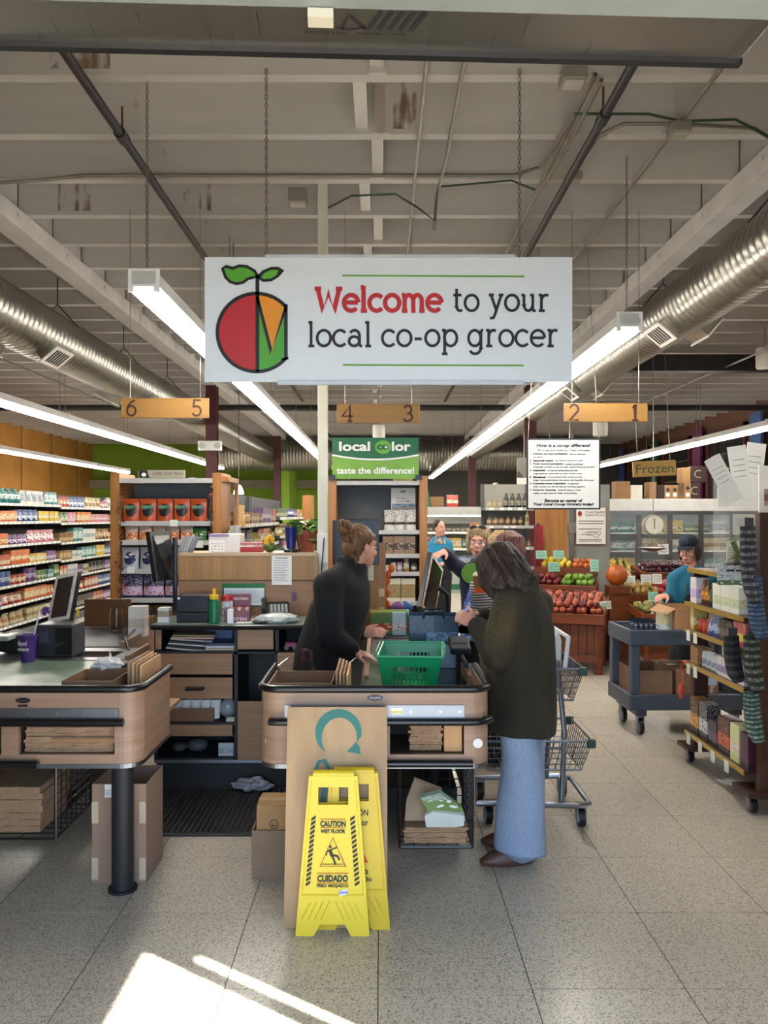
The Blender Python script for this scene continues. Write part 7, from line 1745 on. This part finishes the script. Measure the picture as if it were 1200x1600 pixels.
def head(b, c, E, s=1.0):
    c = Vector(c); T_ = lambda p: c + (E @ Vector(p)) * s
    e = lambda p, r: b.ell(T_(p), tuple(x * s for x in r), E)
    e((0, .012, .045), (.074, .093, .082)); e((0, -.022, -.025), (.062, .072, .085)); e((0, -.05, -.078), (.040, .042, .034))
    b.cap(T_((-.035, -.083, .03)), .012 * s, T_((.035, -.083, .03)), .012 * s); b.cap(T_((0, -.095, .012)), .008 * s, T_((0, -.113, -.02)), .0125 * s); e((0, -.108, -.024), (.017, .012, .009))
    e((0, -.092, -.054), (.024, .012, .0065)); e((0, -.09, -.065), (.021, .012, .007))
    for sg in (-1, 1): e((sg * .073, .012, -.012), (.010, .019, .030)); e((sg * .04, -.065, -.03), (.022, .022, .022))
    return T_
def face_parts(root, c, E, s=1.0, lip='#9a4f48', glasses=False, iris='#2a2420', brow='#6a4a2c', eyes=True):
    c = Vector(c); T_ = lambda p: c + (E @ Vector(p)) * s
    if eyes:
        for sg in (-1, 1):
            ey = MB().ell(T_((sg * .030, -.0815, .006)), (.0125 * s, .010 * s, .0075 * s), 12, 8, E).build('eye', flat('#d9d4cc', .2, var=.02), root, smooth='auto')
            MB().ell(T_((sg * .030, -.0905, .006)), (.0055 * s, .0025 * s, .0055 * s), 10, 6, E).build('iris', flat(iris, .1), ey, smooth='auto')
            MB().tube([T_((sg * .014, -.0945, .03)), T_((sg * .03, -.0945, .036)), T_((sg * .048, -.082, .03))], .0032 * s, 6).build('eyebrow', flat(brow, .8), root, smooth='auto')
    m = MB(); m.ell(T_((0, -.1025, -.0545)), (.021 * s, .004 * s, .0042 * s), 12, 6, E).ell(T_((0, -.1005, -.0635)), (.018 * s, .004 * s, .005 * s), 12, 6, E); m.build('lips', flat(lip, .4), root, smooth='auto')
    if glasses:
        m = MB()
        for sg in (-1, 1): m.tube([T_((sg * .031 + .022 * math.cos(t), -.106, .004 + .017 * math.sin(t))) for t in [2 * PI * k / 16 for k in range(16)]], .0018 * s, 5, closed=True); m.tube([T_((sg * .052, -.105, .01)), T_((sg * .078, -.02, .01)), T_((sg * .08, .02, 0))], .0018 * s, 5)
        m.tube([T_((-.009, -.108, .008)), T_((.009, -.108, .008))], .0018 * s, 5); m.build('eyeglasses', M_CHROME, root)
def hand(b, w, d, n, side, curl=.5, spread=.12, s=1.0, curls=None):
    """w wrist, d finger direction, n back-of-hand normal, side=+1/-1 thumb along +/-(d x n)"""
    w = Vector(w); d = Vector(d).normalized(); n = Vector(n); n = (n - d * n.dot(d)).normalized(); t = d.cross(n) * side
    M = Matrix((t, d, n)).transposed().to_4x4()
    b.ell(w + d * .046 * s, (.038 * s, .05 * s, .014 * s), M); b.ell(w + d * .07 * s, (.041 * s, .026 * s, .013 * s), M); b.cap(w - d * .02, .023 * s, w + d * .02 * s, .022 * s)
    for i, (o, L) in enumerate(((.030, .070), (.010, .079), (-.010, .073), (-.029, .057))):
        p = w + d * (.082 - .004 * abs(i - 1)) * s + t * o * s; a = 0; q = d + t * (o * spread * 12); q.normalize(); cu = curls[i] if curls else curl; pts = [p - d * .02 * s, p]
        for k, f in enumerate((.45, .32, .23)):
            a += cu * (.7, 1.0, .8)[k]; v = q * math.cos(a) - n * math.sin(a); p = p + v * L * f * s; pts.append(p)
        b.chain(pts, [.0095 * s, .0092 * s, .0085 * s, .0078 * s, .0065 * s], 8)
    p = w + d * .022 * s + t * .026 * s; v1 = (d * .62 + t * .75 - n * .25).normalized(); v2 = (d * .85 + t * .35 - n * .3).normalized()
    b.chain([p, p + v1 * .035 * s, p + v1 * .035 * s + v2 * .03 * s, p + v1 * .035 * s + v2 * .054 * s], [.015 * s, .012 * s, .0098 * s, .0075 * s], 8)

def person(label, base, J, mats, hv=.006, jacket=None, trouser_r=(.10, .085, .075), shoe=True, build_legs=True, sleeve=(.062, .055, .046), fold=.008, torso=None, sweater_end=None, coat_len=None, face=None, seed=1, headE=None, hs=1.0, collar=.055):
    """J: joints in world space; clothing is built over the same joints"""
    root = thing('person', label, 'person', (base[0], base[1], 0)); O_ = Vector((base[0], base[1], 0)); j = {k: Vector(v) - O_ for k, v in J.items() if not k.startswith('_')}
    E = headE
    sh = (j['sr'] - j['sl']).normalized(); up = Vector((0, 0, 1)); fw = sh.cross(up).normalized()
    b = Blob(); head(b, j['head'], E, hs)
    nb = j['neck']; b.cap(j['head'] + E @ Vector((0, .025, -.07)) * hs, .050 * hs, nb, .056)
    b.chain([nb, (nb + j['pelvis']) / 2, j['pelvis']], [.075, .085, .09])
    for sd in 'lr':
        b.cap(nb, .05, j['s' + sd], .042); b.chain([j['s' + sd], j['e' + sd], j['w' + sd]], [.040, .034, .025])
        h = J['_h' + sd]; hand(b, j['w' + sd], h[0], h[1], h[2], h[3], s=h[4] if len(h) > 4 else 1.0, curls=h[5] if len(h) > 5 else None)
        b.chain([j['pelvis'] + (j['k' + sd] - j['pelvis']) * .12, j['k' + sd], j['a' + sd]], [.07, .045, .034]); b.cap(j['a' + sd], .034, j['a' + sd] + Vector((0, 0, -.04)), .032)
    b.build('body', mats['skin'], root, hv, 5)
    # trousers
    t = Blob(); pv = j['pelvis']
    t.loft([(pv + up * .14, sh, fw, .15, .115), (pv + up * .02, sh, fw, .165, .13), (pv - up * .10, sh, fw, .15, .12)])
    for sd in 'lr':
        hip = pv + (sh if sd == 'r' else -sh) * .075 - up * .06
        t.chain([hip, j['k' + sd], j['a' + sd] + up * .02], trouser_r)
        t.loft([(j['k' + sd], sh, fw, trouser_r[1], trouser_r[1]), (j['a' + sd] + up * .08, sh, fw, trouser_r[2], trouser_r[2] * 1.12), (j['a' + sd] - up * .035, sh, fw, trouser_r[2] * 1.05, trouser_r[2] * 1.25)])
    t.build('trousers', mats['trousers'], root, .011, 5, fold, 9, seed, .5)
    if shoe:
        for sd in 'lr':
            a = j['a' + sd]; f_ = Vector(J.get('_foot' + sd, -fw)); f_ = Vector((f_.x, f_.y, 0)).normalized(); s_ = f_.cross(up)
            q = Blob(); zc_ = .045
            q.loft([(Vector((a.x, a.y, .006)) + f_ * .065, f_, s_, .135, .046), (Vector((a.x, a.y, .03)) + f_ * .065, f_, s_, .14, .049), (Vector((a.x, a.y, .06)) + f_ * .045, f_, s_, .11, .042), (Vector((a.x, a.y, .10)) - f_ * .01, f_, s_, .055, .036)])
            q.build('shoe', mats['shoe'], root, .007, 4)
    # upper garment
    g_ = Blob(); top = nb; ln = coat_len if coat_len is not None else .02
    rings = torso or [(-ln, .165, .13), (.10, .165, .125), (.25, .16, .125), (.38, .175, .125), (.46, .165, .105), (.52, .10, .085)]
    ax = (top - pv); L_ = .52
    rg = []
    for (h, rw, rd) in rings:
        c_ = pv + ax * (h / L_) if h > 0 else pv + up * h; rg.append((c_, sh, fw, rw, rd))
    g_.loft(rg)
    for sd in 'lr':
        s_, e_, w_ = j['s' + sd], j['e' + sd], j['w' + sd]; wr_ = w_ + (e_ - w_).normalized() * .025
        g_.cap(top, .075, s_, sleeve[0] * 1.05); g_.chain([s_, e_, wr_], sleeve)
    if jacket == 'collar': g_.loft([(top - up * .03, sh, fw, .095, .09), (top + up * collar, sh, fw, .082, .082)])
    g_.build('jacket' if jacket else 'top', mats['top'], root, .010, 6, fold, 8, seed + 3, .6)
    return root, O_

# ---- cashier: black fleece, hair in a bun, leaning over the middle counter, seen in profile
dC = 4.78
def PC(px, py, dy=0): p = W(px, py, dC + dy); return p
hC = PC(563, 855); hE = frame(math.radians(132), math.radians(6))
J = dict(head=hC, neck=PC(548, 892), sr=PC(514, 916, -.17), sl=PC(545, 908, .17), er=PC(514, 992, -.20), wr=PC(553, 1017, -.13), el=PC(545, 985, .2), wl=PC(566, 990, .12), pelvis=PC(500, 1045), kr=(-.40, 4.70, .50), ar=(-.41, 4.72, .09), kl=(-.36, 4.88, .50), al=(-.38, 4.9, .09))
J['_hr'] = (Vector((.93, -.12, -.28)), Vector((.2, -.15, 1)), 1, .22, 1.0); J['_hl'] = (Vector((.9, -.1, .12)), Vector((-.1, -.7, .7)), -1, .35, 1.0)
mC = dict(skin=skin_mat('#c08a74'), trousers=floral_mat('#0d0c10', '#121016', '#5a1a26'), top=cloth_mat('#08080a', 160, .3), shoe=M_BLACK)
J['_footr'] = (1, 0, 0); J['_footl'] = (1, 0, 0)
pc_, oC = person('person in a black fleece with hair in a bun leaning over the middle counter', (-.39, 4.8), J, mC, .0055, 'collar', headE=hE, fold=.015, seed=2, collar=.085, sleeve=(.084, .074, .05), hs=1.06, torso=[(-.02, .16, .165), (.10, .17, .185), (.22, .175, .185), (.34, .175, .175), (.44, .16, .14), (.50, .10, .10), (.55, .085, .085)])
face_parts(pc_, hC - oC, hE, 1.06)
hm = hair_mat('#3a2512', '#7d5832')
def hstrands(root, name, c, E, s, mat, strands, base_ells, voxel=.006, fold=.004, fs=30):
    b = Blob(); c = Vector(c); T_ = lambda p: c + (E @ Vector(p)) * s
    for p, r in base_ells: b.ell(T_(p), tuple(x * s for x in r), E)
    for pts, rs in strands: b.chain([T_(p) for p in pts], [x * s for x in rs], 8)
    return b.build(name, mat, root, voxel, 2, fold, fs, 4, .4)
rr = random.Random(21); st = []
for k in range(56):          # swept back from the hairline to the bun
    a = -2.0 + 4.0 * k / 55; z0 = .075 - .03 * a * a * .5
    st.append(([(math.sin(a) * .070, -.070 + .016 * a * a, z0 + .01), (math.sin(a) * .089, .005 + rr.uniform(-.004, .004), z0 + .018), (math.sin(a) * .068, .075, .05 + z0 * .4), (math.sin(a) * .02, .10, .085)], [.005, .0075, .0075, .006]))
for k in range(22):          # nape hair pulled up
    a = -1.2 + 2.4 * k / 21; st.append(([(math.sin(a) * .062, .045 + .02 * math.cos(a), -.075 + rr.uniform(-.01, .01)), (math.sin(a) * .072, .075, -.02), (math.sin(a) * .035, .105, .06)], [.004, .008, .007]))
for k in range(26):          # messy coiled bun
    a = rr.uniform(0, 2 * PI); e_ = rr.uniform(.7, 1.1); tl = rr.uniform(-.5, .5)
    st.append(([(.040 * e_ * math.cos(a + t_), .118 + .03 * math.sin(a + t_) * math.cos(tl) , .092 + .042 * e_ * math.sin(a + t_ + tl)) for t_ in (0, .7, 1.4, 2.1)], [.007, .010, .010, .006]))
for sg in (-1, 1):
    st.append(([(sg * .072, -.055, .05), (sg * .079, -.045, .0), (sg * .074, -.04, -.05)], [.004, .0035, .0015]))
    st.append(([(sg * .05, .06, -.06), (sg * .06, .07, -.10), (sg * .05, .06, -.13)], [.004, .003, .0015]))
hstrands(pc_, 'hair', hC - oC, hE, 1.06, hm, st, [((0, .026, .05), (.080, .092, .083)), ((0, .055, .0), (.070, .055, .075)), ((0, .116, .092), (.034, .03, .034))], .0045, .0025, 45)

# ---- customer: brown corduroy coat, long dark hair, pale blue trousers, seen from behind
dK = 3.98
def PK(px, py, dy=0): return W(px, py, dK + dy)
hK = PK(781, 893, .02); kE = frame(math.radians(218), math.radians(34))
J = dict(head=hK, neck=PK(812, 918, -.02), sl=PK(797, 945, -.13), sr=PK(836, 946, .12), el=PK(778, 1022, -.14), wl=PK(742, 974, -.02), er=PK(812, 1020, .20), wr=PK(752, 960, .13), pelvis=PK(815, 1078),
         kl=(.70, 3.965, .50), al=(.68, 3.91, .10), kr=(.735, 4.06, .50), ar=(.715, 4.10, .10))
J['_hl'] = (Vector((-.75, .35, .35)), Vector((.1, -.9, .3)), 1, .75, .95); J['_hr'] = (Vector((-.95, -.1, .0)), Vector((.1, .2, .9)), 1, .7, .95)
J['_footl'] = (-1, -.12, 0); J['_footr'] = (-1, .15, 0)
mK = dict(skin=skin_mat('#b98470'), trousers=cloth_mat('#8394ad', 120, .14), top=cord_mat(), shoe=flat('#4a2f26', .5))
pk_, oK = person('person in brown corduroy coat and pale blue trousers, head bowed, at the middle counter', (.69, 3.98), J, mK, .0055, 'collar', headE=kE, fold=.012, seed=5, coat_len=.24, trouser_r=(.082, .098, .108),
    sleeve=(.086, .080, .054), torso=[(-.215, .16, .165), (-.12, .17, .168), (0, .172, .168), (.16, .17, .165), (.33, .175, .155), (.42, .165, .135), (.48, .12, .11), (.53, .085, .085)])
face_parts(pk_, hK - oK, kE)
st = []; rr = random.Random(8)
for k in range(64):
    a = rr.uniform(0, 2 * PI); q_ = rr.uniform(.75, 1.05); sx = math.sin(a); cy_ = math.cos(a)
    if cy_ < -.55: L_ = .07
    else: L_ = rr.uniform(.13, .20)
    st.append(([(sx * .03, cy_ * .03 + .01, .135), (sx * .085 * q_, cy_ * .09 + .015, .095), (sx * .105 * q_, cy_ * .108 + .02, .01), (sx * .105 * q_ + rr.uniform(-.02, .02), cy_ * .11 + .02 + rr.uniform(-.02, .02), .0 - L_ * .6), (sx * .095 * q_ + rr.uniform(-.03, .03), cy_ * .10 + .02 + rr.uniform(-.02, .02), -L_)], [.012, .017, .017, .014, .005]))
hstrands(pk_, 'hair', hK - oK, kE, 1.0, hair_mat('#120b08', '#3b271d'), st, [((0, .018, .052), (.092, .106, .095)), ((0, .055, -.02), (.085, .06, .085))], .0065, .005, 26)
# yoke seam and collar of the coat
cl = Blob(); nk = PK(806, 916, -.01) - oK; cl.chain([nk + Vector((-.095, -.045, -.015)), nk + Vector((-.03, -.10, .02)), nk + Vector((.07, -.08, .045)), nk + Vector((.10, .01, .05))], [.016, .018, .018, .016]); cl.build('coat_collar', cloth_mat('#14120e', 200, .2), pk_, .008, 6)

# ---- older woman: navy jacket, floral blouse, glasses, arm stretched out pointing
dO = 6.25
def PO_(px, py, dy=0): return W(px, py, dO + dy)
hO = PO_(748, 849); oE = frame(math.radians(-14), 0)
J = dict(head=hO, neck=PO_(752, 884, .03), sl=PO_(730, 896, -.02), sr=PO_(780, 896, .05), el=PO_(709, 882, -.22), wl=PO_(694, 862, -.40), er=PO_(786, 945, .06), wr=PO_(765, 985, -.12), pelvis=PO_(752, 985), kl=(.70, 6.22, .50), al=(.70, 6.26, .09), kr=(.86, 6.24, .50), ar=(.86, 6.28, .09))
J['_hl'] = (Vector((-.45, -.55, -.15)), Vector((-.2, -.35, .9)), -1, .18, 1.05); J['_hr'] = (Vector((-.3, -.5, -.6)), Vector((0, -1, .2)), 1, .5)
mO = dict(skin=skin_mat('#cd9a84'), trousers=cloth_mat('#121216'), top=cloth_mat('#121c38', 60, .15, .2, .6), shoe=M_BLACK)
po_, oO = person('person with glasses in a navy jacket and blue floral blouse pointing across the aisle', (.78, 6.25), J, mO, .006, 'collar', headE=oE, seed=9)
face_parts(po_, hO - oO, oE, glasses=True, lip='#b04a4c', brow='#8a6a4a')
bl = Blob(); pO = PO_(752, 985) - oO; nO = PO_(752, 884, .03) - oO
bl.loft([(pO + Vector((-.07, -.12, -.06)), (1, 0, 0), (0, 1, 0), .11, .055), (pO + Vector((-.07, -.13, .15)), (1, 0, 0), (0, 1, 0), .10, .055), (pO + Vector((-.04, -.12, .32)), (1, 0, 0), (0, 1, 0), .075, .05), (nO + Vector((0, -.06, -.03)), (1, 0, 0), (0, 1, 0), .045, .04)])
bl.build('blouse', floral_mat('#14307a', '#2450a8', '#8fb0d8'), po_, .010, 5)
st = []
for k in range(30):
    a = -2.4 + 4.8 * k / 29; st.append(([(math.sin(a) * .02, -.01, .135), (math.sin(a) * .075, .01 + .07 * -math.cos(a), .105), (math.sin(a) * .092, .02 - .085 * math.cos(a) * (1 if abs(a) > 1 else .95), .05 if abs(a) < 1 else 0), (math.sin(a) * .085, .02 - .08 * math.cos(a), .055 if abs(a) < .9 else -.07)], [.012, .016, .015, .008]))
hstrands(po_, 'hair', hO - oO, oE, 1.0, hair_mat('#7a6242', '#b59a70'), st, [((0, .03, .055), (.082, .092, .085)), ((0, .06, -.01), (.078, .06, .07))], .007, .004)
q = MB(); T_ = lambda p: (hO - oO) + (oE @ Vector(p))
for sg in (-1, 1): q.ell(T_((sg * .032, -.055, .125)), (.03, .012, .02), 12, 6, oE)
q.tube([T_((-.06, -.05, .125)), T_((-.085, .02, .1)), T_((-.08, .06, .06))], .004, 5).tube([T_((.06, -.05, .125)), T_((.085, .02, .1)), T_((.08, .06, .06))], .004, 5); q.build('sunglasses', M_BLACK, po_, smooth='auto')

# ---- woman in a striped sweater holding an iced drink, mostly hidden by the coat
dS = 5.45
def PS(px, py, dy=0): return W(px, py, dS + dy)
hS = PS(797, 862, .05); sE = frame(math.radians(150), math.radians(0))
J = dict(head=hS, neck=PS(798, 893, .05), sl=PS(772, 912), sr=PS(825, 910, .06), el=PS(750, 945, -.02), wl=PS(745, 912, -.16), er=PS(836, 960, .08), wr=PS(815, 995, .16), pelvis=PS(795, 1005, .05), kl=(.80, 5.45, .5), al=(.80, 5.5, .09), kr=(.95, 5.45, .5), ar=(.95, 5.5, .09))
J['_hl'] = (Vector((.35, -.15, .55)), Vector((-.85, -.3, .2)), -1, 1.0, .95); J['_hr'] = (Vector((-.3, .6, -.2)), Vector((0, .2, 1)), 1, .5)
mS = dict(skin=skin_mat('#c58f78'), trousers=cloth_mat('#20242e'), top=stripe_mat('#c4c2be', '#3f4148', 330), shoe=M_BLACK)
ps_, oS = person('person with red and blond hair in a striped sweater holding an iced drink', (.87, 5.48), J, mS, .006, None, headE=sE, seed=12, sleeve=(.064, .06, .05))
face_parts(ps_, hS - oS, sE)
st = []; rr = random.Random(18)
for k in range(44):
    a = rr.uniform(0, 2 * PI); L_ = .06 if math.cos(a) < -.6 else rr.uniform(.08, .15); st.append(([(math.sin(a) * .02, math.cos(a) * .02, .135), (math.sin(a) * .085, math.cos(a) * .085 + .015, .095), (math.sin(a) * .1, math.cos(a) * .105 + .015, 0), (math.sin(a) * .09, math.cos(a) * .1 + .015, -L_)], [.012, .017, .016, .007]))
hstrands(ps_, 'hair', hS - oS, sE, 1.0, hair_mat('#3a1418', '#7a4a3c'), st, [((0, .018, .052), (.09, .104, .092)), ((0, .055, -.01), (.08, .06, .08))], .008, .004)
q = Blob(); T_ = lambda p: (hS - oS) + (sE @ Vector(p))
for k in range(5): q.chain([T_((.02 + .018 * k, .03, .145)), T_((.05 + .018 * k, .085, .09)), T_((.06 + .012 * k, .12, .0))], [.008, .011, .006], 6)
q.build('blond_streak', hair_mat('#8a6c44', '#c9ab7c'), ps_, .006, 2)
cp = thing('iced_drink', 'clear plastic cup of iced tea with orange base held in front of the striped sweater', 'drink', PS(749, 926, -.22))
MB().lathe([(.03, 0), (.033, .02), (.042, .10), (.044, .102), (.044, .112), (.038, .12)], n=18).build('cup_body', flat('#8a6040', .12), cp, smooth='auto'); MB().lathe([(.0315, -.001), (.0352, .032)], n=18).build('orange_base', flat('#d2552c', .25), cp, smooth='auto'); MB().lathe([(.045, .112), (.046, .118), (.03, .135), (.005, .137)], n=18).build('lid', flat('#c9c2b4', .2), cp, smooth='auto')
lf = tag(MB().lathe([(.075, 0), (.075, .006)], n=24, M=Matrix.Rotation(PI / 2, 3, 'X')).build('green_fan', flat('#5f8f1e', .5), smooth='auto'), 'lime green round paper fan held beside the iced drink', 'fan'); lf.location = PO_(737, 896, -.5)

# ---- produce worker: cap, teal shirt, black apron
dW = 7.2
def PW(px, py, dy=0): return W(px, py, dW + dy)
hW = PW(1076, 860); wE = frame(math.radians(-38), math.radians(10))
J = dict(head=hW, neck=PW(1080, 892, .02), sl=PW(1054, 905, .03), sr=PW(1107, 905, .0), el=PW(1050, 952, -.02), wl=PW(1042, 930, -.25), er=PW(1112, 955, .03), wr=PW(1100, 985, -.12), pelvis=PW(1080, 1000, .03), kl=(2.68, 7.2, .5), al=(2.68, 7.22, .09), kr=(2.88, 7.2, .5), ar=(2.88, 7.22, .09))
J['_hl'] = (Vector((-.7, -.4, -.1)), Vector((-.2, -.4, .8)), -1, .5, 1.0); J['_hr'] = (Vector((-.2, -.6, -.4)), Vector((0, -.8, .6)), 1, .6)
mW = dict(skin=skin_mat('#bb8570'), trousers=cloth_mat('#15151a'), top=cloth_mat('#0f5a74', 90, .12), shoe=M_BLACK)
pw2, oW = person('person in a dark cap, teal shirt and black apron behind the produce', (2.79, 7.2), J, mW, .0065, None, headE=wE, seed=15, sleeve=(.066, .06, .05))
face_parts(pw2, hW - oW, wE, brow='#3a2418')
T_ = lambda p: (hW - oW) + (wE @ Vector(p))
q = Blob(); q.ell(T_((0, .012, .075)), (.086, .104, .066), wE); cpo = q.build('cap', cloth_mat('#171b2a', 90, .15), pw2, .008, 3)
q = MB(); vs = []
for i in range(9):
    a = -1.0 + 2.0 * i / 8; vs += [T_((math.sin(a) * .082, -.085 + .02 * a * a, .055)), T_((math.sin(a) * .085, -.155 + .055 * a * a, .040)), T_((math.sin(a) * .085, -.155 + .055 * a * a, .034)), T_((math.sin(a) * .082, -.085 + .02 * a * a, .047))]
q._add(vs, [(i * 4 + k, i * 4 + (k + 1) % 4, i * 4 + 4 + (k + 1) % 4, i * 4 + 4 + k) for i in range(8) for k in range(4)] + [(0, 1, 2, 3), (32, 35, 34, 33)]).build('cap_visor', cloth_mat('#131724', 90, .15), cpo, smooth='auto')
st = [([(math.sin(a) * .075, .02 - .08 * math.cos(a), .05), (math.sin(a) * .085, .025 - .085 * math.cos(a), -.02), (math.sin(a) * .08, .03 - .08 * math.cos(a), -.09)], [.014, .017, .008]) for a in [x * .22 for x in range(5, 24)]]
hstrands(pw2, 'hair', hW - oW, wE, 1.0, hair_mat('#140d0b', '#33221a'), st, [((0, .05, 0), (.075, .06, .08))], .008, .003)
ap = Blob(); pW_ = PW(1080, 1000, .03) - oW; sx_ = Vector((.97, -.02, 0)); fx_ = Vector((0.02, .97, 0))
ap.loft([(pW_ + Vector((-.03, -.10, -.30)), sx_, fx_, .155, .06), (pW_ + Vector((-.02, -.10, 0)), sx_, fx_, .155, .07), (pW_ + Vector((-.01, -.09, .25)), sx_, fx_, .135, .06), (pW_ + Vector((0, -.085, .44)), sx_, fx_, .10, .05)])
apo = ap.build('apron', cloth_mat('#0f0f12', 110, .2), pw2, .010, 4, .005)
for sg in (-1, 1): MB().tube([pW_ + Vector((sg * .085, -.14, .42)), pW_ + Vector((sg * .075, -.09, .53)), pW_ + Vector((sg * .05, .02, .56))], .010, 6).build('apron_strap', M_BLACKM, apo)
MB().box(-.045, .04, -.004, 0, -.03, .05).build('name_tag', flat('#d9cdb8', .6), pw2).location = pW_ + Vector((-.11, -.172, .30))
MB().ell((0, 0, 0), (.045, .008, .018), 12, 6).build('green_badge', flat('#4f9a2c', .5), pw2).location = pW_ + Vector((-.02, -.162, .22))

# ---- distant woman in a blue shirt and scarf
dD = 12.0
def PD(px, py, dy=0): return W(px, py, dD + dy)
hD = PD(687, 826); dE = frame(math.radians(35))
J = dict(head=hD, neck=PD(687, 842, .03), sl=PD(676, 850), sr=PD(700, 850), el=PD(672, 870), wl=PD(675, 886, -.1), er=PD(705, 868), wr=PD(694, 880, -.12), pelvis=PD(688, 892), kl=(.83, 12, .5), al=(.83, 12, .09), kr=(.97, 12, .5), ar=(.97, 12, .09))
J['_hl'] = (Vector((.2, -.6, -.2)), Vector((0, -.3, 1)), -1, .5); J['_hr'] = (Vector((-.3, -.6, 0)), Vector((0, -.3, 1)), 1, .5)
pd_, oD = person('distant person in a bright blue shirt and grey scarf far down the aisle', (.9, 12.0), J, dict(skin=skin_mat('#b98672'), trousers=cloth_mat('#1c1c22'), top=cloth_mat('#1e7aa0', 60), shoe=M_BLACK), .009, None, headE=dE, seed=20)
face_parts(pd_, hD - oD, dE)
hstrands(pd_, 'hair', hD - oD, dE, 1.0, hair_mat('#120c0a', '#2c1c16'), [], [((0, .03, .055), (.084, .094, .086)), ((0, .075, .02), (.06, .06, .07))], .01, .003)
q = Blob(); nD = PD(687, 844, .02) - oD; q.loft([(nD + Vector((0, 0, -.06)), (1, 0, 0), (0, 1, 0), .13, .12), (nD + Vector((0, -.01, .04)), (1, 0, 0), (0, 1, 0), .09, .09)]); q.build('scarf', floral_mat('#3a3a3c', '#6a6a68', '#b0aca4'), pd_, .01, 4, .01)
